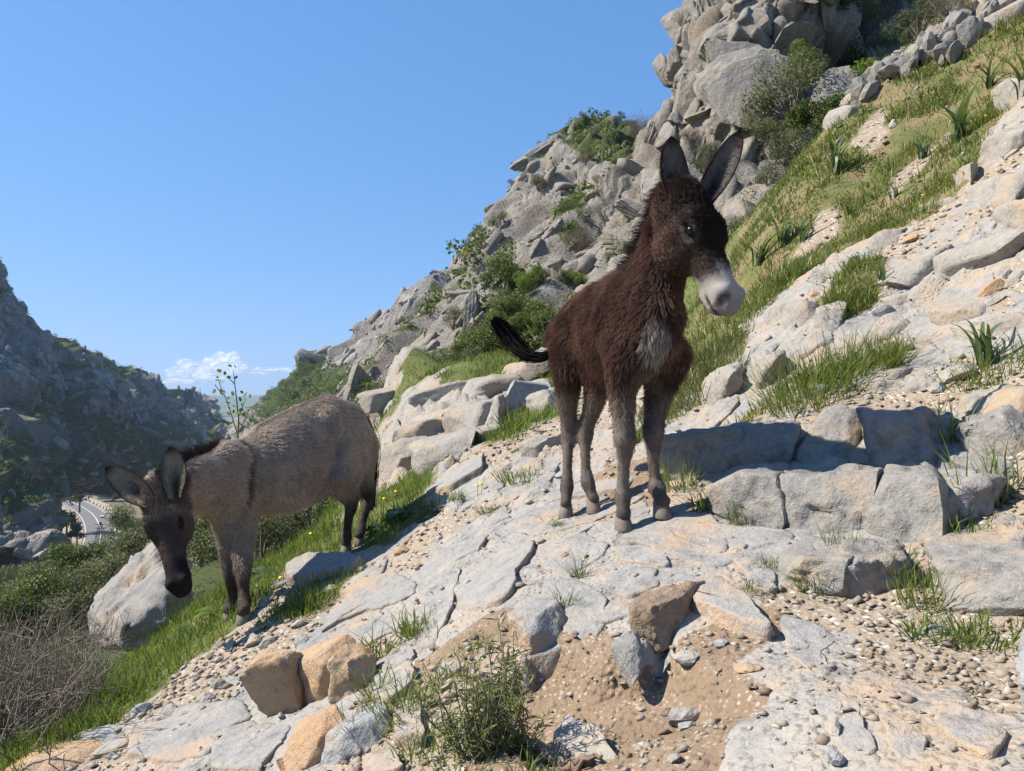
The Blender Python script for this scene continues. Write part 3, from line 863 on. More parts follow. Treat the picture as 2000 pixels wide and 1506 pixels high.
def make_hoof(parent, ankle, toe, r, rng):
    ankle = np.array(ankle); toe = np.array(toe)
    fw = toe - ankle; fw[2] = 0; fw = unit(fw); sd = np.array([-fw[1], fw[0], 0])
    h = .058
    cx = toe.copy()
    V, n = [], 18
    prof = [(0, 1.0, 0), (.006, 1.04, 0), (.03, .93, -.006), (h, .76, -.018), (h + .006, .6, -.02)]
    for z, k, sh in prof:
        for a in np.linspace(0, 2 * math.pi, n, endpoint=False):
            ca = math.cos(a)
            V.append(cx + fw * (r * k * (1.12 * ca if ca > 0 else .85 * ca) + sh) + sd * r * k * .92 * math.sin(a) + np.array([0, 0, z]))
    fs = []
    for j in range(len(prof) - 1):
        for i in range(n):
            fs.append([j * n + i, j * n + (i + 1) % n, (j + 1) * n + (i + 1) % n, (j + 1) * n + i])
    fs.append(list(range(n))[::-1]); fs.append([(len(prof) - 1) * n + i for i in range(n)])
    o = mesh_obj('hoof', V, fs, M_HOOF, parent, smooth=True)
    return o

def make_donkey(spec):
    rng = np.random.default_rng(spec['seed'])
    f = unit(spec['fwd']); side = np.array([f[1], -f[0], 0]); up = np.array([0, 0, 1.0])
    root = empty('donkey', tuple(spec['base']), spec['label'], 'donkey')
    allp = np.array([p for ch in ('torso', 'neck') for p, *_ in spec[ch]] + [j for l in spec['legs'] for j, *_ in l['j']] + [spec['poll'], spec['muzzle']])
    fl = Flesh(allp.min(0) - .32, allp.max(0) + [.32, .32, .32], spec.get('vox', .0095))
    fl.chain([(p, a, b) for p, a, b in spec['torso']], .05, (0, 0, 1))
    for l in spec['legs']:
        fl.chain([(p, a, b) for p, a, b in l['j']], l.get('k', .045), lambda i: f)
        for e in l.get('extra', []): fl.chain(e, .03, (0, 0, 1))
    fl.chain(spec['neck'], .05, lambda i: up * .6 - f * .8)
    for ch in spec.get('bumps', []): fl.chain(ch, .04, (0, 0, 1))
    # head
    po, mu = np.array(spec['poll']), np.array(spec['muzzle'])
    Lh = np.linalg.norm(mu - po); A = (mu - po) / Lh
    W = unit(np.array(spec['head_left']) - A * (np.array(spec['head_left']) @ A)); N = np.cross(A, W)
    hs = spec.get('head_scale', 1.0) * Lh / .43
    H = lambda s, w=0., n=0.: po + A * (s * Lh) + W * (w * hs) + N * (n * hs)
    st = [(-.12, .030, -.09, .05), (-.02, .048, -.115, .068), (.12, .056, -.128, .074), (.30, .054, -.128, .078), (.45, .043, -.108, .066), (.60, .034, -.076, .052), (.76, .030, -.060, .047), (.90, .030, -.060, .051), (1.0, .016, -.050, .046)]
    fl.chain([(H(s, 0, (a + b) / 2), c * hs, (a - b) / 2 * hs) for s, a, b, c in st], .04, lambda i: N)
    fl.chain([(H(.97, 0, -.052), .034 * hs, .022 * hs), (H(.82, 0, -.064), .034 * hs, .022 * hs)], .02, lambda i: N)     # lower lip
    for sg in (-1, 1):
        fl.chain([(H(.27, sg * .056, .030), .022 * hs, .016 * hs), (H(.42, sg * .062, .022), .02 * hs, .014 * hs)], .03, lambda i: N)   # brow
        fl.chain([(H(.33, sg * .06, -.085), .022 * hs, .05 * hs), (H(.46, sg * .052, -.078), .018 * hs, .035 * hs)], .04, lambda i: N)  # jowl
        fl.chain([(H(.93, sg * .034, .012), .018 * hs, .022 * hs), (H(.985, sg * .030, -.004), .018 * hs, .02 * hs)], .02, lambda i: N)  # nostril wing
        fl.chain([(H(.985, sg * .046, .006), .008 * hs, .016 * hs), (H(1.04, sg * .036, -.010), .009 * hs, .014 * hs)], .012, lambda i: N, sub=True)
        fl.chain([(H(1.03, sg * .01, -.047), .004, .004), (H(.86, sg * .058, -.047), .004, .004)], .008, lambda i: N, sub=True)
        fl.chain([(H(.375, sg * .090, .012), .016 * hs, .016 * hs), (H(.41, sg * .090, .008), .016 * hs, .016 * hs)], .016, lambda i: N, sub=True)
    V, Q = fl.mesh(2)
    # colour and hair per vertex
    hv = (V - po); hsv = hv @ A / Lh; hw = hv @ W / hs; hn = hv @ N / hs
    in_head = ((hsv > -.1) & (hsv < 1.25) & (np.abs(hw) < .13) & (hn > np.interp(hsv, [0, .5, .62, 1], [-.15, -.14, -.10, -.10])) & (hn < .15))
    info = dict(V=V, s=hsv, w=hw, n=hn, head=in_head, f=f, H=H)
    col, tipc, length, flow = spec['coat'](info)
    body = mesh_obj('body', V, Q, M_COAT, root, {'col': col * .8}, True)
    wt = np.where(in_head, np.where(hsv > .78, .35, 2.2), 1.0)
    p, Nn, fi = sample_faces(V, Q, spec['hairs'], rng, wt[Q[:, 0]])
    vi = Q[fi, rng.integers(0, 4, len(fi))]
    grow_fur('fur', body, p, Nn, flow[vi], length[vi], col[vi], rng, .28, spec.get('clump', .018), 5, spec.get('hair_w', .0010), tipc[vi], spec.get('cl', .30))
    # eyes
    for sg in (-1, 1):
        c = H(.395, sg * .0650, .009); r = .0175 * hs
        nlat, nlon = 10, 16
        th = np.linspace(0, math.pi, nlat); ph = np.linspace(0, 2 * math.pi, nlon + 1)[:-1]
        v = np.array([[math.sin(t) * math.cos(q_), math.sin(t) * math.sin(q_), math.cos(t)] for t in th for q_ in ph]) * r
        v = v @ (np.outer(A, A) * 1.35 + np.outer(W, W) * .9 + np.outer(N, N) * .85).T + c
        fs = [[j * nlon + i, j * nlon + (i + 1) % nlon, (j + 1) * nlon + (i + 1) % nlon, (j + 1) * nlon + i] for j in range(nlat - 1) for i in range(nlon)]
        mesh_obj('eye', v, np.array(fs), M_EYE, root, smooth=True)
    for e in spec['ears']:
        make_ear(root, e['base'], e['tip'], e['face'], e['w'], rng, spec['ear_dark'], spec['ear_inner'], spec['ear_rim'])
    for l in spec['legs']:
        make_hoof(root, l['j'][-2][0], l['hoof'], l['hr'], rng)
    # mane
    cr = np.array(spec['crest']); nm = spec['mane_n']
    t = rng.random(nm) * (len(cr) - 1); i = t.astype(int); ff = (t - i)[:, None]
    b = cr[i] * (1 - ff) + cr[np.minimum(i + 1, len(cr) - 1)] * ff
    b = b + rng.normal(size=b.shape) * .011
    d = np.array(spec['mane_dir']) + rng.normal(size=b.shape) * .33
    d /= np.linalg.norm(d, axis=1, keepdims=True)
    ln = spec['mane_len'] * (.5 + .7 * rng.random(nm))[:, None]
    s = np.linspace(0, 1, 5)[None, :, None]
    sag = np.array(spec.get('mane_sag', (0, 0, -.25)))
    pts = b[:, None] + d[:, None] * s * ln[:, None] + sag * (s ** 2) * ln[:, None]
    mc = np.array(spec['mane_col']) * (.6 + .9 * rng.random((nm, 1)))
    strands('mane', root, pts, .0011 * (1 - .8 * s[..., 0]), mc)
    # tail
    tl = np.array(spec['tail']); nt_ = spec['tail_n']
    kk = 9; tt = np.linspace(0, len(tl) - 1, kk)
    cl = np.stack([np.interp(tt, np.arange(len(tl)), tl[:, j]) for j in range(3)], -1)
    st0 = rng.random(nt_) * .55
    sp = np.linspace(0, 1, kk)[None] * (1 - st0[:, None]) * (.75 + .3 * rng.random((nt_, 1))) + st0[:, None]
    sp = np.clip(sp, 0, 1.04) * (kk - 1)
    pts = np.stack([np.interp(sp.ravel(), np.arange(kk), cl[:, j]).reshape(sp.shape) for j in range(3)], -1)
    ext = spec['tail_r'] * (np.interp(sp / (kk - 1), [0, .15, .6, 1], [.45, .55, 1., .8]))[..., None]
    off = rng.normal(size=(nt_, 1, 3)) * .6 + np.cumsum(rng.normal(size=(nt_, kk, 3)) * .11, 1)
    pts = pts + off * ext
    tc = np.array(spec['tail_col']) * (.5 + 1.0 * rng.random((nt_, 1)))
    strands('tail', root, pts, .0016 * np.ones((nt_, kk)), tc)
    for ch in root.children:      # geometry was made in place: keep it there under the empty at the hooves
        ch.matrix_parent_inverse = Matrix.Translation(-Vector(spec['base']))
    return root, info

def legspec(pts, hoof, hr, **kw):
    h = hit(*hoof[:2]) - np.array([0, 0, .004])
    j = [(P(*a), b * (.84 if b < .0295 else .93), c * (.84 if b < .0295 else .93)) for a, b, c in pts]
    dl = h + np.array([0, 0, .060]) - j[-1][0]; n = len(j) - 1      # the leg comes down onto its hoof
    j = [(p + dl * (k / n) ** 1.3, b, c) for k, (p, b, c) in enumerate(j)]
    return dict(j=j, hoof=h, hr=hr, **kw)
def lerp3(a, b, t): return np.array(a) * (1 - t[:, None]) + np.array(b) * t[:, None]

# ---- brown foal
def coat_brown(I):
    V = I['V']; n = len(V); z = V[:, 2]
    px = PX(V)
    nzz = fbm(V * 7, 3, 4); nz2 = fbm(V * 30, 2, 8)
    fdist = (V - FOAL_H) @ I['f']
    sidew = (V - FOAL_H) @ np.array([I['f'][1], -I['f'][0], 0])
    col = lerp3((.026, .017, .015), (.055, .033, .027), np.clip(.5 + nzz + .4 * nz2, 0, 1))
    tip = lerp3((.068, .040, .031), (.235, .132, .096), np.clip(.5 + 1.2 * nzz + .5 * nz2, 0, 1))
    st_ = fbm(V * [9, 9, 3], 3, 24)                  # sun-bleached streaks and matted patches
    tip = tip * (1 + .55 * st_)[:, None]; tip[:, 0] *= 1 + .12 * np.clip(st_, 0, 1)
    length = .034 * (1 + .7 * fbm(V * 5, 2, 27)) * (1 + .3 * sstep(.38, .5, z)) * (1 - .35 * sstep(.15, .05, z))
    flow = -I['f'] * .55 + np.array([0, 0, -1.0]) + np.zeros((n, 3))
    # belly
    b = sstep(.06, -.02, z) * sstep(-.2, -.05, z) 
    col = col * (1 - b[:, None]) + np.array((.15, .11, .085)) * b[:, None]; tip = tip * (1 - b[:, None]) + np.array((.30, .235, .18)) * b[:, None]
    # legs
    lg = sstep(-.02, -.10, z)
    lc = lerp3((.10, .080, .068), (.19, .155, .135), np.clip(.5 + nzz + nz2, 0, 1))
    col = col * (1 - lg[:, None]) + lc * lg[:, None]; tip = tip * (1 - lg[:, None]) + lc * 1.6 * lg[:, None]
    length = length * (1 - lg) + lg * .010
    flow = flow * (1 - lg[:, None]) + np.array([0, 0, -1.0]) * lg[:, None]
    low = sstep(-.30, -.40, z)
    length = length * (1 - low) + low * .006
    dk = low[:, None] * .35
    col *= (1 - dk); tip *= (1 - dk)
    # pale patch on the breast and between the fore legs
    bp = ((px[:, 0] - 1280) / 28) ** 2 + ((px[:, 1] - 668) / 40) ** 2 + 2.0 * nzz + 1.2 * nz2
    bw = sstep(1.25, .55, bp) * sstep(.42, .56, fdist)
    col = lerp3c(col, (.17, .145, .125), bw); tip = lerp3c(tip, (.40, .35, .31), bw)
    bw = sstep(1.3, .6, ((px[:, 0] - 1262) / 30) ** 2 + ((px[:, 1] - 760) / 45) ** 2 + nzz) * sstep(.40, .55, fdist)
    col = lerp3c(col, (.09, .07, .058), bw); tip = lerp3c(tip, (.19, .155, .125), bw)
    # head
    s, w, nn, hd = I['s'], I['w'], I['n'], I['head'] & (z > .2)
    hd = hd & ~((s < .12) & (nn < -.1))
    h = hd.astype(float)
    col = lerp3c(col, (.009, .007, .007), h * .95 * sstep(-.05, .1, nn + .02)); tip = lerp3c(tip, (.021, .015, .013), h * .92 * sstep(-.06, .06, nn + .03))  # black-brown face, darkened over the forehead to put the ears' shade into the colour
    length = np.where(hd, np.interp(s, [-.2, .2, .5, .75, .85, 1.1], [.030, .018, .014, .008, .004, .003]), length)
    flow = np.where(hd[:, None], -(unit(I['H'](1) - I['H'](0))), flow)
    ey = np.minimum(((s - .395) / .10) ** 2 + ((nn - .004) / .034) ** 2, 9) + .5 * nz2
    e = h * sstep(1.25, .6, ey) * sstep(.045, .06, np.abs(w))
    e = e * .8 * np.clip(.35 + 14 * (.008 - nn) + 4 * (s - .40), .0, 1)
    col = lerp3c(col, (.14, .125, .115), e); tip = lerp3c(tip, (.22, .20, .185), e)
    length = np.where(e > .3, .010, length)
    ed = h * sstep(.5, .3, ((s - .395) / .10) ** 2 + ((nn - .010) / .036) ** 2) * sstep(.05, .06, np.abs(w))
    col = lerp3c(col, (.012, .010, .010), ed); tip = lerp3c(tip, (.015, .012, .012), ed); length = np.where(ed > .4, .003, length)
    m = h * sstep(.68, .90, s + .12 * nzz + .08 * (np.abs(w) < .03) - .9 * np.clip(nn + .02, -.1, .06) * .4)
    col = lerp3c(col, (.34, .31, .29), m); tip = lerp3c(tip, (.46, .43, .40), m)
    no = h * np.maximum(sstep(.030, .016, np.hypot((s - .99) * .43, 0) + np.abs(np.abs(w) - .040) * .9 + np.abs(nn + .002) * .5), 0)
    col = lerp3c(col, (.05, .04, .042), no); tip = lerp3c(tip, (.05, .04, .042), no)
    dn = h * sstep(.93, 1.04, s) * .55
    col = lerp3c(col, (.17, .155, .155), dn); tip = lerp3c(tip, (.20, .185, .18), dn)
    mo = h * sstep(.008, .003, np.abs(nn + .047)) * sstep(.84, .9, s)
    col = lerp3c(col, (.04, .03, .03), mo); tip = lerp3c(tip, (.05, .04, .04), mo)
    return col, tip, length, flow
def lerp3c(c, t, w): return c * (1 - w[:, None]) + np.array(t) * w[:, None]

FOAL_F = unit((.20, -.97, 0)); FOAL_H = np.array([.335, 3.20, 0.0])
def FS(a, z, u=0): p = FOAL_H + FOAL_F * a + np.array([FOAL_F[1], -FOAL_F[0], 0]) * u; p[2] = z; return p
foal = dict(seed=5, fwd=FOAL_F, base=hit(1200, 1012), vox=.009, hairs=70000, clump=.02, hair_w=.0011,
  label='dark brown shaggy young donkey with white muzzle standing on the bedrock path',
  torso=[(FS(-.11, .235), .080, .12), (FS(-.03, .29), .108, .165), (FS(.10, .285), .120, .178), (FS(.28, .268), .130, .190), (FS(.44, .273), .124, .195), (FS(.58, .275), .110, .195), (FS(.67, .26), .094, .162), (FS(.74, .235), .067, .11)],
  neck=[(FS(.60, .30), .085, .175), (P(1272, 590, 2.60), .078, .145), (P(1290, 520, 2.54), .068, .118), (P(1310, 450, 2.49), .062, .10), (P(1322, 405, 2.47), .058, .085)],
  legs=[
   legspec([((1222,690,2.58),.075,.12),((1214,765,2.62),.049,.064),((1217,815,2.60),.038,.045),((1221,862,2.575),.042,.044),((1221,885,2.58),.030,.032),((1219,915,2.595),.0235,.027),((1217,955,2.60),.0245,.028),((1216,978,2.595),.034,.037),((1217,1003,2.57),.027,.029),((1218,1018,2.56),.03,.032)], (1218,1035,2.555), .0345),
   legspec([((1302,690,2.66),.075,.12),((1288,765,2.70),.048,.064),((1279,810,2.685),.038,.045),((1275,850,2.665),.042,.044),((1275,874,2.67),.030,.032),((1275,905,2.68),.0235,.027),((1278,945,2.685),.0245,.028),((1281,965,2.68),.034,.037),((1288,985,2.655),.027,.029),((1292,995,2.645),.03,.032)], (1294,1010,2.63), .036),
   legspec([((1112,650,3.22),.085,.15),((1108,735,3.17),.056,.088),((1108,790,3.22),.040,.054),((1110,838,3.275),.034,.042),((1110,862,3.29),.034,.048),((1109,885,3.27),.0255,.030),((1108,925,3.25),.0235,.027),((1107,958,3.23),.033,.036),((1106,980,3.20),.026,.028),((1105,992,3.19),.029,.03)], (1105,1010,3.175), .034),
   legspec([((1172,660,3.13),.085,.15),((1170,735,3.07),.056,.088),((1160,790,3.12),.040,.054),((1146,832,3.19),.034,.042),((1143,856,3.205),.034,.048),((1142,880,3.19),.0255,.030),((1143,920,3.17),.0235,.027),((1147,952,3.15),.033,.036),((1154,975,3.12),.026,.028),((1158,986,3.105),.029,.03)], (1160,1001,3.09), .034)],
  poll=P(1342, 388, 2.44), muzzle=P(1430, 590, 2.26), head_left=(.80, .60, -.05), head_scale=1.09, coat=coat_brown,
  ears=[dict(base=P(1326, 408, 2.415), tip=P(1312, 266, 2.45), face=(.10, -1, .05), w=.048), dict(base=P(1374, 398, 2.475), tip=P(1446, 254, 2.53), face=(-.25, -1, .1), w=.045)],
  ear_dark=(.02, .013, .012), ear_inner=(.13, .108, .095), ear_rim=(.006, .005, .005),
  crest=[P(1352, 368, 2.40), P(1325, 385, 2.47), P(1292, 430, 2.53), P(1268, 480, 2.60), P(1248, 525, 2.68), P(1228, 548, 2.78)],
  mane_n=4200, mane_dir=(-.55, .15, .35), mane_len=.07, mane_col=(.035, .027, .025), mane_sag=(-.1, 0, -.2),
  tail=[P(1090, 660, 3.30), P(1078, 694, 3.36), P(1050, 700, 3.42), P(1022, 690, 3.46), P(998, 665, 3.48), P(980, 640, 3.48), P(968, 628, 3.47)],
  tail_n=1200, tail_r=.020, tail_col=(.006, .0055, .006))

# ---- grey jenny
def coat_grey(I):
    V = I['V']; n = len(V); z = V[:, 2]
    px = PX(V)
    nzz = fbm(V * 6, 3, 14); nz2 = fbm(V * 26, 2, 18)
    a = (V - JEN_H) @ I['f']
    sidew = (V - JEN_H) @ np.array([I['f'][1], -I['f'][0], 0])
    back = -.12 - .31 * np.clip(a / .9, -.3, 1.2)          # height of the mid-flank along the body
    col = lerp3((.25, .205, .17), (.38, .31, .255), np.clip(.5 + nzz + .3 * nz2, 0, 1))
    tip = lerp3((.40, .315, .25), (.68, .55, .44), np.clip(.5 + nzz + .5 * nz2, 0, 1))
    st_ = fbm(V * [8, 8, 5], 3, 34)
    tip = tip * (1 + .4 * st_)[:, None]
    length = .027 * (1 + .6 * fbm(V * 5, 2, 37))
    flow = -I['f'] * .9 + np.array([0, 0, -.75]) + np.zeros((n, 3))
    bl = sstep(back - .34, back - .44, z) * sstep(-.35, -.1, a) * sstep(.95, .8, a)
    col = lerp3c(col, (.26, .21, .165), bl * .8); tip = lerp3c(tip, (.46, .39, .31), bl * .8)
    lg = sstep(back - .38, back - .58, z)
    lc = lerp3((.045, .034, .028), (.085, .066, .053), np.clip(.5 + nzz + nz2, 0, 1))
    col = lerp3c(col, (0, 0, 0), lg) + lc * lg[:, None]; tip = lerp3c(tip, (0, 0, 0), lg) + lc * 1.5 * lg[:, None]
    length = length * (1 - lg) + lg * .007
    flow = flow * (1 - lg[:, None]) + np.array([0, 0, -1.0]) * lg[:, None]
    # dark line down the spine and the cross over the shoulder
    top = sstep(.035, .012, np.abs(sidew)) * sstep(back + .1, back + .22, z) * (a < .85)
    col = lerp3c(col, (.05, .034, .026), top * .7); tip = lerp3c(tip, (.10, .065, .048), top * .6)
    cross = sstep(.028, .010, np.abs(a - .735 + .09 * nzz)) * sstep(-.62, -.5, z) * sstep(-.02, .02, -sidew)
    col = lerp3c(col, (.05, .036, .028), cross * .8); tip = lerp3c(tip, (.09, .066, .052), cross * .75)
    s, w, nn, hd = I['s'], I['w'], I['n'], I['head']
    hd = hd & ~((s < .15) & (nn < -.06))
    h = hd.astype(float)
    ff = h * sstep(.22, .36, s + .05 * nzz)
    fb = h * (1 - sstep(.22, .36, s))
    col = lerp3c(col, (.075, .055, .043), fb); tip = lerp3c(tip, (.22, .165, .125), fb)
    col = lerp3c(col, (.060, .046, .038), ff); tip = lerp3c(tip, (.11, .085, .07), ff)
    chk = h * sstep(.05, .075, np.abs(w)) * sstep(.2, .35, s) * .6
    col = lerp3c(col, (.13, .095, .075), chk); tip = lerp3c(tip, (.26, .19, .15), chk)
    m = h * sstep(.66, .78, s + .04 * nzz)
    col = lerp3c(col, (.010, .008, .008), m); tip = lerp3c(tip, (.016, .013, .012), m)
    length = np.where(hd, np.interp(s, [-.2, .15, .3, .6, .8, 1.1], [.03, .034, .014, .009, .005, .003]), length)
    flow = np.where(hd[:, None], -(unit(I['H'](1) - I['H'](0))), flow)
    ed = h * sstep(.9, .4, ((s - .395) / .09) ** 2 + ((nn - .008) / .034) ** 2) * sstep(.05, .06, np.abs(w))
    col = lerp3c(col, (.010, .008, .008), ed); tip = lerp3c(tip, (.013, .010, .010), ed); length = np.where(ed > .4, .003, length)
    return col, tip, length, flow

JA, JB = P(662, 870, 4.45), P(440, 960, 3.80)
JEN_F = unit((JB - JA) * [1, 1, 0]); JEN_H = JA * [1, 1, 0]
jenny = dict(seed=9, fwd=JEN_F, base=hit(575, 1130), vox=.0105, hairs=110000, clump=.026, hair_w=.0010, cl=.12,
  bumps=[[(P(640, 812, 4.20), .045, .06), (P(652, 850, 4.20), .03, .04)], [(P(462, 885, 3.72), .03, .05), (P(442, 930, 3.70), .03, .05), (P(440, 975, 3.72), .03, .04)], [(P(676, 880, 4.28), .06, .10), (P(668, 930, 4.20), .05, .07)]],
  label='grey brown adult donkey with lowered head and dark shoulder stripe standing in the grass',
  torso=[(P(697, 868, 4.58), .098, .125), (P(672, 852, 4.46), .14, .205), (P(640, 854, 4.36), .163, .242), (P(600, 886, 4.25), .192, .275), (P(545, 914, 4.08), .203, .262), (P(492, 930, 3.94), .173, .20), (P(450, 930, 3.82), .134, .17), (P(422, 950, 3.72), .098, .118)],
  neck=[(P(452, 928, 3.78), .09, .165), (P(410, 944, 3.66), .08, .148), (P(372, 952, 3.54), .075, .138), (P(338, 962, 3.44), .064, .105), (P(320, 970, 3.41), .056, .085)],
  legs=[
   legspec([((470,955,3.86),.075,.12),((474,1030,3.87),.05,.068),((475,1075,3.86),.047,.055),((475,1118,3.84),.0415,.044),((475,1140,3.85),.035,.037),((476,1165,3.87),.029,.033),((477,1188,3.87),.034,.037),((476,1203,3.85),.031,.033),((475,1208,3.84),.033,.035)], (475,1216,3.83), .038),
   legspec([((434,960,3.78),.07,.12),((444,1040,3.83),.048,.066),((449,1085,3.86),.045,.053),((453,1128,3.865),.040,.043),((454,1148,3.88),.034,.036),((455,1168,3.90),.028,.032),((455,1186,3.91),.033,.036),((451,1200,3.90),.03,.032),((449,1205,3.89),.032,.034)], (447,1212,3.88), .037),
   legspec([((672,860,4.40),.11,.19),((668,925,4.27),.085,.13),((674,955,4.33),.056,.078),((688,978,4.44),.040,.052),((686,993,4.45),.034,.046),((682,1012,4.42),.028,.035),((679,1038,4.40),.028,.032),((678,1054,4.38),.033,.035),((677,1066,4.36),.03,.032)], (676,1079,4.35), .036),
   legspec([((696,860,4.62),.10,.17),((695,920,4.50),.08,.12),((708,945,4.58),.054,.075),((722,965,4.70),.040,.052),((720,980,4.71),.034,.046),((715,998,4.68),.028,.035),((708,1024,4.65),.028,.032),((705,1040,4.63),.033,.035),((703,1050,4.61),.03,.032)], (702,1064,4.60), .036)],
  poll=P(307, 960, 3.37), muzzle=P(351, 1152, 3.20), head_left=(1.0, .02, .22), head_scale=.92, coat=coat_grey,
  ears=[dict(base=P(296, 982, 3.31), tip=P(206, 913, 3.34), face=(.12, -1, .25), w=.058), dict(base=P(344, 972, 3.31), tip=P(332, 873, 3.36), face=(.05, -1, .1), w=.058)],
  ear_dark=(.06, .042, .033), ear_inner=(.25, .20, .145), ear_rim=(.010, .008, .007),
  crest=[P(312, 935, 3.36), P(330, 925, 3.42), P(352, 902, 3.48), P(376, 893, 3.56), P(402, 884, 3.66), P(430, 874, 3.78)],
  mane_n=2200, mane_dir=(-.25, .05, .95), mane_len=.052, mane_col=(.055, .038, .030), mane_sag=(.05, -.1, -.15),
  tail=[P(714, 815, 4.70), P(724, 845, 4.72), P(726, 880, 4.72), P(722, 920, 4.70), P(719, 960, 4.68), P(721, 992, 4.68)],
  tail_n=800, tail_r=.028, tail_col=(.022, .016, .014))
foal_root, foal_info = make_donkey(foal)
jenny_root, jenny_info = make_donkey(jenny)
jenny_root['label'] = jenny['label']
# ------------------------------------------------------------------ rocks
HOOVES = np.array([l['hoof'][:2] for sp in (foal, jenny) for l in sp['legs']])
def foot_mask(x, y):
    d = np.min(np.hypot(np.asarray(x)[..., None] - HOOVES[:, 0], np.asarray(y)[..., None] - HOOVES[:, 1]), -1)
    return sstep(.05, .17, d)

M_SLAB = rock_mat('bedrock_slab', 1.0, .85, .022, side=.5, grey=(.21, .207, .205), pale=(.305, .293, .277), tan=(.36, .255, .17), tan_amount=.38)
M_BLOCK = rock_mat('ledge_stone', 1.3, .85, .022, grey=(.165, .16, .152), pale=(.26, .247, .23), tan=(.36, .255, .16), tan_amount=.3)
M_ORANGE = rock_mat('ochre_stone', 2.2, .85, .022, grey=(.36, .245, .15), pale=(.46, .34, .225), tan=(.42, .24, .12), tan_amount=.55)
M_GREY = rock_mat('grey_stone', 2.0, .85, .022, grey=(.22, .225, .235), pale=(.36, .36, .355), tan=(.36, .28, .2), tan_amount=.05)
M_PALE = rock_mat('pale_stone', 2.2, .85, .022, grey=(.28, .26, .23), pale=(.40, .375, .34), tan=(.44, .34, .24), tan_amount=.4)
M_TAN = rock_mat('tan_outcrop', .9, .85, .022, grey=(.235, .215, .19), pale=(.315, .292, .255), tan=(.34, .24, .15), tan_amount=.42)

def poly_area(p): x, y = p[:, 0], p[:, 1]; return .5 * np.sum(x * np.roll(y, -1) - y * np.roll(x, -1))
def in_poly(pt, poly):
    x, y = pt; c = False; j = len(poly) - 1
    for i in range(len(poly)):
        if (poly[i][1] > y) != (poly[j][1] > y) and x < (poly[j][0] - poly[i][0]) * (y - poly[i][1]) / (poly[j][1] - poly[i][1]) + poly[i][0]: c = not c
        j = i
    return c

def slab(poly, off, rng, mat=M_SLAB, thick=.10, jag=.010, tilt=.02, name='slab', parent=None):
    """flagstone of bedrock: outline on the ground (x, y), uneven top, broken sides"""
    poly = np.array(poly, float)
    if poly_area(poly) < 0: poly = poly[::-1]
    c = poly.mean(0); size = math.sqrt(abs(poly_area(poly)))
    per = np.r_[poly, poly[:1]]
    seg = np.linalg.norm(np.diff(per, axis=0), axis=1)
    n = int(np.clip(seg.sum() / .022, 18, 64))
    s = np.linspace(0, seg.sum(), n, endpoint=False); cs = np.r_[0, np.cumsum(seg)]
    e = np.stack([np.interp(s, cs, per[:, 0]), np.interp(s, cs, per[:, 1])], -1)
    q = np.c_[e * 9, np.full(n, off * 50)]; q2 = np.c_[e * 33, np.full(n, 7.)]
    e = e + np.stack([fbm(q, 2, 3), fbm(q, 2, 4)], -1) * jag * 2.2 + np.stack([vnoise(q2, 5), vnoise(q2, 6)], -1) * jag * .7
    rings = [(1.03, -thick), (1.025, -.055), (1.012, -.026), (1.0, -.007), (.988, -.0008), (.93, 0), (.75, 0), (.55, 0), (.33, 0), (.14, 0)]
    tv = rng.normal(size=2) * tilt
    V = []
    for k, dz in rings:
        p = c + (e - c) * k
        if dz < -.02:
            qq = np.c_[e * 26, np.full(n, dz * 40)]; p = p + np.stack([fbm(qq, 2, 33), fbm(qq, 2, 34)], -1) * .022
        V.append(np.c_[p, np.full(n, dz)])
    V.append(np.array([[c[0], c[1], 0]]))
    V = np.concatenate(V)
    fm = foot_mask(V[:, 0], V[:, 1])
    g = ground_z(V[:, 0], V[:, 1])
    q = np.c_[V[:, :2], g]
    top = (off + (V[:, :2] - c) @ tv + fbm(q * 4, 3, 12) * .012 + np.round(fbm(q * 3.2, 3, 21) * 5) * .0035 + (crag(q * [7, 7, 7], 17, 1.0)) * .006 + fbm(q * 40, 2, 14) * .0025) * fm - (1 - fm) * .001
    z = g + top + V[:, 2]
    m = len(rings)
    f = []
    idx = np.arange(n); nx = np.roll(idx, -1)
    for r in range(m - 1):
        f.append(np.stack([r * n + idx, r * n + nx, (r + 1) * n + nx], -1)); f.append(np.stack([r * n + idx, (r + 1) * n + nx, (r + 1) * n + idx], -1))
    f.append(np.stack([(m - 1) * n + idx, (m - 1) * n + nx, np.full(n, m * n)], -1))
    o = mesh_obj(name, np.c_[V[:, :2], z], np.concatenate(f), mat, parent, smooth=False)
    return o

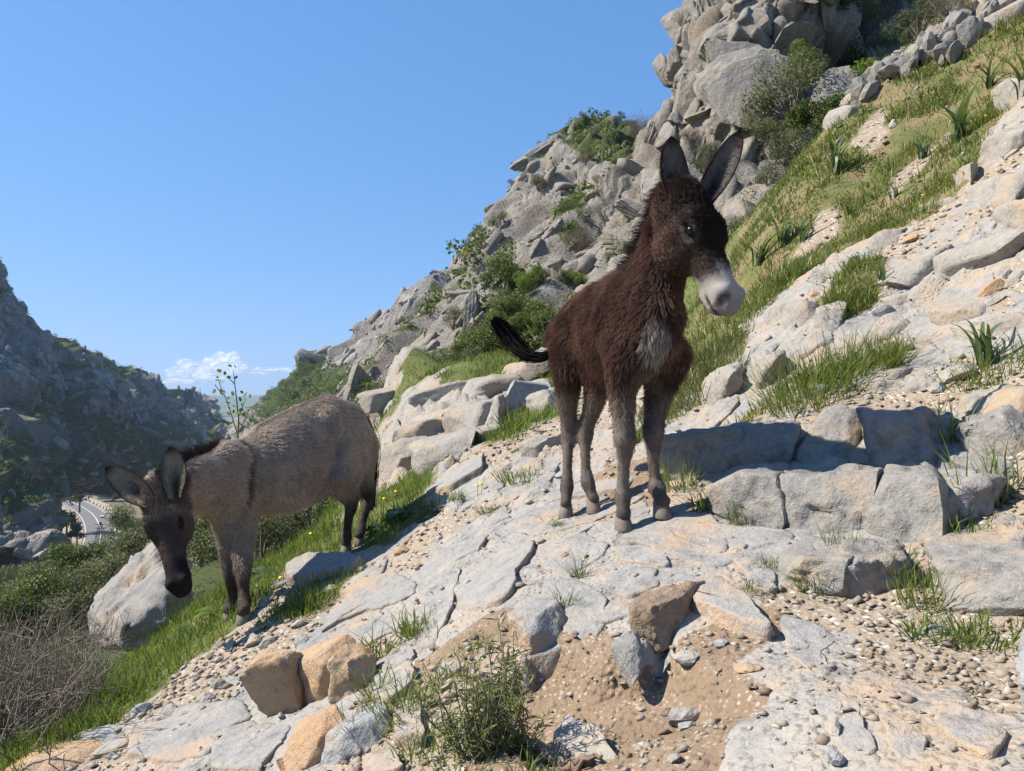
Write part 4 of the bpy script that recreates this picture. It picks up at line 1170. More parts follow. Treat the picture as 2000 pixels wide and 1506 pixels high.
RS = np.random.default_rng(3)
def z6(l): return [(600 + .4 * a, 950 + .4 * b) for a, b in l]
def z7(l): return [(1250 + .375 * a, 700 + .375 * b) for a, b in l]
def z5(l): return [(.4 * a, 1000 + .4 * b) for a, b in l]
def z9(l): return [(1200 + .4 * a, 1050 + .4 * b) for a, b in l]
HAND = [
 (z6([(770,300),(930,255),(1110,265),(1090,330),(1000,460),(1030,515),(960,600),(830,640),(725,600),(735,500),(765,390)]), .012),
 (z6([(545,390),(690,345),(745,400),(715,560),(690,640),(620,800),(535,810),(575,600),(520,450)]), .010),
 (z6([(200,545),(330,450),(430,425),(520,470),(530,520),(430,575),(290,605),(180,650),(60,715),(120,640)]), .012),
 (z6([(1120,300),(1260,260),(1350,230),(1470,290),(1430,360),(1290,425),(1145,400)]), .008),
 (z6([(1150,500),(1330,490),(1480,560),(1430,720),(1330,740),(1230,680),(1140,600)]), .014),
 (z6([(1310,440),(1500,385),(1700,420),(1720,500),(1560,555),(1440,505)]), .010),
 (z6([(1480,300),(1620,300),(1760,340),(1740,410),(1560,375)]), .010),
 (z6([(1420,190),(1640,140),(1960,120),(2060,200),(2050,330),(1780,330),(1490,260)]), .006),
 (z6([(700,230),(880,170),(1080,150),(1240,195),(1130,245),(930,250),(770,290)]), .006),
 (z6([(1790,545),(1960,510),(2140,560),(2200,640),(2080,670),(1900,620)]), .016),
 (z6([(300,690),(450,600),(540,640),(520,800),(420,760),(320,780)]), -.004),
 (z6([(330,905),(410,820),(480,790),(520,850),(470,920),(380,945)]), .02),
 (z6([(315,1070),(350,980),(430,935),(520,905),(510,1000),(450,1050),(390,1095)]), .03),
 (z6([(640,850),(720,820),(760,900),(690,930)]), .004),
 (z6([(920,240),(1110,270),(1100,310),(950,330)]), .004),
 (z6([(490,1080),(420,1130),(440,1250),(560,1270),(560,1140)]), .02),
 (z6([(280,1320),(420,1280),(480,1390),(300,1400)]), .015),
 (z7([(60,900),(300,860),(640,880),(780,900),(800,960),(560,1010),(350,960),(130,960)]), .004),
 (z7([(40,980),(200,960),(420,980),(560,1040),(420,1090),(220,1060),(60,1040)]), .006),
 (z7([(490,1070),(610,1060),(700,1130),(720,1240),(640,1250),(560,1190)]), .014),
 (z7([(70,1160),(260,1110),(310,1190),(150,1250)]), .010),
 (z7([(210,1240),(400,1200),(520,1260),(640,1420),(690,1467),(560,1440),(380,1360),(300,1320)]), .035),
 (z9([(810,390),(900,410),(1110,480),(1080,520),(980,560),(1120,640),(1040,660),(870,590)]), .02),
 (z9([(970,800),(1080,710),(1190,840),(1210,930),(1290,1080),(1140,1080),(1000,920)]), .02),
 (z9([(1280,860),(1400,880),(1520,1000),(1520,1140),(1400,1140),(1330,980)]), .02),
 (z9([(1590,880),(1760,900),(1920,980),(1880,1100),(1700,1040),(1580,940)]), .025),
 (z9([(590,900),(690,880),(860,990),(830,1080),(680,1060),(590,990)]), .004),
 (z9([(840,1010),(960,980),(1070,1100),(1060,1150),(900,1140)]), .008),
 (z9([(1540,1040),(1700,1060),(1780,1130),(1560,1150)]), .012),
 (z9([(1100,560),(1380,560),(1620,650),(1420,700),(1180,690)]), .006),
 (z5([(600,1070),(900,960),(1180,930),(1230,1010),(1050,1100),(1000,1200),(800,1230),(640,1200)]), .012),
 (z5([(190,1190),(480,1060),(600,1040),(620,1150),(400,1230),(220,1240)]), .012),
 (z5([(1000,1120),(1220,1030),(1420,1050),(1330,1180),(1280,1260),(1050,1260)]), .010),
 (z5([(1640,1010),(1770,990),(1790,1050),(1660,1060)]), .014),
 ([(560,1120),(600,1098),(660,1092),(705,1100),(690,1118),(620,1136),(560,1145)], .05),
 ([(980,960),(1060,918),(1090,925),(1060,955),(990,985)], .01),
 ([(830,965),(900,915),(945,890),(940,925),(880,958)], .03),
 ([(860,1020),(940,1000),(1000,1010),(960,1030),(880,1040)], .006),
]
hand_polys = []
for pts, off in HAND:
    if min(b for a, b in pts) > 1190 and max(a for a, b in pts) > 1500: off -= .018
    w = np.array([hit(*p)[:2] for p in pts])
    hand_polys.append(w)
    slab(w, off, RS, parent=ground)
# smaller flagstones filling the bedrock between them
seeds = []
tries = RS.random((9000, 2))
for a, b in tries:
    y = .85 * (4.3 / .85) ** a; x = (b * 1.55 - .78) * (y + .25)
    seeds.append((x, y))
seeds = np.array(seeds)
cv_ = cover(seeds[:, 0], seeds[:, 1])
okm = (cv_['r'] + .35 * cv_['s'] > .6) & (poly_dist(seeds[:, 0], seeds[:, 1], _pit) > .05)
seeds = seeds[okm]
keep = []
for s_ in seeds:
    if any(in_poly(s_, hp) for hp in hand_polys) or s_[1] < 2.1: continue
    r = .055 + .045 * s_[1]
    if all((s_[0] - k[0]) ** 2 + (s_[1] - k[1]) ** 2 > r * r for k in keep): keep.append(s_)
    if len(keep) >= 90: break
keep = np.array(keep)
for i, s_ in enumerate(keep):
    r = .055 + .045 * s_[1]
    poly = [s_ + 1.5 * r * np.array(c) for c in ((-1, -1), (1, -1), (1, 1), (-1, 1))]
    d2 = ((keep - s_) ** 2).sum(1)
    for j in np.argsort(d2)[1:13]:
        nrm = keep[j] - s_; L = np.linalg.norm(nrm); nrm = nrm / L; lim = L / 2 - .008 - .01 * RS.random()
        out = []
        for k in range(len(poly)):
            a, b = poly[k], poly[(k + 1) % len(poly)]
            da, db = (a - s_) @ nrm - lim, (b - s_) @ nrm - lim
            if da <= 0: out.append(a)
            if da * db < 0: out.append(a + (b - a) * (da / (da - db)))
        poly = out
        if len(poly) < 3: break
    if len(poly) < 3: continue
    slab(np.array(poly), -.010 + .012 * RS.random(), RS, parent=ground, tilt=.04, name='slab')

# cube-surface template for blocks and boulders
def cube_template(n):
    t = np.linspace(-1, 1, n + 1); idx = {}; V = []; Fq = []
    def vid(p):
        k = tuple(np.round(p, 5))
        if k not in idx: idx[k] = len(V); V.append(p)
        return idx[k]
    for ax in range(3):
        for sg in (-1, 1):
            for i in range(n):
                for j in range(n):
                    q = []
                    for (a, b) in ((i, j), (i + 1, j), (i + 1, j + 1), (i, j + 1)):
                        p = [0, 0, 0]; p[ax] = sg; p[(ax + 1) % 3] = t[a]; p[(ax + 2) % 3] = t[b]; q.append(vid(p))
                    Fq.append(q if sg > 0 else q[::-1])
    return np.array(V, float), np.array(Fq)
CUBE = {n: cube_template(n) for n in (4, 7, 12, 18, 32)}

def hexa(name, c8, mat, parent=None, n=12, p=9, rough=.02, cr=.02, seed=0, facets=12, fq=.80, label=None, cat=None, group=None, kind=None):
    """rock block from 8 corners: [front TL,TR,BR,BL, back TL,TR,BR,BL]"""
    V, Q = CUBE[n]
    V = V / (np.sum(np.abs(V) ** p, 1, keepdims=True) ** (1 / p)) * 1.06
    c8 = np.array(c8, float)
    u, v, w = (V[:, 0] + 1) / 2, (V[:, 2] + 1) / 2, (V[:, 1] + 1) / 2      # right, up, back
    def bil(TL, TR, BR, BL): return ((BL * (1 - u)[:, None] + BR * u[:, None]) * (1 - v)[:, None] + (TL * (1 - u)[:, None] + TR * u[:, None]) * v[:, None])
    X = bil(*c8[:4]) * (1 - w)[:, None] + bil(*c8[4:]) * w[:, None]
    ctr = c8.mean(0); size = np.linalg.norm(c8[0] - c8[2]) * .6 + .02
    dirn = X - ctr; dirn /= np.linalg.norm(dirn, axis=1, keepdims=True) + 1e-9
    X = X + dirn * (fbm(X * (1.3 / size), 3, seed + 3) * rough * 1.5 + crag(X * (2.6 / size), seed + 5, 1.0) * cr * .35)[:, None]
    r_ = np.random.default_rng(seed + 77)
    for k in range(facets):
        nn = r_.normal(size=3); nn[2] *= .8; nn /= np.linalg.norm(nn)
        pr = X @ nn
        lim = np.quantile(pr, fq + (.97 - fq) * r_.random())
        X = X - nn * np.maximum(pr - lim, 0)[:, None] * .92
    X = X + dirn * (fbm(X * (7 / size), 3, seed + 13) * rough * .45)[:, None]
    o = mesh_obj(name, X, Q, mat, parent, smooth=False)
    return tag(o, label, cat, group, kind)

def blk(TL, TR, BR, BL, depth, mat, parent=None, name='block', back=(.55, .83, .05), d=None, lean=.03, drop=.0, **kw):
    if d is None: dl, dr = hit(*BL)[1], hit(*BR)[1]
    elif isinstance(d, tuple): dl, dr = d
    else: dl = dr = d
    bk = np.array(back) / np.linalg.norm(back) * depth
    fr = [P(*TL, dl + lean), P(*TR, dr + lean), P(*BR, dr), P(*BL, dl)]
    fr[2][2] -= .04; fr[3][2] -= .04
    bkp = [fr[0] + bk + [0, 0, -drop], fr[1] + bk + [0, 0, -drop], fr[2] + bk, fr[3] + bk]
    return hexa(name, fr + bkp, mat, parent, **kw)

# the broken bedrock ledge to the right of the brown donkey
ledge = empty('rock_ledge', tuple(hit(1550, 1030)))
ledge['kind'] = 'structure'; ledge['label'] = 'stepped grey bedrock ledge beside the brown donkey'
LEDGE = [
 (z7([(365,605),(765,608),(800,885),(440,810)]), .34, {}),
 (z7([(782,622),(1235,620),(1180,905),(812,885)]), .32, {}),
 (z7([(1243,622),(1620,615),(1575,960),(1200,925)]), .34, {}),
 (z7([(1560,625),(1890,610),(1790,800),(1585,900)]), .30, dict(lean=-.01)),
 (z7([(60,425),(500,365),(520,565),(130,640)]), .42, dict(lean=.05)),
 (z7([(440,375),(800,350),(730,560),(470,590)]), .40, dict(lean=.03)),
 (z7([(960,270),(1160,275),(1075,560),(735,590)]), .30, dict(lean=.14)),
 (z7([(1175,290),(1515,282),(1545,560),(1240,612)]), .36, dict(lean=.06)),
 (z7([(1480,282),(1620,300),(1600,470),(1520,530)]), .30, dict(lean=.06)),
 (z7([(1700,350),(2060,240),(2080,500),(1690,480)]), .5, dict(lean=.02)),
 (z7([(1640,520),(1950,530),(1950,640),(1660,640)]), .4, dict(lean=.02)),
 (z7([(1575,1065),(2060,1075),(2080,1400),(1630,1290)]), .45, dict(lean=.10)),
 (z7([(720,1040),(1080,1050),(1090,1235),(800,1150)]), .30, dict(lean=.02)),
 (z7([(1060,1050),(1380,1040),(1400,1120),(1095,1230)]), .28, dict(lean=.0)),
 (z7([(1900,930),(2050,920),(2060,1050),(1880,1040)]), .3, {}),
]
for i, (q, dep, kw) in enumerate(LEDGE):
    cx_ = np.mean([a for a, b in q]); q = [(cx_ + (a - cx_) * 1.10, b + (3 if k_ > 1 else 0)) for k_, (a, b) in enumerate(q)]
    o = blk(*q, dep, M_BLOCK, ledge, 'block', p=30, rough=.012, cr=.05, n=18, facets=9, fq=.89, seed=100 + i * 7, back=(.42, .9, .02), **kw)
    o.matrix_parent_inverse = Matrix.Translation(-Vector(ledge.location))

# outcrops on the hillside and beside the path
out1 = empty('rock_outcrop', tuple(hit(1850, 560))); out1['kind'] = 'structure'; out1['label'] = 'slabby tan outcrop on the hillside'
HILL = [
 ([(1485,600),(1610,588),(1625,665),(1490,650)], .35, dict(p=4, lean=.1)),
 ([(1600,600),(1660,592),(1650,650),(1600,660)], .25, dict(p=6)),
 ([(1690,560),(1860,470),(1900,520),(1720,600)], .9, dict(lean=.25)),
 ([(1830,500),(2010,440),(2040,520),(1860,570)], .8, dict(lean=.2)),
 ([(1700,590),(1850,540),(1840,580),(1720,615)], .4, dict(lean=.1)),
 ([(1560,690),(1780,620),(1805,665),(1600,710)], .5, dict(lean=.12)),
 ([(1440,690),(1560,660),(1560,700),(1420,720)], .4, dict(lean=.1)),
 ([(1370,735),(1440,718),(1450,790),(1365,790)], .35, dict(p=5, lean=.1)),
 ([(1450,710),(1530,690),(1530,760),(1460,770)], .35, dict(lean=.1)),
 ([(1670,725),(1790,725),(1790,765),(1670,770)], .3, dict(lean=.05)),
 ([(1770,745),(1830,735),(1830,770),(1770,775)], .2, {}),
 ([(1640,490),(1760,435),(1790,455),(1650,515)], .3, dict(p=5, lean=.1)),
 ([(1600,525),(1680,495),(1690,520),(1610,550)], .3, dict(lean=.1)),
 ([(1795,400),(1890,375),(1900,395),(1800,412)], .4, dict(lean=.06)),
 ([(1850,340),(1930,305),(1950,350),(1850,365)], .5, dict(lean=.1)),
 ([(1925,270),(2010,235),(2030,300),(1935,320)], .6, dict(lean=.12)),
 ([(1890,360),(2020,330),(2030,420),(1900,410)], .5, dict(p=5, lean=.2)),
 ([(1950,400),(2040,380),(2060,450),(1960,455)], .4, dict(lean=.1)),
 ([(1945,150),(2030,110),(2040,190),(1950,215)], .6, dict(p=4, lean=.15)),
 ([(1610,215),(1672,193),(1690,230),(1615,255)], .5, dict(p=3.5, lean=.1)),
 ([(1880,20),(2030,-40),(2040,60),(1900,75)], 1.0, dict(p=6, lean=.3)),
 ([(1820,590),(1960,560),(1990,610),(1840,640)], .4, dict(lean=.1)),
 ([(1870,640),(2020,610),(2030,665),(1880,680)], .4, dict(lean=.1)),
 ([(1890,790),(2040,770),(2040,850),(1890,850)], .4, dict(lean=.05)),
]
for (a, b, w_, h_) in [(2080,520,160,60),(2120,640,180,70),(2260,560,170,80),(2100,760,170,70),(2300,720,200,90),(2140,900,190,100),(2380,880,220,120),(2160,1060,200,110),(2420,1050,240,130),(2200,1240,230,120),(2080,400,150,60),(2250,420,160,70),(2120,290,140,60),(2300,260,150,80),(2480,640,220,100)]:
    HILL.append(([(a, b), (a + w_, b - 25), (a + w_ + 12, b + h_ - 25), (a - 8, b + h_)], .35, dict(lean=.1)))
for i, (q, dep, kw) in enumerate(HILL):
    kw = dict(kw); kw.setdefault('p', 9)
    o = blk(*q, dep, M_TAN, out1, 'block', rough=.035, cr=.04, n=12, seed=300 + i * 7, back=(.35, .92, .12), **kw)
    o.matrix_parent_inverse = Matrix.Translation(-Vector(out1.location))
out2 = empty('path_outcrop', tuple(hit(880, 850))); out2['kind'] = 'structure'; out2['label'] = 'craggy pale bedrock ledge between the two donkeys'
PATHR = [
 ([(700,800),(800,770),(830,800),(720,835)], .9, {}), ([(790,775),(900,745),(920,775),(810,810)], .9, {}),
 ([(870,748),(1000,738),(1010,775),(890,790)], .9, {}), ([(730,850),(850,820),(880,850),(760,905)], .8, {}),
 ([(850,800),(940,790),(960,845),(860,850)], .6, {}), ([(765,825),(880,800),(880,835),(770,860)], .5, {}),
 ([(735,880),(780,860),(800,930),(735,935)], .6, {}), ([(790,870),(900,860),(920,900),(800,930)], .6, {}),
 ([(850,850),(955,838),(960,860),(860,875)], .35, {}), ([(1000,755),(1080,745),(1080,775),(1010,780)], .4, {}),
 ([(1020,775),(1085,760),(1090,800),(1030,810)], .35, {}), ([(985,880),(1080,858),(1100,895),(1000,910)], .4, {}),
 ([(940,790),(975,775),(975,840),(950,845)], .3, {}), ([(960,720),(1060,700),(1075,745),(970,750)], .7, {}),
 ([(1030,690),(1090,680),(1090,720),(1040,725)], .5, {}), ([(690,770),(770,765),(770,800),(700,805)], 1.2, dict(d=11.)),
]
for i, (q, dep, kw) in enumerate(PATHR):
    o = blk(*q, dep, M_TAN, out2, 'block', p=7, rough=.05, cr=.085, n=12, seed=500 + i * 7, back=(.3, .92, .1), lean=.08, **kw)
    o.matrix_parent_inverse = Matrix.Translation(-Vector(out2.location))

# single boulders
def boulder(q, dep, mat, label, **kw):
    kw.setdefault('n', 18); kw.setdefault('p', 10); kw.setdefault('rough', .03); kw.setdefault('cr', .03)
    return blk(*q, dep, mat, None, 'boulder', label=label, cat='boulder', **kw)
boulder([(962,752),(1018,738),(1040,800),(958,826)], .45, M_GREY, 'upright dark grey angular boulder beside the path behind the brown donkey', seed=901, lean=.12, back=(.6, .8, .0), p=12)
boulder([(452,1292),(556,1284),(592,1392),(508,1418)], .16, M_ORANGE, 'ochre boulder with a grey face, leftmost of the pile in the foreground', seed=911, lean=.03, rough=.02, cr=.03, back=(.1, 1, .1))
boulder([(566,1285),(660,1272),(655,1380),(585,1378)], .15, M_ORANGE, 'ochre boulder with a grey flank, middle of the foreground pile', seed=917, lean=.04, rough=.02, cr=.025, back=(.2, 1, .1))
boulder([(640,1285),(722,1300),(706,1360),(650,1386)], .15, M_ORANGE, 'ochre boulder with a wedge top, rightmost of the foreground pile', seed=921, lean=.05, rough=.02, cr=.02, back=(.2, 1, .05))
boulder([(575,1418),(648,1402),(610,1520),(518,1515)], .14, M_ORANGE, 'long flat ochre stone leaning in front of the boulder pile', seed=927, lean=.09, rough=.012, cr=.012, back=(.5, .8, .2))
boulder([(632,1432),(702,1436),(716,1505),(618,1500)], .14, M_GREY, 'blue grey cubic stone beside the leaning ochre stone', seed=931, lean=.06, rough=.012, cr=.015, back=(.3, .9, .1))
boulder([(160,1225),(325,1080),(365,1300),(95,1390)], 1.6, M_BLOCK, 'big pale weathered boulder at the grass edge under the grey donkeys head', seed=941, lean=.75, p=4, rough=.16, cr=.30, n=32, facets=12, back=(-.35, .9, .05), d=(4.9, 4.9))
M_BROWN = rock_mat('brown_rock', 2.0, .85, .022, grey=(.19, .135, .092), pale=(.29, .21, .145), tan=(.30, .19, .11), tan_amount=.4)
boulder([(1215,1185),(1308,1176),(1302,1262),(1222,1270)], .25, M_BROWN, 'brown cracked rock under the edge of the bedrock shelf', seed=951, p=6, lean=.08, rough=.02, cr=.03)
boulder([(960,1205),(1050,1200),(1068,1282),(1005,1290)], .22, M_SLAB, 'grey wedge of rock at the edge of the bedrock shelf', seed=955, p=6, lean=.12, rough=.02, cr=.03)
boulder([(1188,1256),(1222,1248),(1246,1312),(1205,1302)], .08, M_BLOCK, 'narrow dark rock splinter standing in the earth bank', seed=959, p=6, lean=.06, rough=.012, cr=.02)
boulder([(2005,1290),(2060,1290),(2060,1420),(1990,1400)], .2, M_GREY, 'grey stone cut by the frame beside the gravel', seed=961, p=6, lean=.03)
boulder([(-20,1492),(120,1495),(130,1530),(-20,1530)], .2, M_ORANGE, 'ochre rock at the bottom corner under the dry bush', seed=963, p=4, lean=.02)

# loose stones: a few shapes, many copies
def chop(seed, sub=2, flat=.65, k=11):
    r = np.random.default_rng(seed)
    import bmesh
    bm = bmesh.new(); bmesh.ops.create_icosphere(bm, subdivisions=sub, radius=1.0)
    V = np.array([v.co for v in bm.verts]); Fc = np.array([[v.index for v in f.verts] for f in bm.faces]); bm.free()
    nrm = r.normal(size=(k, 3)); nrm /= np.linalg.norm(nrm, axis=1, keepdims=True)
    dd = .55 + .4 * r.random(k)
    c = V @ nrm.T
    rad = np.min(np.where(c > .05, dd / np.maximum(c, .05), 9), 1)
    V = V * np.minimum(rad, 1.15)[:, None]
    V = V + V * (fbm(V * 2.5, 3, seed) * .10)[:, None]
    V[:, 2] *= flat
    return V, Fc
STONES = []
for i in range(8):
    V, Fc = chop(40 + i, 2 if i < 5 else 2, (.55, .7, .45, .8, .6, .5, .75, .4)[i])
    me = bpy.data.meshes.new('stone'); me.from_pydata(V.tolist(), [], Fc.tolist()); me.update()
    STONES.append(me)
STONE_M = [M_PALE, M_GREY, M_ORANGE, M_TAN]
stone_objs = {}
def stone(px, py, size_px, mat, label, group=None, var=None, sink=.25, stretch=None, where=None, wsize=None):
    p = hit(px, py) if where is None else where
    r = size_px / F * p[1] * .5 if wsize is None else wsize
    k = RS.integers(0, 8) if var is None else var
    key = (int(k), mat.name)
    if key not in stone_objs:
        me = STONES[int(k)].copy(); me.materials.append(mat); stone_objs[key] = me
    o = bpy.data.objects.new('stone', stone_objs[key])
    zz = float(relief_z(p[0], p[1]))
    inpit = float(poly_dist(np.array([p[0]]), np.array([p[1]]), _pit)[0]) < .04
    o.location = (p[0], p[1], (zz if inpit else max(zz, p[2] - .02)) + r * (.45 - sink))
    sx = stretch or (1 + .5 * RS.random())
    o.scale = (r * sx, r * (.7 + .4 * RS.random()), r * (.8 + .4 * RS.random()))
    n = gnormal(p[0], p[1])
    o.rotation_euler = Vector((n[0], n[1], n[2])).to_track_quat('Z', 'Y').to_euler()
    o.rotation_euler.rotate_axis('Z', RS.random() * 6.28)
    COL.objects.link(o)
    return tag(o, label, 'stone', group)
NAMED = [
 (785,1078,34,M_ORANGE,'small tan stone lying by the hind hooves of the grey donkey'),
 (1335,1320,62,M_PALE,'pale triangular stone lying on the brown earth'),
 (1342,1338,34,M_GREY,'small dark stone leaning on the pale triangular stone'),
 (320,1400,58,M_PALE,'squat pale stone at the lower edge of the grass'),
 (275,1392,48,M_GREY,'grey stone beside the squat pale stone at the grass edge'),
 (450,1268,34,M_TAN,'square tan stone just behind the boulder pile'),
 (495,1260,42,M_PALE,'white stone just behind the boulder pile'),
 (583,1222,34,M_PALE,'pale stone among grass between grey donkey and boulder pile'),
 (520,1180,44,M_PALE,'pale angular stone at the grey donkeys front hoof'),
 (645,1155,40,M_PALE,'flat pale stone beside the gravel track'),
 (640,1250,34,M_TAN,'tan stone among gravel behind the boulder pile'),
 (660,1250,24,M_ORANGE,'small ochre stone touching the tan stone'),
 (1690,700,40,M_PALE,'pale flat stone below the slabby outcrop'),
 (1645,750,36,M_PALE,'pale stone sitting in front of the long grass clump'),
 (1870,745,70,M_PALE,'whitish split stone above the rock ledge'),
 (1830,768,46,M_GREY,'blue grey stone above the rock ledge'),
 (1960,770,60,M_PALE,'white rubble stone at the frame edge above the ledge'),
 (1920,475,44,M_GREY,'flat grey stone perched on the upper slab'),
 (1935,465,40,M_PALE,'cream stone beside the flat grey stone on the upper slab'),
 (1780,465,30,M_ORANGE,'cream stone on the earth bank below the grass'),
 (1590,575,24,M_ORANGE,'small orange stone on the rounded boulder'),
 (1935,570,52,M_ORANGE,'cream flat stone under the upper slab'),
 (1935,645,50,M_PALE,'cream stone beside the sword-leaved plant'),
 (1730,612,46,M_GREY,'thin blue grey plate of rock standing on the outcrop'),
 (1140,1105,0,None,None),
]
for px, py, s_, m_, lb in NAMED:
    if m_ is None: continue
    stone(px, py, s_, m_, lb)
flat = slab(np.array([hit(*p)[:2] for p in [(1080,1380),(1110,1340),(1165,1365),(1212,1425),(1130,1420)]]), -.055, RS, M_PALE, .05, .006, .05, name='stone')
tag(flat, 'flat cream slab lying on the brown earth beside the woody root', 'stone')
# scattered ones: share of each cover
cand = RS.random((30000, 2))
yy = .95 * (9.0 / .95) ** cand[:, 0]; xx = (cand[:, 1] * 1.7 - .85) * (yy + .2)
cw_ = cover(xx, yy)
dens = .9 * cw_['s'] + .22 * cw_['o'] + .05 * cw_['d'] + .03 * cw_['r'] + .02 * cw_['h']
pick = np.where((RS.random(len(xx)) < dens * .35) & (foot_mask(xx, yy) > .9))[0]
ANCH = [(foal_root, 'the brown donkey', (1210, 1010)), (0, 'the grey donkeys front hooves', (460, 1205)), (0, 'the grey donkeys hind hooves', (690, 1070)), (0, 'the ochre boulder pile', (590, 1350)), (0, 'the stepped rock ledge', (1600, 1000)),
        (0, 'the low rock shelf', (1650, 1130)), (0, 'the earth pit', (1250, 1350)), (0, 'the upright grey boulder', (990, 790)), (0, 'the large rushy clump', (1600, 770)), (0, 'the pale slab outcrop', (1800, 560)), (0, 'the wormwood bush', (960, 1400)),
        (0, 'the bottom right slabs', (1750, 1420)), (0, 'the lower left slab', (350, 1440)), (0, 'the right block', (1900, 1160)), (0, 'the blue green sword-leaved plant', (1925, 710)), (0, 'the gravel track', (780, 1120)), (0, 'the long bedrock slab', (860, 1200)), (0, 'the pale path ledge', (860, 850)), (0, 'the hillside sword-leaved plants', (1700, 380))]
def where_words(x, y, z):
    px_, py_ = PX(np.array([x, y, z]))
    k = min(range(len(ANCH)), key=lambda i: np.hypot(ANCH[i][2][0] - px_, 1.4 * (ANCH[i][2][1] - py_)))
    dx, dy = px_ - ANCH[k][2][0], py_ - ANCH[k][2][1]
    far = 'well ' if np.hypot(dx, dy) > 110 else 'just '
    return far + ('left of ' if dx < 0 else 'right of ') + ANCH[k][1] if abs(dx) > 1.2 * abs(dy) else far + ('beyond ' if dy < 0 else 'in front of ') + ANCH[k][1]
for i in pick[:290]:
    m_ = STONE_M[RS.choice(4, p=(.5, .22, .10, .18))]
    cn = {'pale_stone': 'pale', 'grey_stone': 'blue grey', 'ochre_stone': 'ochre', 'tan_outcrop': 'tan'}[m_.name]
    ws = (.010 + .016 * RS.random() ** 2) * (.8 + .22 * yy[i]); zi = float(ground_z(xx[i], yy[i]))
    sz = 'tiny' if ws < .013 * (.8 + .22 * yy[i]) else 'small' if ws < .019 * (.8 + .22 * yy[i]) else 'fist-sized'
    k_ = RS.integers(0, 8); sh = ('flat ', 'blunt ', 'flat ', 'chunky ', 'angular ', 'flat ', 'chunky ', 'thin ')[k_]
    stone(0, 0, 0, m_, '%s %s%s stone lying %s' % (sz, sh, cn, where_words(xx[i], yy[i], zi)), 'loose stones scattered on the ground', var=k_, where=np.array([xx[i], yy[i], zi]), wsize=ws)
# gravel too small to count
def gravel(n, ymin, ymax, name, label):
    c = RS.random((n * 7, 2)); y = ymin * (ymax / ymin) ** c[:, 0]; x = (c[:, 1] * 2.1 - .9) * (y + .2)
    w = cover(x, y)
    d = 1.0 * w['s'] + .6 * w['o'] + .2 * w['d'] + .10 * w['r'] + .05 * w['h']
    k = np.where((RS.random(len(x)) < d) & (foot_mask(x, y) > .5))[0][:n]
    x, y = x[k], y[k]
    B = np.array([[1, 0, 0], [-1, 0, 0], [0, 1, 0], [0, -1, 0], [0, 0, 1], [0, 0, -1]], float)
    Fo = np.array([[0, 2, 4], [2, 1, 4], [1, 3, 4], [3, 0, 4], [2, 0, 5], [1, 2, 5], [3, 1, 5], [0, 3, 5]])
    r = (.0035 + .0065 * RS.random(len(x)) ** 2.5) * (.65 + .4 * y)
    a = RS.random(len(x)) * 6.28
    V = B[None] * (1 + .5 * RS.normal(size=(len(x), 6, 1)).clip(-1, 1)) * r[:, None, None] * [1.25, .9, .6]
    V = V + RS.normal(size=V.shape) * r[:, None, None] * .22
    ca, sa = np.cos(a)[:, None], np.sin(a)[:, None]
    V = np.stack([V[..., 0] * ca - V[..., 1] * sa, V[..., 0] * sa + V[..., 1] * ca, V[..., 2]], -1)
    V = V + np.stack([x, y, relief_z(x, y) + r * .25], -1)[:, None]
    Fa = (Fo[None] + (np.arange(len(x)) * 6)[:, None, None]).reshape(-1, 3)
    o = mesh_obj(name, V.reshape(-1, 3), Fa, M_GRAVEL, None, {'tone': np.repeat(RS.random(len(x)), 6)})
    return tag(o, label, 'gravel', kind='stuff')
nb = NB('gravel_chips'); a = nb.attr('tone').outputs['Fac']
nb.color(nb.ramp(a, [(0, (.15, .12, .09)), (.35, (.24, .195, .15)), (.75, (.29, .255, .21)), (1, (.38, .35, .31))])); nb.rough(.9)
M_GRAVEL = nb.m
gravel(14000, .85, 8.0, 'gravel', 'loose pale gravel and chips of rock scattered over the path')

# line of heaped stones along the crest of the hillside
wall = empty('dry_stone_wall', tuple(hit(1760, 150)), 'low line of heaped grey stones along the crest of the grassy hillside', 'wall')
wp = [hit(a, b) for a, b in ((1650, 215), (1700, 178), (1750, 150), (1800, 118), (1850, 82), (1900, 48), (1950, 12))]
wp = np.array(wp)
for i in range(150):
    t = RS.random() * (len(wp) - 1); k = int(t); p = wp[k] * (1 - t + k) + wp[min(k + 1, len(wp) - 1)] * (t - k)
    p = p + RS.normal(size=3) * [.16, .2, 0]
    p[2] = relief_z(p[0], p[1]) + .04 + .10 * RS.random()
    k = RS.integers(0, 8); key = (int(k), M_BLOCK.name)
    if key not in stone_objs:
        me = STONES[int(k)].copy(); me.materials.append(M_BLOCK); stone_objs[key] = me
    o = bpy.data.objects.new('stone', stone_objs[key]); r = .05 + .07 * RS.random()
    o.location = Vector(p) - Vector(wall.location); o.scale = (r * 1.3, r, r); o.rotation_euler = tuple(RS.random(3) * 6)
    COL.objects.link(o); o.parent = wall

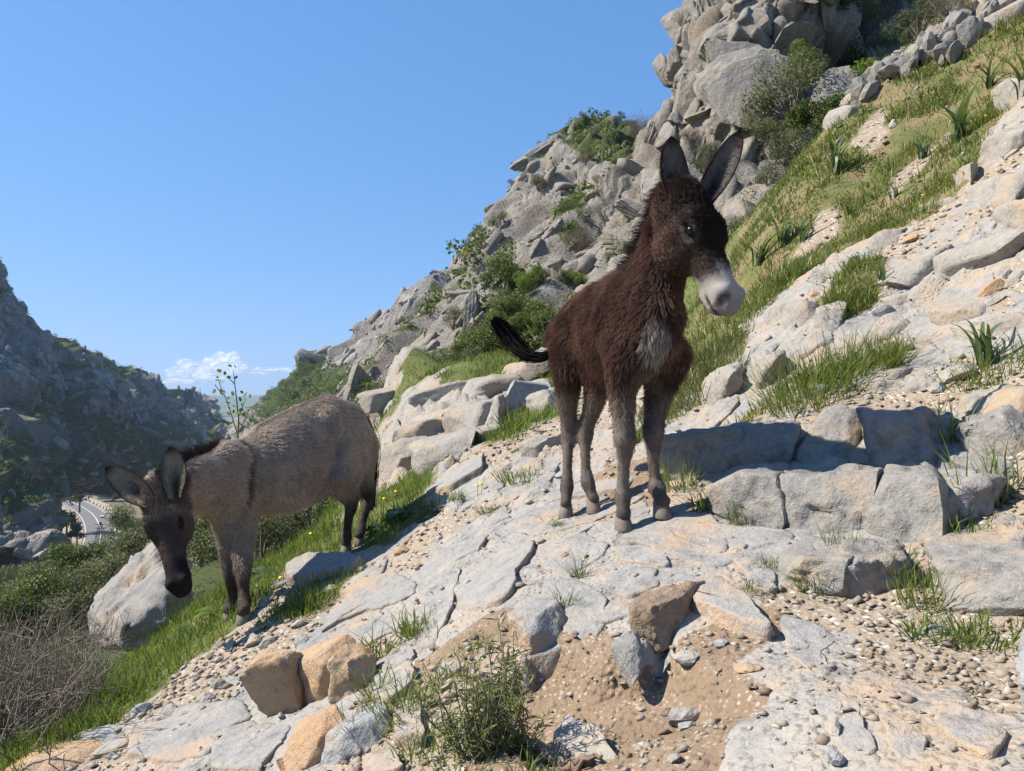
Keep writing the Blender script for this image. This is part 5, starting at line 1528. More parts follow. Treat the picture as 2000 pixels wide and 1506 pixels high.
# broken crags standing out of the slopes: faceted blocks lying along the dip of the rock
M_CRAG = rock_mat('crag_rock', .33, .9, .07, grey=(.145, .135, .122), pale=(.25, .228, .20), tan=(.26, .205, .145), tan_amount=.28)
M_CRAG_FAR = rock_mat('far_crag_rock', .05, .9, .5, grey=(.18, .168, .155), pale=(.35, .32, .285), tan=(.24, .19, .15), tan_amount=.2)
def crag_mesh(seed, mat):
    r = np.random.default_rng(seed)
    V, Q = CUBE[12]
    V = V / (np.sum(np.abs(V) ** 7, 1, keepdims=True) ** (1 / 7))
    V = V + V * (fbm(V * 1.1 + seed, 3, seed) * .45)[:, None]
    for k in range(16):
        nn = r.normal(size=3); nn /= np.linalg.norm(nn); pr = V @ nn; lim = np.quantile(pr, .74 + .2 * r.random()); V = V - nn * np.maximum(pr - lim, 0)[:, None] * .94
    t_ = V[:, 2] * 3.2 + .8 * fbm(V * 1.2, 2, seed + 3); fr_ = t_ - np.floor(t_)       # bedding steps
    V = V * (1 + .07 * (sstep(.3, .5, fr_) - fr_))[:, None] + V * (fbm(V * 5, 3, seed + 9) * .06)[:, None]
    me = bpy.data.meshes.new('crag'); me.from_pydata(V.tolist(), [], Q.tolist()); me.materials.append(mat); me.update(); return me
CRAGS = [crag_mesh(700 + i, M_CRAG) for i in range(9)]; CRAGS_FAR = [crag_mesh(730 + i, M_CRAG_FAR) for i in range(7)]
def crags(name, n, smin, smax, meshes, dip, dref=None, vmax=.55, reg=(-80, 2080, -80, 1400), flat=.55, out=.0):
    g, nn, veg, pp, scr = SLOPES[name]; par = bpy.data.objects[name]
    ok = (veg < vmax) & (scr < .3) & (pp[..., 0] > reg[0]) & (pp[..., 0] < reg[1]) & (pp[..., 1] > reg[2]) & (pp[..., 1] < reg[3])
    if name == 'mid_slope': ok &= ~((pp[..., 0] > 1060) & (pp[..., 1] < 305))
    ij = np.argwhere(ok)
    w = 1.0 / g[ij[:, 0], ij[:, 1], 1]; w = w / w.sum()
    dip = Vector(dip).normalized()
    for a in RS.choice(len(ij), min(n, len(ij)), replace=False, p=w):
        i, j = ij[a]; N = Vector(nn[max(i, 2):i + 3, max(j, 2):j + 3].reshape(-1, 3).mean(0)).normalized()
        X = (dip + Vector(RS.normal(size=3) * .22)); X = (X - N * X.dot(N)).normalized(); Y = N.cross(X)
        s_ = smin + (smax - smin) * RS.random() ** 2.5
        if dref: s_ *= float(np.clip(g[i, j, 1] / dref, .3, 1.4))
        o = bpy.data.objects.new('crag', meshes[RS.integers(0, len(meshes))]); COL.objects.link(o); o.parent = par
        Mx = Matrix((X, Y, N)).transposed().to_4x4()
        o.matrix_local = Matrix.Translation(Vector(g[i, j]) - N * s_ * (.42 - out)) @ Mx @ Matrix.Diagonal((s_ * (1.1 + .9 * RS.random()), s_ * (.7 + .4 * RS.random()), s_ * flat * (.7 + .6 * RS.random()), 1))
DIP = (-.62, -.35, -.72)
crags('mid_slope', 295, .35, 1.5, CRAGS, DIP, 36)
crags('cliff', 280, .3, 1.2, CRAGS, (.25, .1, -.95), 20, .8, (1150, 1760, -90, 620), .5)
crags('far_ridge', 295, 1.3, 5.5, CRAGS_FAR, DIP, 220)
crags('left_mountain', 295, 2.0, 6.5, CRAGS_FAR, (.5, .2, -.8), 420, .5, (-60, 460, 480, 1000))
crags('left_spur', 120, 1.0, 3.8, CRAGS_FAR, (.5, .2, -.8), 180, .6, (-60, 200, 780, 1150))
def small_crags(name, n, smin, smax, mat, dip, dref, vmax, label):
    """the countless smaller blocks of the same rock"""
    g, nn, veg, pp, scr = SLOPES[name]
    ok = (veg < vmax) & (scr < .5) & (pp[..., 0] > -80) & (pp[..., 0] < 1800) & (pp[..., 1] > -90) & (pp[..., 1] < 1200)
    if name == 'mid_slope': ok &= ~((pp[..., 0] > 1060) & (pp[..., 1] < 290))
    ij = np.argwhere(ok); w = 1.0 / g[ij[:, 0], ij[:, 1], 1]; ij = ij[RS.choice(len(ij), n, p=w / w.sum())]
    c = g[ij[:, 0], ij[:, 1]]; N = nn[ij[:, 0], ij[:, 1]]
    X = unit_rows0(np.array(dip) + RS.normal(size=(n, 3)) * .3); X = unit_rows0(X - N * (X * N).sum(1, keepdims=True)); Y = np.cross(N, X)
    s_ = (smin + (smax - smin) * RS.random(n) ** 2.2) * np.clip(c[:, 1] / dref, .3, 1.4)
    T, Q4 = CUBE[4]; T = T / (np.sum(np.abs(T) ** 7, 1, keepdims=True) ** (1 / 7))
    VV = []
    var = []
    for k in range(12):
        r = np.random.default_rng(900 + k); V = T + T * (fbm(T * 1.1 + k, 2, k) * .5)[:, None]
        for _ in range(9):
            q = r.normal(size=3); q /= np.linalg.norm(q); pr = V @ q; V = V - q * np.maximum(pr - np.quantile(pr, .72 + .2 * r.random()), 0)[:, None] * .95
        var.append(V)
    var = np.array(var)[RS.integers(0, 12, n)] * np.stack([s_ * (1.1 + .9 * RS.random(n)), s_ * .9, s_ * .6], -1)[:, None]
    V = c[:, None] - N[:, None] * (s_ * .2)[:, None, None] + var[..., :1] * X[:, None] + var[..., 1:2] * Y[:, None] + var[..., 2:] * N[:, None]
    Fq = (Q4[None] + (np.arange(n) * len(T))[:, None, None]).reshape(-1, 4)
    o = mesh_obj('rubble', V.reshape(-1, 3), Fq, mat, bpy.data.objects[name]); o['kind'] = 'stuff'; o['label'] = label
def unit_rows0(a): return a / (np.linalg.norm(a, axis=-1, keepdims=True) + 1e-9)
small_crags('mid_slope', 1300, .12, .6, M_CRAG, DIP, 36, .6, 'small broken rock on the pale slope')
small_crags('cliff', 900, .10, .45, M_CRAG, (.25, .1, -.95), 20, .85, 'small broken rock on the cliff')
small_crags('left_mountain', 1500, .8, 2.6, M_CRAG_FAR, (.5, .2, -.8), 420, .5, 'small crags on the far mountainside')
small_crags('far_ridge', 900, .6, 2.2, M_CRAG_FAR, DIP, 220, .6, 'small crags on the far ridge')
# ------------------------------------------------------------------ vegetation
RV = np.random.default_rng(21)
M_GRASS = leaf_mat('grass_blade', (.045, .085, .015), (.17, .22, .05), .6, .4)
M_GRASS_DRY = leaf_mat('hill_grass', (.055, .095, .018), (.20, .235, .065), .65, .35)
M_STRAW = leaf_mat('straw', (.30, .24, .13), (.48, .40, .24), .7, .25)
M_LEAF = leaf_mat('shrub_leaf', (.028, .055, .014), (.085, .125, .03), .5, .3)
M_LEAF_OLIVE = leaf_mat('olive_leaf', (.055, .065, .032), (.155, .165, .085), .6, .25)
M_LEAF_BRIGHT = leaf_mat('bright_leaf', (.05, .10, .015), (.16, .235, .035), .5, .4)
M_SWORD = leaf_mat('sword_leaf', (.040, .075, .028), (.11, .165, .065), .4, .3)
M_FARLEAF = leaf_mat('far_leaf', (.036, .065, .02), (.14, .175, .052), .7, .2)
nb = NB('twig'); v = nb.pos(); nb.color(nb.mix(nb.noise(v, 30, 2), (.10, .08, .065), (.26, .22, .18))); nb.rough(.9); M_TWIG = nb.m
nb = NB('bark'); v = nb.pos(); nb.color(nb.mix(nb.noise(nb.scale(v, (60, 60, 14)), 1, 4), (.09, .065, .05), (.30, .225, .165))); nb.rough(.95); nb.bump(nb.noise(nb.scale(v, (90, 90, 20)), 1, 3), .6, .006); M_BARK = nb.m
nb = NB('petal_yellow'); nb.color((.80, .58, .02)); nb.rough(.6); M_PETAL = nb.m

def unit_rows(a): return a / (np.linalg.norm(a, axis=-1, keepdims=True) + 1e-9)

def blades(parts, p, h, w, rng, bend=.5, up=None, tone=None):
    n = len(p)
    u = np.array([0, 0, 1.0]) if up is None else up
    a = rng.random(n) * 6.283
    sd = np.stack([np.cos(a), np.sin(a), 0 * a], -1); bd = np.stack([-np.sin(a), np.cos(a), 0 * a], -1)
    b = (bend * (.3 + rng.random(n)))[:, None]
    d = unit_rows(u + .35 * rng.normal(size=(n, 3)) * [1, 1, .2])
    h = h[:, None]; w = w[:, None]
    m = p + d * h * .55 + bd * h * b * .22; t = p + d * h * (1 - .3 * b) + bd * h * b * .8
    V = np.stack([p - sd * w, p + sd * w, m - sd * w * .75, m + sd * w * .75, t], 1).reshape(-1, 3)
    f = (np.array([[0, 1, 3], [0, 3, 2], [2, 3, 4]])[None] + (np.arange(n) * 5)[:, None, None]).reshape(-1, 3)
    tn = rng.random(n) if tone is None else np.clip(tone + .25 * rng.normal(size=n), 0, 1)
    parts.add(V, f, np.repeat(tn, 5))

def leaves(parts, p, nrm, size, rng, aspect=.6, tone=None, fold=0.):
    """leaf-shaped rhombs"""
    n = len(p)
    N = unit_rows(nrm + .8 * rng.normal(size=(n, 3)))
    a = unit_rows(np.cross(N, rng.normal(size=(n, 3)))); b = np.cross(N, a)
    s = (size * (.6 + .8 * rng.random(n)))[:, None]
    V = np.stack([p, p + a * s * .5 + b * s * aspect * .5 + N * s * .08, p + a * s, p + a * s * .5 - b * s * aspect * .5 + N * s * .08], 1).reshape(-1, 3)
    f = (np.array([[0, 1, 2], [0, 2, 3]])[None] + (np.arange(n) * 4)[:, None, None]).reshape(-1, 3)
    tn = rng.random(n) if tone is None else np.clip(tone + .2 * rng.normal(size=n), 0, 1)
    parts.add(V, f, np.repeat(tn, 4))

def tube(parts, pts, r0, r1, sides=4, tone=.5):
    pts = np.asarray(pts, float); n = len(pts)
    t = unit_rows(np.gradient(pts, axis=0))
    ref = np.array([.31, .87, .38]); a = unit_rows(np.cross(t, ref)); b = np.cross(t, a)
    r = np.linspace(r0, r1, n)[:, None]
    V = np.stack([pts + r * (a * math.cos(q) + b * math.sin(q)) for q in np.linspace(0, 2 * math.pi, sides, endpoint=False)], 1).reshape(-1, 3)
    f = []
    for i in range(n - 1):
        for k in range(sides):
            k2 = (k + 1) % sides
            f += [[i * sides + k, i * sides + k2, (i + 1) * sides + k2], [i * sides + k, (i + 1) * sides + k2, (i + 1) * sides + k]]
    parts.add(V, np.array(f), tone)

# ---- grass of the near ground
def grass_cover(name, key, n, hgt, wid, mat, label, ymin=.9, ymax=12, bend=.5, boost=None, thr=.35):
    c = RV.random((n * 8, 2)); y = ymin * (ymax / ymin) ** c[:, 0]; x = (c[:, 1] * 2.05 - .95) * (y + .2)
    w = cover(x, y)[key]
    pn = fbm(np.stack([x * 2.4, y * 2.4, 0 * x], -1), 3, 61)
    d = sstep(thr, .9, w) * np.clip(.5 + (2.6 if key == 'h' else 1.6) * pn, .10, 1)
    k = np.where((RV.random(len(x)) < d) & (foot_mask(x, y) > .2))[0][:n]
    x, y = x[k], y[k]; pn = pn[k]
    z = relief_z(x, y)
    s = np.clip(.55 + .12 * y, .6, 1.7)
    parts = Parts()
    blades(parts, np.stack([x, y, z - .01], -1), hgt * (.45 + .9 * RV.random(len(x))) * (1 + .8 * pn), wid * s, RV, bend, tone=np.clip(.5 + 1.2 * fbm(np.stack([x, y, 0 * x], -1) * 1.7, 2, 91), 0, 1))
    return tag(parts.build(name, mat), label, 'grass', kind='stuff')
grass_cover('grass', 'g', 80000, .105, .0026, M_GRASS, 'lush green grass along the lower edge of the path', ymax=12)
grass_cover('hill_grass', 'h', 115000, .085, .0031, M_GRASS_DRY, 'thin olive grass covering the earthy hillside above the outcrops', ymin=1.2, ymax=13.5, bend=.8, thr=.3)
grass_cover('straw_grass', 'h', 9000, .12, .0026, M_STRAW, 'dry straw coloured stems among the hillside grass', ymin=1.2, ymax=13.5, bend=.9)

# ---- separate tufts: five shapes, copied
def tuft_mesh(seed, n, h, spread, w, bend, mat, name='grass_tuft', dry=.12):
    r = np.random.default_rng(seed); parts = Parts()
    a = r.random(n) * 6.283; q = spread * np.sqrt(r.random(n))
    p = np.stack([q * np.cos(a), q * np.sin(a), -.01 + 0 * a], -1)
    up = unit_rows(np.stack([p[:, 0] / spread * .55, p[:, 1] / spread * .55, np.ones(n)], -1))
    tn = np.where(r.random(n) < dry, 1., r.random(n) * .8)
    blades(parts, p, h * (.4 + .8 * r.random(n)), np.full(n, w), r, bend, up, tn)
    o = parts.build(name, mat)
    COL.objects.unlink(o)
    return o.data
TUFTS = [tuft_mesh(1, 70, .09, .035, .0016, .6, M_GRASS), tuft_mesh(2, 45, .12, .025, .0016, .7, M_GRASS), tuft_mesh(3, 110, .06, .06, .0015, .8, M_GRASS), tuft_mesh(4, 60, .14, .05, .0016, .5, M_GRASS_DRY), tuft_mesh(5, 90, .08, .05, .0016, .9, M_GRASS_DRY)]
def tuft(px, py, k, s, label, group=None, where=None, name='grass_tuft'):
    p = hit(px, py) if where is None else where
    o = bpy.data.objects.new(name, TUFTS[k]); o.location = (p[0], p[1], float(relief_z(p[0], p[1])) + .006)
    o.scale = (s, s, s); o.rotation_euler = (0, 0, RV.random() * 6.28); COL.objects.link(o)
    return tag(o, label, 'grass tuft', group)
TG = [((1130,1128),1,.8,'single grass tuft growing from a crack in the middle of the bedrock'),((1090,1030),2,.5,'tiny grass tuft on the bedrock in front of the brown donkeys hind hooves'),
 ((1245,1062),2,.5,'tiny grass tuft in front of the brown donkeys front hoof'),((1600,1000),0,1.0,'grass tuft rooted in the lower step of the rock ledge'),((1660,1010),4,1.0,'tuft at the right corner of the lower step'),
 ((1740,1110),0,1.2,'grass tuft under the low shelf of the ledge'),((1590,1150),0,1.0,'grass tuft in front of the low shelf'),((1640,1090),3,.8,'thin tuft on top of the low shelf'),
 ((1800,1180),3,.9,'tall grass clump between the low shelf and the right block'),((1790,1130),0,.9,'green clump behind the tall grass clump by the right block'),((1840,1240),2,1.1,'spreading green tuft at the foot of the right block'),
 ((1940,1240),2,1.2,'wide grass clump at the foot of the right block near the frame edge'),((1380,990),0,1.4,'dark grass tuft in the shade of the ledge behind the brown donkeys front hooves'),((1330,960),3,1.3,'grassy stems in shade between the hoof and the ledge'),
 ((1450,1020),3,.8,'thin stems at the left foot of the lower step'),((1520,1000),4,.7,'pale stems in front of the lower step'),((1930,980),3,1.6,'tall stems in the gap at the right end of the ledge'),((1900,1030),2,1.2,'low clump below the stems at the right end of the ledge'),
 ((1850,860),3,1.3,'grass tuft between upper block and right block'),((800,1240),0,1.4,'grass tuft beside the long bedrock slab behind the boulder pile'),((740,1290),0,1.5,'grass tuft right of the boulder pile'),((735,1370),1,1.2,'grass tuft at the right foot of the boulder pile'),
 ((700,1440),1,1.0,'grass tuft beside the blue grey cubic stone'),((830,1240),2,1.2,'low grass mat on the bedrock edge'),((1030,830),2,3.2,'round bright grass mat beside the upright grey boulder'),((1000,850),2,2.6,'grass mat below the upright grey boulder'),
 ((1020,940),2,2.2,'grass mat behind the brown donkeys hind hooves'),((1100,1195),1,.7,'short tuft at the shelf edge above the earth pit'),((1500,1110),4,.7,'dry tuft on the shelf in front of the ledge'),((1480,1160),2,.7,'flat tuft on the bedrock left of the low shelf'),
 ((960,1000),2,1.2,'low tuft on the path left of the brown donkeys hooves'),((890,985),0,1.2,'tuft at the grass edge behind the grey donkey')]
for (a, b), k, s, lb in TG: tuft(a, b, k, s, lb)
# the big rushy clumps on the bank
def clump(px, py, n, h, spread, seed, label, mat=M_GRASS_DRY, w=.0022, bend=.5):
    r = np.random.default_rng(seed); p = hit(px, py); parts = Parts()
    a = r.random(n) * 6.283; q = spread * np.sqrt(r.random(n))
    x = p[0] + q * np.cos(a); y = p[1] + q * np.sin(a)
    up = unit_rows(np.stack([(x - p[0]) / spread * .5, (y - p[1]) / spread * .5, np.ones(n)], -1))
    blades(parts, np.stack([x, y, relief_z(x, y) - .01], -1), h * (.35 + .8 * r.random(n)), np.full(n, w), r, bend, up)
    return tag(parts.build('grass_clump', mat), label, 'grass clump')
clump(1600, 770, 520, .30, .20, 5, 'large rushy grass clump on the bank above the rock ledge')
clump(1690, 725, 300, .20, .16, 6, 'denser green grass clump beside the large rushy clump', M_GRASS)
clump(1940, 730, 260, .14, .16, 7, 'low green clump at the base of the sword-leaved plant', M_GRASS)
clump(1370, 720, 420, .22, .22, 8, 'grey green wormwood clump on the bank behind the brown donkeys chest', M_LEAF_OLIVE)
clump(1390, 760, 300, .20, .20, 9, 'second grey green clump lower on the bank behind the brown donkeys chest', M_LEAF_OLIVE)
clump(640, 1140, 420, .10, .16, 10, 'grass mat beside the flat pale stone near the grey donkey', M_GRASS, .002)
clump(560, 1200, 300, .10, .14, 11, 'grass mat right of the grey donkeys front hooves', M_GRASS, .002)
clump(610, 1190, 260, .09, .12, 12, 'short grass between the gravel track and the grey donkey', M_GRASS, .002)

# ---- sword-leaved plants
def sword_leaf():
    parts = Parts(); n = 8; t = np.linspace(0, 1, n)
    x = .45 * t ** 1.7; z = t - .42 * t ** 2.3; w = .035 * np.clip(1.15 - t, 0, 1) ** .7 * np.minimum(1, .5 + 3 * t)
    L = np.stack([x, -w, z + .25 * w], -1); Mm = np.stack([x, 0 * w, z], -1); Rr = np.stack([x, w, z + .25 * w], -1)
    V = np.stack([L, Mm, Rr], 1).reshape(-1, 3); f = []
    for i in range(n - 1):
        for k in (0, 1): f += [[i * 3 + k, i * 3 + k + 1, i * 3 + k + 4], [i * 3 + k, i * 3 + k + 4, i * 3 + k + 3]]
    parts.add(V, np.array(f), np.repeat(.2 + .8 * t, 3))
    o = parts.build('leaf', M_SWORD, smooth=True); COL.objects.unlink(o); return o.data
SWORD = sword_leaf()
def sword_plant(px, py, hpx, n, label, tilt=(0, 0)):
    p = hit(px, py); h = 1.65 * hpx / F * p[1]
    e = empty('sword_leaf_plant', (p[0], p[1], float(relief_z(p[0], p[1])) - .01), label, 'plant')
    for i in range(n):
        o = bpy.data.objects.new('leaf', SWORD); s = h * (.6 + .55 * RV.random())
        o.scale = (s * (.4 + 1.1 * RV.random()), s * (.8 + .4 * RV.random()), s)
        o.location = (RV.normal() * .05 * h, RV.normal() * .05 * h, 0)
        o.rotation_euler = (0, 0, RV.random() * 6.28); COL.objects.link(o); o.parent = e
    return e
for a in [((1632,345),72,20,'sword-leaved plant standing alone in the middle of the grassy hillside'), ((1875,285),78,22,'largest sword-leaved plant below the stone line on the hillside'),
          ((1995,195),70,14,'sword-leaved plant at the right frame edge beside a pale boulder'), ((1482,520),58,14,'sword-leaved plant just behind the brown donkeys muzzle'),
          ((1530,480),60,12,'sword-leaved plant uphill of the one behind the muzzle'), ((1570,470),50,9,'thin sword-leaved plant on the mid hillside grass'),
          ((1800,310),50,10,'small sword-leaved plant left of the largest one'), ((1935,180),50,11,'sword-leaved plant high on the hillside beneath the stone line'),
          ((1745,390),46,8,'withered sword-leaved plant low on the hillside'), ((1922,715),92,16,'blue green sword-leaved plant on the bank above the rock ledge'),
          ((1720,560),52,6,'few thin sword leaves sprouting between the slabs'), ((1660,420),40,8,'small sword-leaved plant below the lone one')]:
    sword_plant(*a[0], *a[1:])

# ---- shrubs
def shrub_parts(seed, n, size, lobes=12, flat=.8, aspect=.6, twigs=10, leafy=1.0, fine=.4):
    """crown and stem meshes of a unit shrub (about 1 m wide, base at the origin)"""
    r = np.random.default_rng(seed)
    c = []
    for i in range(lobes):
        a = r.random() * 6.283; el = r.random() ** .7
        q = .36 * math.sqrt(1 - (el * .9) ** 2) * (.55 + .6 * r.random())
        c.append([q * math.cos(a), q * math.sin(a), .16 + flat * .62 * el * (.75 + .4 * r.random())])
    c = np.array(c); rad = .12 + .12 * r.random(lobes)
    k = r.integers(0, lobes, n)
    d = unit_rows(r.normal(size=(n, 3)))
    p = c[k] + d * (rad[k] * (.45 + .6 * r.random(n) ** .6))[:, None] * [1, 1, .85]
    p[:, 2] = np.maximum(p[:, 2], .015)
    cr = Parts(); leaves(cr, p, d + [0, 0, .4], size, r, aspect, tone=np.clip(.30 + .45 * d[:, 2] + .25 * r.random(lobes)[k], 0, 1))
    st = Parts()
    for i in range(twigs):
        e = c[i % lobes] + r.normal(size=3) * .05
        m = e * [.4, .4, .5] + r.normal(size=3) * .03
        tube(st, [[0, 0, -.05], m, e], .016, .004, 4, r.random())
        for _ in range(3):
            e2 = e + unit_rows(r.normal(size=3) + [0, 0, .5]) * .16
            tube(st, [m * .4 + e * .6, (e + e2) / 2 + r.normal(size=3) * .02, e2], .005, .0015, 3, r.random())
    return cr, st
def shrub_kind(seed, n, size, mat, **kw):
    cr, st = shrub_parts(seed, n, size, **kw)
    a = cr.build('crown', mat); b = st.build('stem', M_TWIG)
    COL.objects.unlink(a); COL.objects.unlink(b)
    return a.data, b.data
def twiggy_kind(seed, n=130, mat=M_TWIG, up=.9):
    """leafless broom: thin branching twigs with a few grey leaves"""
    r = np.random.default_rng(seed); st = Parts(); cr = Parts()
    tips = []
    for i in range(n):
        a = r.random() * 6.283; sp = .48 * r.random() ** .6
        e = np.array([sp * math.cos(a), sp * math.sin(a), up * (.45 + .5 * r.random()) * (1 - .5 * sp)])
        b = e * [.12, .12, 0]; m = (b + e) / 2 + r.normal(size=3) * .05
        tube(st, [b, m, e], .006, .0015, 3, r.random())
        for _ in range(3):
            s = m + (e - m) * r.random(); e2 = s + unit_rows(r.normal(size=3) + [0, 0, .8]) * (.08 + .12 * r.random())
            tube(st, [s, e2], .003, .001, 3, r.random()); tips.append(e2)
    tips = np.array(tips)
    leaves(cr, tips[r.integers(0, len(tips), 500)] + r.normal(size=(500, 3)) * .03, r.normal(size=(500, 3)), .03, r, .4)
    a = cr.build('crown', M_LEAF_OLIVE); b = st.build('stem', mat)
    COL.objects.unlink(a); COL.objects.unlink(b)
    return a.data, b.data
KINDS_ = {
 'green': [shrub_kind(71, 5200, .036, M_LEAF), shrub_kind(72, 5200, .036, M_LEAF, flat=1.0), shrub_kind(73, 5000, .034, M_LEAF_BRIGHT, flat=.7)],
 'olive': [shrub_kind(75, 5200, .026, M_LEAF_OLIVE, flat=.9, twigs=16), shrub_kind(76, 5000, .026, M_LEAF_OLIVE, flat=.7, twigs=14)],
 'dry': [twiggy_kind(81), twiggy_kind(82, 150, up=1.3)],
 'bright': [shrub_kind(84, 1600, .06, M_LEAF_BRIGHT, flat=.6, lobes=9)],
}
def shrub(pos, width, kind, k, label, group=None, tall=1.0, name='shrub'):
    cm, sm = KINDS_[kind][k % len(KINDS_[kind])]
    e = empty(name, tuple(pos), label, 'shrub', group)
    e.scale = (width, width, width * tall); e.rotation_euler = (0, 0, RV.random() * 6.28)
    for nm, me in (('crown', cm), ('stem', sm)):
        o = bpy.data.objects.new(nm, me); COL.objects.link(o); o.parent = e
    return e
def on_slope(name, px, py):
    g, n, veg, pp, scr = SLOPES[name]
    d2 = (pp[..., 0] - px) ** 2 + (pp[..., 1] - py) ** 2
    near = np.argwhere(d2 < max(d2.min() * 2, 60))
    ds = [g[i, j, 1] for i, j in near]; i, j = near[int(np.argmin(ds))]
    return g[i, j]
HAND_SHRUBS = [
 ('mid_slope',1005,650,120,'green',0,'big dark green shrub above the brown donkeys tail',1.0), ('mid_slope',985,575,95,'green',1,'green shrub just uphill of the big dark shrub over the tail',1.0),
 ('mid_slope',1055,660,95,'green',1,'dark green shrub against the brown donkeys rump',1.0), ('mid_slope',1035,560,75,'green',2,'lighter green shrub in the grassy gully above the tail',.9),
 ('mid_slope',1120,560,60,'green',2,'bright green shrub between pale slabs left of the brown donkeys neck',1.0), ('mid_slope',905,700,60,'green',0,'small green shrub on the slope left of the tail',1.0),
 ('mid_slope',880,640,60,'olive',0,'olive shrub under the long tilted slab',.9), ('mid_slope',780,770,70,'olive',1,'olive shrub low on the slope above the grey donkeys rump',.9),
 ('mid_slope',1130,490,80,'dry',0,'grey leafless broom beside the pale slab on the slope',1.0), ('mid_slope',1185,440,70,'dry',1,'grey leafless broom higher on the pale slope',1.0),
 ('mid_slope',1100,545,40,'olive',0,'little olive shrub under the pale slab',1.0), ('mid_slope',1140,315,46,'olive',1,'olive shrub below the rounded summit',1.0),
 ('mid_slope',1245,268,66,'dry',0,'feathery grey shrub on the skyline left of the cliff',1.1), ('mid_slope',1285,225,40,'dry',1,'small grey shrub on the skyline at the foot of the cliff',1.0),
 ('mid_slope',975,440,46,'olive',0,'dark shrub on the left edge of the pale slope',1.0), ('mid_slope',1045,370,40,'olive',1,'dark shrub on the upper slope under the summit slabs',1.0),
 ('mid_slope',1170,370,50,'olive',0,'shrub beside the summit slab',.8), ('mid_slope',925,660,50,'dry',0,'grey broom left of the green gully',1.0),
 ('cliff',1545,245,190,'olive',0,'large grey green shrub hanging on the cliff behind the left ear',1.0), ('cliff',1490,290,110,'olive',1,'grey green shrub on the cliff just above the ear tip',.9),
 ('cliff',1560,150,110,'green',2,'green leafy shrub on the cliff above the large grey green one',.9), ('cliff',1610,290,170,'green',0,'dark green shrub in the shaded gully right of the large grey green shrub',.9), ('cliff',1560,340,150,'olive',0,'shaded shrub at the foot of the cliff below the large grey green one',.8), ('cliff',1640,200,140,'green',1,'dark green shrub high in the shaded gully',1.0), ('cliff',1650,60,120,'green',0,'dark shrub at the top of the cliff gully',1.0),
 ('cliff',1500,400,110,'olive',1,'olive shrub at the cliff foot right of the ear',1.0),
 ('cliff',1690,110,150,'dry',1,'tall grey broom at the top of the dark gully',1.3), ('cliff',1630,120,90,'dry',0,'grey broom left of the tall one in the gully',1.1),
 ('cliff',1590,330,100,'olive',0,'dark shrub in the shade of the gully below the cliff',.8), ('cliff',1385,120,46,'olive',0,'small shrub on the bulging cliff face',1.0),
 ('cliff',1400,210,60,'olive',1,'small olive shrub mid cliff above the right ear',.8), ('cliff',1340,280,60,'dry',0,'grey scrub on the cliff left of the right ear',.8),
 ('cliff',1330,55,46,'dry',0,'grey shrub on the skyline of the cliff',1.0), ('cliff',1300,420,70,'dry',1,'grey scrub at the cliff foot behind the mane',.9), ('cliff',1380,330,60,'dry',0,'grey scrub between the ears',.9),
 ('gully_slope',1790,70,110,'olive',0,'olive shrub beyond the stone line on the crest',.9), ('gully_slope',1850,30,110,'dry',0,'grey scrub beyond the stone line near the top edge',.9), ('gully_slope',1720,150,110,'bright',0,'bright green growth in the gully beyond the stone line',.7),
 ('gully_slope',1660,230,90,'bright',0,'bright green plants in the gully behind the round boulder',.7),
 ('valley_side',430,890,70,'olive',0,'olive shrub behind the grey donkeys neck',.8), ('valley_side',360,930,60,'olive',1,'olive shrub behind the grey donkeys mane',.9), ('valley_side',300,1000,70,'green',1,'feathery green shrub behind the grey donkeys ear',1.3),
 ('valley_side',250,1080,100,'olive',0,'tall feathery shrub left of the grey donkeys head',1.3), ('valley_side',190,1120,100,'green',0,'dark shrub above the big pale boulder',1.0), ('valley_side',120,1140,110,'green',1,'dark shrub below the road bend',.9),
 ('valley_side',60,1180,120,'olive',0,'olive shrub above the dry bush',.9), ('valley_side',150,1190,110,'green',0,'dark green shrub left of the big pale boulder',.9), ('valley_side',20,1240,120,'green',1,'dark green shrub at the left frame edge',.9),
 ('valley_side',280,1130,70,'green',2,'green shrub touching the top of the big pale boulder',.9), ('valley_side',540,900,60,'olive',0,'olive shrub right behind the grey donkeys back',.7),
 ('valley_side',90,1090,60,'olive',1,'olive shrub on the valley slope under the spur',1.0),
]
for (sl, px, py, w, kd, k, lb, tall) in HAND_SHRUBS:
    p = on_slope(sl, px, py); shrub(p - np.array([0, 0, .03 * w / F * p[1]]), w / F * p[1], kd, k, lb, None, tall)
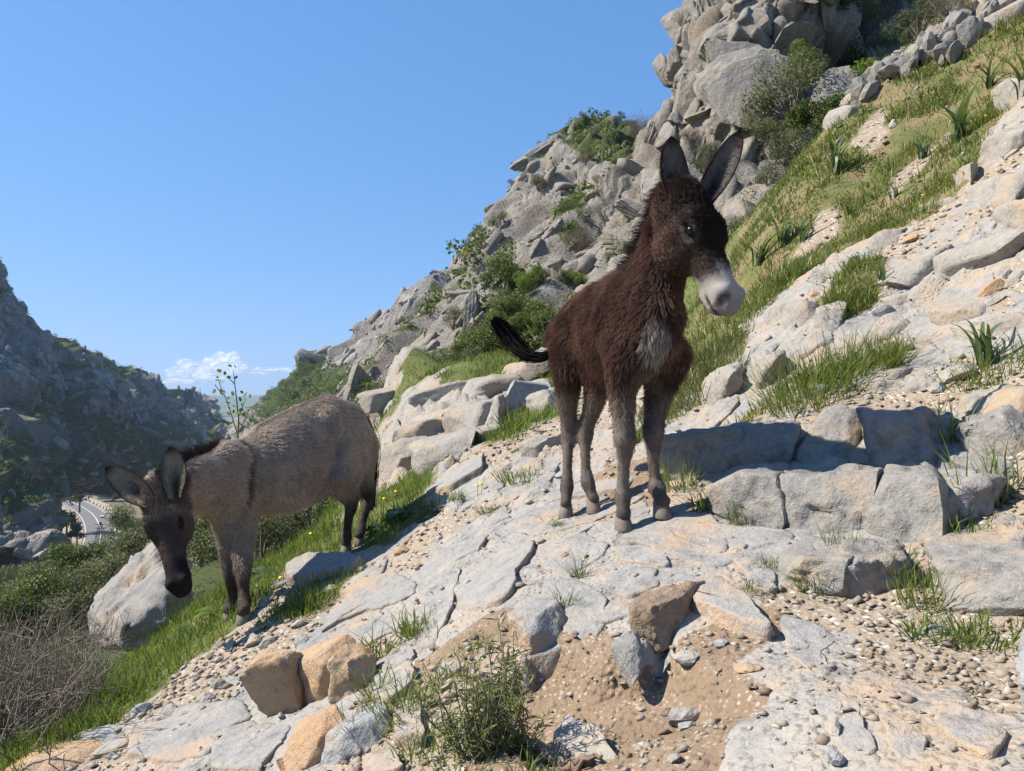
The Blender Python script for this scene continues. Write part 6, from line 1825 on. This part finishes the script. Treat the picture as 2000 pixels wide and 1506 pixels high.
# more of the same kinds over the slopes
def scatter(sl, n, wmin, wmax, kinds, group, label, region=None, tall=.9, vmin=.45):
    g, nn, veg, pp, scr = SLOPES[sl]
    ok = (veg > vmin) & (scr < .3) & (pp[..., 0] > -60) & (pp[..., 0] < 2060) & (pp[..., 1] > -60) & (pp[..., 1] < 1560)
    if region: ok &= (pp[..., 0] > region[0]) & (pp[..., 0] < region[2]) & (pp[..., 1] > region[1]) & (pp[..., 1] < region[3])
    ij = np.argwhere(ok)
    if not len(ij): return
    wt = 1 / np.maximum(g[ij[:, 0], ij[:, 1], 1], 1) ** 0
    for a in RV.choice(len(ij), min(n, len(ij)), replace=False):
        i, j = ij[a]; w = wmin + (wmax - wmin) * RV.random() ** 2
        kd = kinds[RV.integers(0, len(kinds))]
        px_, py_ = pp[i, j]; hs = [h for h in HAND_SHRUBS if h[0] == sl]; q = min(hs, key=lambda h: np.hypot(h[1] - px_, h[2] - py_)); dx, dy = px_ - q[1], py_ - q[2]
        rel = ('left of' if dx < 0 else 'right of') if abs(dx) > abs(dy) else ('above' if dy < 0 else 'below')
        lb = '%s %s shrub %s the %s' % ('large' if w > wmin + .5 * (wmax - wmin) else 'small', {'green': 'green', 'olive': 'olive', 'dry': 'leafless grey', 'bright': 'bright green'}[kd], rel, q[6])
        shrub(g[i, j] - np.array([0, 0, .06 * w]), w, kd, RV.integers(0, 3), ' '.join(lb.split()[:16]), group, tall)
scatter('mid_slope', 120, .5, 1.6, ['green', 'olive', 'olive', 'dry'], 'shrubs dotted over the pale slope', 'one of the small %s shrubs dotted over the pale slope')
scatter('valley_side', 110, .7, 2.0, ['green', 'olive', 'olive'], 'shrubs on the valley slope', 'one of the %s shrubs crowding the slope below the path', (-50, 780, 640, 1300), vmin=.2)
scatter('cliff', 45, .5, 1.2, ['olive', 'dry'], 'shrubs rooted in the cliff', 'one of the small %s shrubs rooted in cracks of the cliff', vmin=.25)

# ---- far scrub: nobody could count it
def far_scrub(name, sl, n, smin, smax, label, vmin=.35, blobs=44, dref=1.):
    g, nn, veg, pp, scr = SLOPES[sl]
    ok = (veg > vmin) & (scr < .35) & (pp[..., 0] > -200) & (pp[..., 0] < 1200)
    ij = np.argwhere(ok); r = RV
    a = ij[r.integers(0, len(ij), n)]; c = g[a[:, 0], a[:, 1]] + r.normal(size=(n, 3)) * [.25 * smin, .25 * smin, 0]
    s = (smin + (smax - smin) * r.random(n) ** 2.2) * np.clip(c[:, 1] / dref, .12, 1)
    d = unit_rows(r.normal(size=(n, blobs, 3)) + [0, 0, .35])
    p = c[:, None] + d * (s[:, None] * (.55 + .5 * r.random((n, blobs))))[..., None] * [1, 1, .8] + np.array([0, 0, .35]) * s[:, None, None]
    parts = Parts()
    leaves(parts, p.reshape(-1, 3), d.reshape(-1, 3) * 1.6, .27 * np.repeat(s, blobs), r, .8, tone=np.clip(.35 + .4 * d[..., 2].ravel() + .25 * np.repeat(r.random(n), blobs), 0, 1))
    return tag(parts.build(name, M_FARLEAF), label, 'scrub', kind='stuff')
far_scrub('ridge_scrub', 'far_ridge', 3200, .5, 1.9, 'dense green scrub covering the lower far ridge', .35, 60, 220.)
far_scrub('mountain_scrub', 'left_mountain', 7500, .8, 2.8, 'scrub and small trees covering the shaded mountainside', .3, 40)
far_scrub('spur_scrub', 'left_spur', 700, .5, 1.7, 'dark scrub on the rock spur above the road', .35)
far_scrub('valley_scrub', 'valley_side', 2200, .4, 1.5, 'tangled undergrowth on the slope below the path', .2, 60, 90.)
far_scrub('summit_scrub', 'mid_slope', 1900, .3, .9, 'low scrub on the green ledges of the pale slope', .42, 80, 40.)

# ---- dry bush at the lower left
db = empty('dry_bush', tuple(hit(60, 1460)), 'leafless grey brown thorny bush filling the lower left corner', 'bush')
st = Parts(); r = np.random.default_rng(5)
for i in range(620):
    px = -140 + 350 * r.random(); py = 1220 + 280 * r.random() ** 1.2
    lim = 215 - max(0, (py - 1330)) * .75
    d = 2.9 + 1.5 * r.random()
    b = P(px * .6 - 20, 1560, d); e = P(min(px, lim) + 30 * r.normal(), py - 60 * r.random(), d + .3 * r.normal())
    m = (b + e) / 2 + r.normal(size=3) * .07
    tube(st, [b, m * .7 + b * .3 + r.normal(size=3) * .03, m, e], .0045 + .003 * r.random(), .0012, 3, r.random())
    for _ in range(5):
        s_ = m + (e - m) * r.random(); e2 = s_ + unit_rows(r.normal(size=3) + [0, 0, .3]) * (.06 + .16 * r.random())
        tube(st, [s_, (s_ + e2) / 2 + r.normal(size=3) * .012, e2], .002, .0007, 3, r.random())
o = st.build('stem', M_TWIG, db); o.matrix_parent_inverse = Matrix.Translation(-Vector(db.location))

# ---- young tree with round leaves behind the grey donkey
def round_leaf():
    n = 10; a = np.linspace(0, 2 * math.pi, n, endpoint=False)
    V = np.concatenate([[[.5, 0, -.04]], np.stack([.5 + .5 * np.cos(a) * (1 + .12 * np.cos(a)), .46 * np.sin(a), .05 * np.cos(2 * a)], -1)])
    f = np.array([[0, 1 + i, 1 + (i + 1) % n] for i in range(n)])
    o = mesh_obj('leaf', V, f, M_LEAF_BRIGHT, attrs={'tone': RV.random(n + 1)}); COL.objects.unlink(o); return o.data
RLEAF = round_leaf()
DS = 6.2
base = P(462, 905, DS)
sap = empty('sapling', tuple(base), 'slender sapling with few round green leaves against the sky', 'tree')
tr = Parts()
sk = [[(462,905),(464,860),(466,820),(462,780),(458,745),(455,722)], [(464,850),(452,810),(440,775),(432,758),(424,736)], [(466,815),(474,795),(480,778)], [(466,845),(478,820),(486,800)], [(458,750),(446,738)], [(440,775),(430,765),(420,752)]]
for l in sk:
    pts = np.array([P(a, b, DS + .03 * RV.normal()) for a, b in l]); tube(tr, pts, .010 if l is sk[0] else .005, .0025, 5, .5)
o = tr.build('trunk', M_TWIG, sap); o.matrix_parent_inverse = Matrix.Translation(-Vector(sap.location))
for (a, b) in [(452,718),(460,722),(446,724),(438,733),(464,735),(450,738),(432,728),(421,733),(418,743),(428,745),(440,748),(420,752),(424,760),(432,764),(436,756),(444,742),(456,745),(468,760),(474,770),(482,768),(488,776),(480,780),(472,784),(486,790),(478,795),(470,795),(484,805),(490,812),(476,812),(466,806),(460,800),(472,825),(482,825),(462,835),(454,815),(446,800),(442,785),(450,790),(436,775),(428,770),(444,772),(456,770)]:
    p = P(a + 2 * RV.normal(), b + 2 * RV.normal(), DS + .06 * RV.normal())
    l = bpy.data.objects.new('leaf', RLEAF); COL.objects.link(l); l.parent = sap; l.location = Vector(p) - Vector(base)
    s = .032 + .014 * RV.random(); l.scale = (s, s * .75, s); l.rotation_euler = (RV.random() * 6, RV.random() * 6, RV.random() * 6)

# ---- wormwood bush and its woody root in the foreground
fb = empty('wormwood_bush', tuple(hit(960, 1440)), 'feathery green wormwood bush growing at the edge of the bare earth in the foreground', 'bush')
st = Parts(); lf = Parts(); r = np.random.default_rng(8)
fbp = hit(960, 1440)
for i in range(62):
    a = r.random() * 6.283; q = .06 * math.sqrt(r.random())
    b = fbp + np.array([q * math.cos(a) * 1.15, q * math.sin(a) * .8, 0]); b[2] = relief_z(b[0], b[1])
    hgt = (.06 + .18 * r.random()) * (1.2 - 5 * q)
    dirv = unit_rows(np.array([math.cos(a) * q * 5.0, math.sin(a) * q * 4, 1]) + r.normal(size=3) * .16)
    e = b + dirv * hgt; m = (b + e) / 2 + r.normal(size=3) * .012
    tube(st, [b, m, e], .0022, .0008, 3, r.random())
    t = r.random(28) ** .8
    p = np.where(t[:, None] < .5, b + (m - b) * t[:, None] * 2, m + (e - m) * (t[:, None] * 2 - 1))
    leaves(lf, p, r.normal(size=(28, 3)) + dirv * .8, .030, r, .09, tone=.25 + .6 * t)
for o in (lf.build('crown', leaf_mat('wormwood_leaf', (.06, .085, .03), (.23, .26, .11), .6, .35), fb), st.build('stem', M_TWIG, fb)): o.matrix_parent_inverse = Matrix.Translation(-Vector(fb.location))
for k, (px, py, n, h, sp, lb) in enumerate([(880,1330,110,.06,.05,'dry grassy patch behind the wormwood bush'),(840,1450,130,.08,.07,'green grass left of the wormwood bush'),(790,1400,160,.13,.07,'thin grass right of the boulder pile'),(900,1490,110,.06,.07,'grass in front of the wormwood bush at the frame edge'),(1050,1480,120,.06,.05,'short grass beside the woody root'),(920,1270,60,.045,.05,'dry tuft on the shelf above the wormwood bush')]):
    clump(px, py, n, h, sp, 40 + k, lb, M_GRASS_DRY if k != 1 else M_GRASS, .0018, .7)
rt = Parts()
for l, r0 in (([(1020,1385),(1060,1405),(1105,1425),(1150,1432),(1175,1438)], .020), ([(1040,1420),(1080,1440),(1120,1446),(1165,1442)], .014), ([(1030,1400),(1070,1420),(1120,1432)], .016), ([(1010,1455),(1060,1452),(1100,1448)], .009), ([(1060,1400),(1090,1412),(1130,1420),(1160,1428)], .012)):
    pts = np.array([hit(*q) for q in l]); pts[:, 2] = relief_z(pts[:, 0], pts[:, 1]) + r0 * .7 + .006
    pts = np.array([[np.interp(t, np.arange(len(pts)), pts[:, j]) for j in range(3)] for t in np.linspace(0, len(pts) - 1, 14)])
    pts += RV.normal(size=pts.shape) * .006
    tube(rt, pts, r0, r0 * .12, 8, .5)
tag(rt.build('woody_root', M_BARK, smooth=True), 'gnarled weathered woody root lying on the earth beside the wormwood bush', 'root')

# ---- broad toothed leaves in the grass, yellow flowers, dry stalks
def leafy(px, py, n, size, label, mat=M_LEAF_BRIGHT):
    p = hit(px, py); parts = Parts(); r = RV
    for i in range(n):
        a = r.random() * 6.283; L = size * (.6 + .6 * r.random()); dr = np.array([math.cos(a), math.sin(a), 0]); sd = np.array([-dr[1], dr[0], 0])
        t = np.linspace(0, 1, 7); c = p + dr * (t * L)[:, None] + np.array([0, 0, 1]) * (L * (.75 * t - .75 * t ** 2.2))[:, None] + [0, 0, .01]
        w = L * .17 * np.sin(math.pi * np.clip(t * .92 + .06, 0, 1)) * (1 + .5 * (np.arange(7) % 2))
        V = np.stack([c - sd * w[:, None], c + [0, 0, -.004], c + sd * w[:, None]], 1).reshape(-1, 3)
        f = [[j * 3 + k, j * 3 + k + 1, j * 3 + k + 4] for j in range(6) for k in (0, 1)] + [[j * 3 + k, j * 3 + k + 4, j * 3 + k + 3] for j in range(6) for k in (0, 1)]
        parts.add(V, np.array(f), .3 + .7 * r.random())
    return tag(parts.build('leafy_plant', mat), label, 'plant')
leafy(228, 1312, 9, .15, 'bright toothed-leaf plant in the grass near the dry bush')
leafy(425, 1205, 10, .13, 'bright toothed-leaf plant beside the grey donkeys front hoof')
leafy(545, 1090, 12, .13, 'broad leafy plant in the grass under the grey donkeys belly', M_LEAF_BRIGHT)
leafy(730, 1035, 12, .12, 'dark broad-leaved plant behind the grey donkeys hind hooves', M_SWORD)
leafy(790, 1010, 9, .15, 'broad-leaved plant in the grass right of the grey donkeys tail', M_SWORD)
leafy(360, 1235, 9, .10, 'pale green leafy plant in the grass under the grey donkeys muzzle', M_LEAF_BRIGHT)
leafy(520, 1130, 10, .16, 'leafy plant between the grey donkeys legs', M_SWORD)
def flower(px, py, label, h=.07):
    p = hit(px, py); z = float(relief_z(p[0], p[1])); e = empty('yellow_flower', (p[0], p[1], z), label, 'flower')
    s = Parts(); tube(s, [[0, 0, 0], [.004, 0, h * .6], [.002, .003, h]], .0016, .0012, 4, .4); s.build('stem', M_GRASS, e)
    n = 14; a = np.linspace(0, 2 * math.pi, n, endpoint=False); r = .013
    V = [[0, 0, h + .006]] + [[r * (1 if i % 2 else .72) * math.cos(t), r * (1 if i % 2 else .72) * math.sin(t), h + .004] for i, t in enumerate(a)] + [[0, 0, h - .006]]
    f = [[0, 1 + i, 1 + (i + 1) % n] for i in range(n)] + [[n + 1, 1 + (i + 1) % n, 1 + i] for i in range(n)]
    o = mesh_obj('flower_head', V, np.array(f), M_PETAL, e); o.rotation_euler = (.5, 0, 0)
    return e
for a in [((775,975),'yellow flower in the grass right of the grey donkeys tail'), ((752,992),'yellow flower nearest the grey donkeys hind leg'), ((738,968),'yellow flower just behind the grey donkeys tail'), ((932,975),'yellow flower at the edge of the gravel path'), ((940,973),'yellow flower touching the one at the gravel edge'),
          ((552,1145),'yellow flower beside the pale slab under the grey donkey'), ((610,1062),'yellow flower in the grass under the grey donkeys belly'), ((402,1075),'yellow flower behind the grey donkeys head'), ((1798,408),'yellow flower at the lower edge of the hillside grass'), ((1920,252),'yellow flower beside the largest sword-leaved plant')]:
    flower(*a[0], a[1])
def stalk(pts, r, label):
    q = np.array([hit(*p) for p in pts]); q[:, 2] = relief_z(q[:, 0], q[:, 1]) + r + .012
    s = Parts(); tube(s, q, r, r * .6, 5, .5); tag(s.build('dry_stalk', M_STRAW), label, 'stalk')
stalk([(90,1495),(150,1488),(200,1480),(252,1470)], .004, 'long pale dry stalk lying at the lower left edge')
stalk([(1345,982),(1375,998)], .003, 'short dry stick in the shade at the foot of the ledge')
stalk([(1135,1345),(1165,1352),(1195,1372)], .0018, 'curled dry stem on the brown earth')
stalk([(1208,1380),(1207,1400),(1212,1425)], .0015, 'thin dry stem crossing the flat cream slab')
# ------------------------------------------------------------------ the valley road
ZR = -70.5
def RP(px, py, z=ZR):
    d = -z / ((py - HZ) / F); return np.array([(px - 1000) / F * d, d, z])
rc = np.array([RP(*a) for a in [(60,962),(95,968),(128,977),(155,988),(176,1001),(188,1014),(195,1030),(197,1050),(190,1080),(170,1120)]])
tt = np.linspace(0, len(rc) - 1, 70); rc = np.stack([np.interp(tt, np.arange(len(rc)), rc[:, j]) for j in range(3)], -1)
for _ in range(8): rc[1:-1] = (rc[:-2] + 2 * rc[1:-1] + rc[2:]) / 4
tg = unit_rows(np.gradient(rc, axis=0)); sdv = np.stack([-tg[:, 1], tg[:, 0], 0 * tg[:, 0]], -1)
def ribbon(name, off0, off1, dz, mat, parent=None):
    V = np.stack([rc + sdv * off0 + [0, 0, dz], rc + sdv * off1 + [0, 0, dz]], 1).reshape(-1, 3)
    f = np.array([[2 * i, 2 * i + 1, 2 * i + 3, 2 * i + 2] for i in range(len(rc) - 1)])
    return mesh_obj(name, V, f, mat, parent)
nb = NB('asphalt'); v = nb.pos(); nb.color(nb.mix(nb.noise(v, .3, 4), (.13, .13, .135), (.18, .18, .18))); nb.rough(.9); M_ROAD = nb.m
nb = NB('road_paint'); nb.color((.6, .6, .58)); M_PAINT = nb.m
nb = NB('roadside_earth'); v = nb.pos(); nb.color(nb.mix(nb.noise(v, .08, 4), (.26, .20, .15), (.42, .35, .28))); nb.rough(.95); M_VERGE = nb.m
verge = ribbon('road_verge', -22, 16, .25, M_VERGE); tag(verge, 'bare earth beside the valley road', kind='structure')
road = ribbon('road', -8, 8, .5, M_ROAD); tag(road, 'grey asphalt road bending through the valley', kind='structure')
for o_, w_ in ((0, .25), (-6.9, .2), (6.9, .2)): ribbon('lane_marking', o_ - w_, o_ + w_, .56, M_PAINT, road)
# white kerb blocks on the outer side of the bend
nb = NB('white_concrete'); nb.color((.62, .60, .56)); nb.rough(.9); M_CONC = nb.m
def box(parts, c, s, rz=0.):
    c = np.array(c); ca, sa = math.cos(rz), math.sin(rz)
    V = np.array([[x, y, z] for x in (-1, 1) for y in (-1, 1) for z in (-1, 1)], float) * np.array(s) / 2
    V = np.stack([V[:, 0] * ca - V[:, 1] * sa, V[:, 0] * sa + V[:, 1] * ca, V[:, 2]], -1) + c
    parts.add(V, np.array([[0, 1, 3], [0, 3, 2], [4, 6, 7], [4, 7, 5], [0, 4, 5], [0, 5, 1], [2, 3, 7], [2, 7, 6], [0, 2, 6], [0, 6, 4], [1, 5, 7], [1, 7, 3]]))
side_sign = 1 if (rc + sdv * 8)[30, 0] > rc[30, 0] else -1
kb = Parts(); box(kb, (0, 0, .6), (2.0, .8, 1.2)); box(kb, (0, 0, 1.28), (1.6, .6, .16)); ko = kb.build('kerb_block', M_CONC); COL.objects.unlink(ko)
for i in range(14, 48, 2):
    o = bpy.data.objects.new('kerb_block', ko.data); COL.objects.link(o); o.location = Vector(rc[i] + sdv[i] * 9.4 * side_sign + [0, 0, .3]); o.rotation_euler = (0, 0, math.atan2(tg[i, 1], tg[i, 0]))
    tag(o, '%s white kerb block from the far end of the row lining the road bend' % ['first', 'second', 'third', 'fourth', 'fifth', 'sixth', 'seventh', 'eighth', 'ninth', 'tenth', 'eleventh', 'twelfth', 'thirteenth', 'fourteenth', 'fifteenth', 'sixteenth', 'seventeenth'][(i - 14) // 2], 'kerb block', 'white kerb blocks along the road bend')
# small white car
nb = NB('car_paint'); nb.color((.55, .57, .60)); nb.rough(.3); M_CAR = nb.m
nb = NB('car_glass'); nb.color((.03, .035, .04)); nb.rough(.1); M_GLASS = nb.m
nb = NB('tyre_rubber'); nb.color((.02, .02, .02)); nb.rough(.9); M_TYRE = nb.m
i = 38; cp = rc[i] + sdv[i] * 3.2 * side_sign + [0, 0, .56]
car = empty('car', tuple(cp), 'small silver white car driving on the valley road', 'car'); car.rotation_euler = (0, 0, math.atan2(tg[i, 1], tg[i, 0]))
prof = [(-2.1, .35), (-2.15, .8), (-1.5, .95), (-1.0, 1.42), (.6, 1.45), (1.3, .98), (2.1, .85), (2.2, .4)]
def extrude(prof, w, name, mat, parent, inset=0.):
    n = len(prof); V = [[x, s * (w / 2 - (inset if z > 1.1 else 0)), z] for s in (-1, 1) for x, z in prof]
    f = [list(range(n))[::-1], [n + k for k in range(n)]] + [[k, (k + 1) % n, n + (k + 1) % n, n + k] for k in range(n)]
    return mesh_obj(name, V, f, mat, parent)
extrude(prof, 1.75, 'body', M_CAR, car, .18)
extrude([(-1.38, 1.0), (-.98, 1.38), (.55, 1.41), (1.12, 1.0)], 1.79, 'window', M_GLASS, car, .17)
for wx in (-1.35, 1.4):
    for wy in (-.82, .82):
        a = np.linspace(0, 2 * math.pi, 14, endpoint=False); V = [[wx + .33 * math.cos(t), wy + s * .11, .33 + .33 * math.sin(t)] for s in (-1, 1) for t in a]
        f = [list(range(14))[::-1], list(range(14, 28))] + [[k, (k + 1) % 14, 14 + (k + 1) % 14, 14 + k] for k in range(14)]
        mesh_obj('wheel', V, f, M_TYRE, car)
for wy in (-.6, .6): mesh_obj('headlight', [[2.19, wy - .2, .62], [2.19, wy + .2, .62], [2.14, wy + .2, .8], [2.14, wy - .2, .8], [2.05, wy - .2, .62], [2.05, wy + .2, .62], [2.05, wy + .2, .8], [2.05, wy - .2, .8]], [[0, 1, 2, 3], [4, 7, 6, 5], [0, 4, 5, 1], [3, 2, 6, 7], [0, 3, 7, 4], [1, 5, 6, 2]], M_GLASS, car)
# lattice pylon in front of the road
nb = NB('pylon_steel'); nb.color((.10, .085, .08)); nb.rough(.6); M_STEEL = nb.m
DP = 300.0; pt = P(196, 1020, DP); pb = P(196, 1085, DP); HP = pt[2] - pb[2]
py_ = empty('pylon', tuple(pb), 'dark lattice electricity pylon standing in front of the road', 'pylon'); st = Parts(); ar = Parts()
lv = [0, .3, .55, .75, .9, 1.0]; wd = lambda t: 2.3 * (1 - t) + .25
for sx in (-1, 1):
    for sy in (-1, 1): tube(st, [[sx * wd(0), sy * wd(0), 0], [sx * wd(1), sy * wd(1), HP]], .14, .09, 4)
for a, b in zip(lv[:-1], lv[1:]):
    for s in (-1, 1):
        for (c, d) in ((-1, 1), (1, -1)):
            tube(st, [[c * wd(a), s * wd(a), a * HP], [d * wd(b), s * wd(b), b * HP]], .07, .07, 3); tube(st, [[s * wd(a), c * wd(a), a * HP], [s * wd(b), d * wd(b), b * HP]], .07, .07, 3)
st.build('mast', M_STEEL, py_)
for z in (.82, .93): tube(ar, [[-2.4, 0, z * HP], [2.4, 0, z * HP]], .1, .1, 4)
ar.build('crossarm', M_STEEL, py_)
# mast on the far crag and green hut by the road
pm = P(391, 772, 640); m_ = Parts(); tube(m_, [pm - [0, 0, 2], pm + [0, 0, 7]], .35, .12, 5); tag(m_.build('mast', M_STEEL), 'thin mast standing on the crag at the end of the left mountain', 'mast')
nb = NB('green_sheet'); nb.color((.02, .10, .07)); nb.rough(.6); M_HUT = nb.m
hp = RP(214, 974, -70.2); hut = empty('hut', tuple(hp), 'dark green hut at the roadside behind the grey donkeys ear', 'hut'); hut.scale = (1.6, 1.6, 1.6)
b_ = Parts(); box(b_, (0, 0, 2.4), (8, 5, 4.8)); b_.build('wall', M_HUT, hut)
for k in range(6): b_ = Parts(); box(b_, (0, -2.56, .6 + .8 * k), (7.8, .1, .12)); b_.build('rail', M_CONC, hut)
b_ = Parts(); box(b_, (0, 0, 4.95), (8.8, 5.8, .3)); b_.build('roof', M_HUT, hut)
# trees by the road
def far_tree(px, py, wpx, d, label, seed):
    p = P(px, py, d); w = wpx / F * d
    e = empty('tree', tuple(p), label, 'tree')
    cr, st = shrub_parts(seed, 1500, .09, lobes=16, flat=1.0, twigs=8)
    a = cr.build('crown', M_LEAF, e); b = Parts(); tube(b, [[0, 0, -.3], [.01, 0, .1], [0, .02, .4]], .05, .025, 6); b.build('trunk', M_BARK, e)
    e.scale = (w, w, w * 1.05)
for a in [((118,988),50,390,'round light green tree left of the road bend',11), ((155,988),42,385,'dark round tree touching the road bend',12), ((92,1010),44,330,'dark tree on the spur foot left of the road',13), ((130,1035),44,300,'dark tree leaning over the inner side of the road',14), ((150,1062),40,280,'tree at the inner road edge below the car',15), ((35,1040),46,230,'bushy tree on the dark spur',16), ((238,1035),40,270,'tree between the road and the grey donkeys cheek',17), ((258,1060),50,200,'feathery tree right of the pylon',18), ((60,890),34,330,'tree on the scree edge of the left mountain',19), ((125,850),30,360,'round tree under the crag of the left mountain',20), ((145,835),26,380,'smaller tree beside the round tree under the crag',21)]:
    far_tree(*a[0], *a[1:])

# ------------------------------------------------------------------ clouds on the horizon
nb = NB('cloud')
nb.color((1., 1., 1.)); nb.rough(1.0)
tr_ = nb.n('ShaderNodeBsdfTranslucent'); tr_.inputs[0].default_value = (1., 1., 1., 1)
ms = nb.n('ShaderNodeMixShader'); ms.inputs[0].default_value = .55; nb.link(nb.b.outputs[0], ms.inputs[1]); nb.link(tr_.outputs[0], ms.inputs[2])
tp = nb.n('ShaderNodeBsdfTransparent'); fr = nb.n('ShaderNodeLayerWeight'); fr.inputs[0].default_value = .5
ms2 = nb.n('ShaderNodeMixShader')
nz = nb.noise(nb.pos(), .002, 5, .65)
nb.link(nb.math('ADD', nb.ramp(fr.outputs['Facing'], [(.05, .2), (.55, 1.)]), nb.math('MULTIPLY', nb.math('SUBTRACT', nz, .5), .6), True), ms2.inputs[0])
nb.link(ms.outputs[0], ms2.inputs[1]); nb.link(tp.outputs[0], ms2.inputs[2]); nb.link(ms2.outputs[0], nb.out.inputs[0])
M_CLOUD = nb.m
def cloud(blobs, d, label, seed):
    import bmesh
    bm = bmesh.new(); bmesh.ops.create_icosphere(bm, subdivisions=4, radius=1.0)
    V0 = np.array([v.co for v in bm.verts]); F0 = np.array([[v.index for v in f.verts] for f in bm.faces]); bm.free()
    parts = Parts(); r = np.random.default_rng(seed)
    for (a, b, w, h) in blobs:
        c = P(a, b, d + 300 * r.normal()); rw, rh = w / F * d, h / F * d
        V = V0 * (1 + .30 * fbm(V0 * 1.8 + seed + a, 5, seed)[:, None])
        parts.add(c + V * [rw, rw, rh], F0)
    o = parts.build('cloud', M_CLOUD, smooth=True); return tag(o, label, 'cloud')
cloud([(362,712,22,16),(385,722,26,18),(345,728,26,16),(412,712,20,16),(432,702,20,18),(455,700,16,14),(440,718,34,20),(400,735,60,16),(340,745,60,12),(470,716,20,12)], 11000, 'heaped white cloud low over the end of the gorge', 3)
cloud([(520,722,26,9),(548,722,26,8),(500,728,24,8),(575,726,18,6)], 11500, 'flat faint cloud right of the heaped cloud', 4)

# ------------------------------------------------------------------ air
hz = NB('haze_air')
pv = hz.n('ShaderNodeVolumePrincipled'); pv.inputs['Color'].default_value = (.5, .7, 1.0, 1); pv.inputs['Density'].default_value = 1.3e-4; pv.inputs['Anisotropy'].default_value = .2
for l in list(hz.t.links): hz.t.links.remove(l)
hz.t.nodes.remove(hz.b)
hz.link(pv.outputs[0], hz.out.inputs['Volume'])
hb = Parts(); box(hb, (0, 2900, 90), (16000, 7000, 340))
haze = hb.build('haze', hz.m); tag(haze, 'thin bluish air filling the gorge', 'haze', kind='stuff')
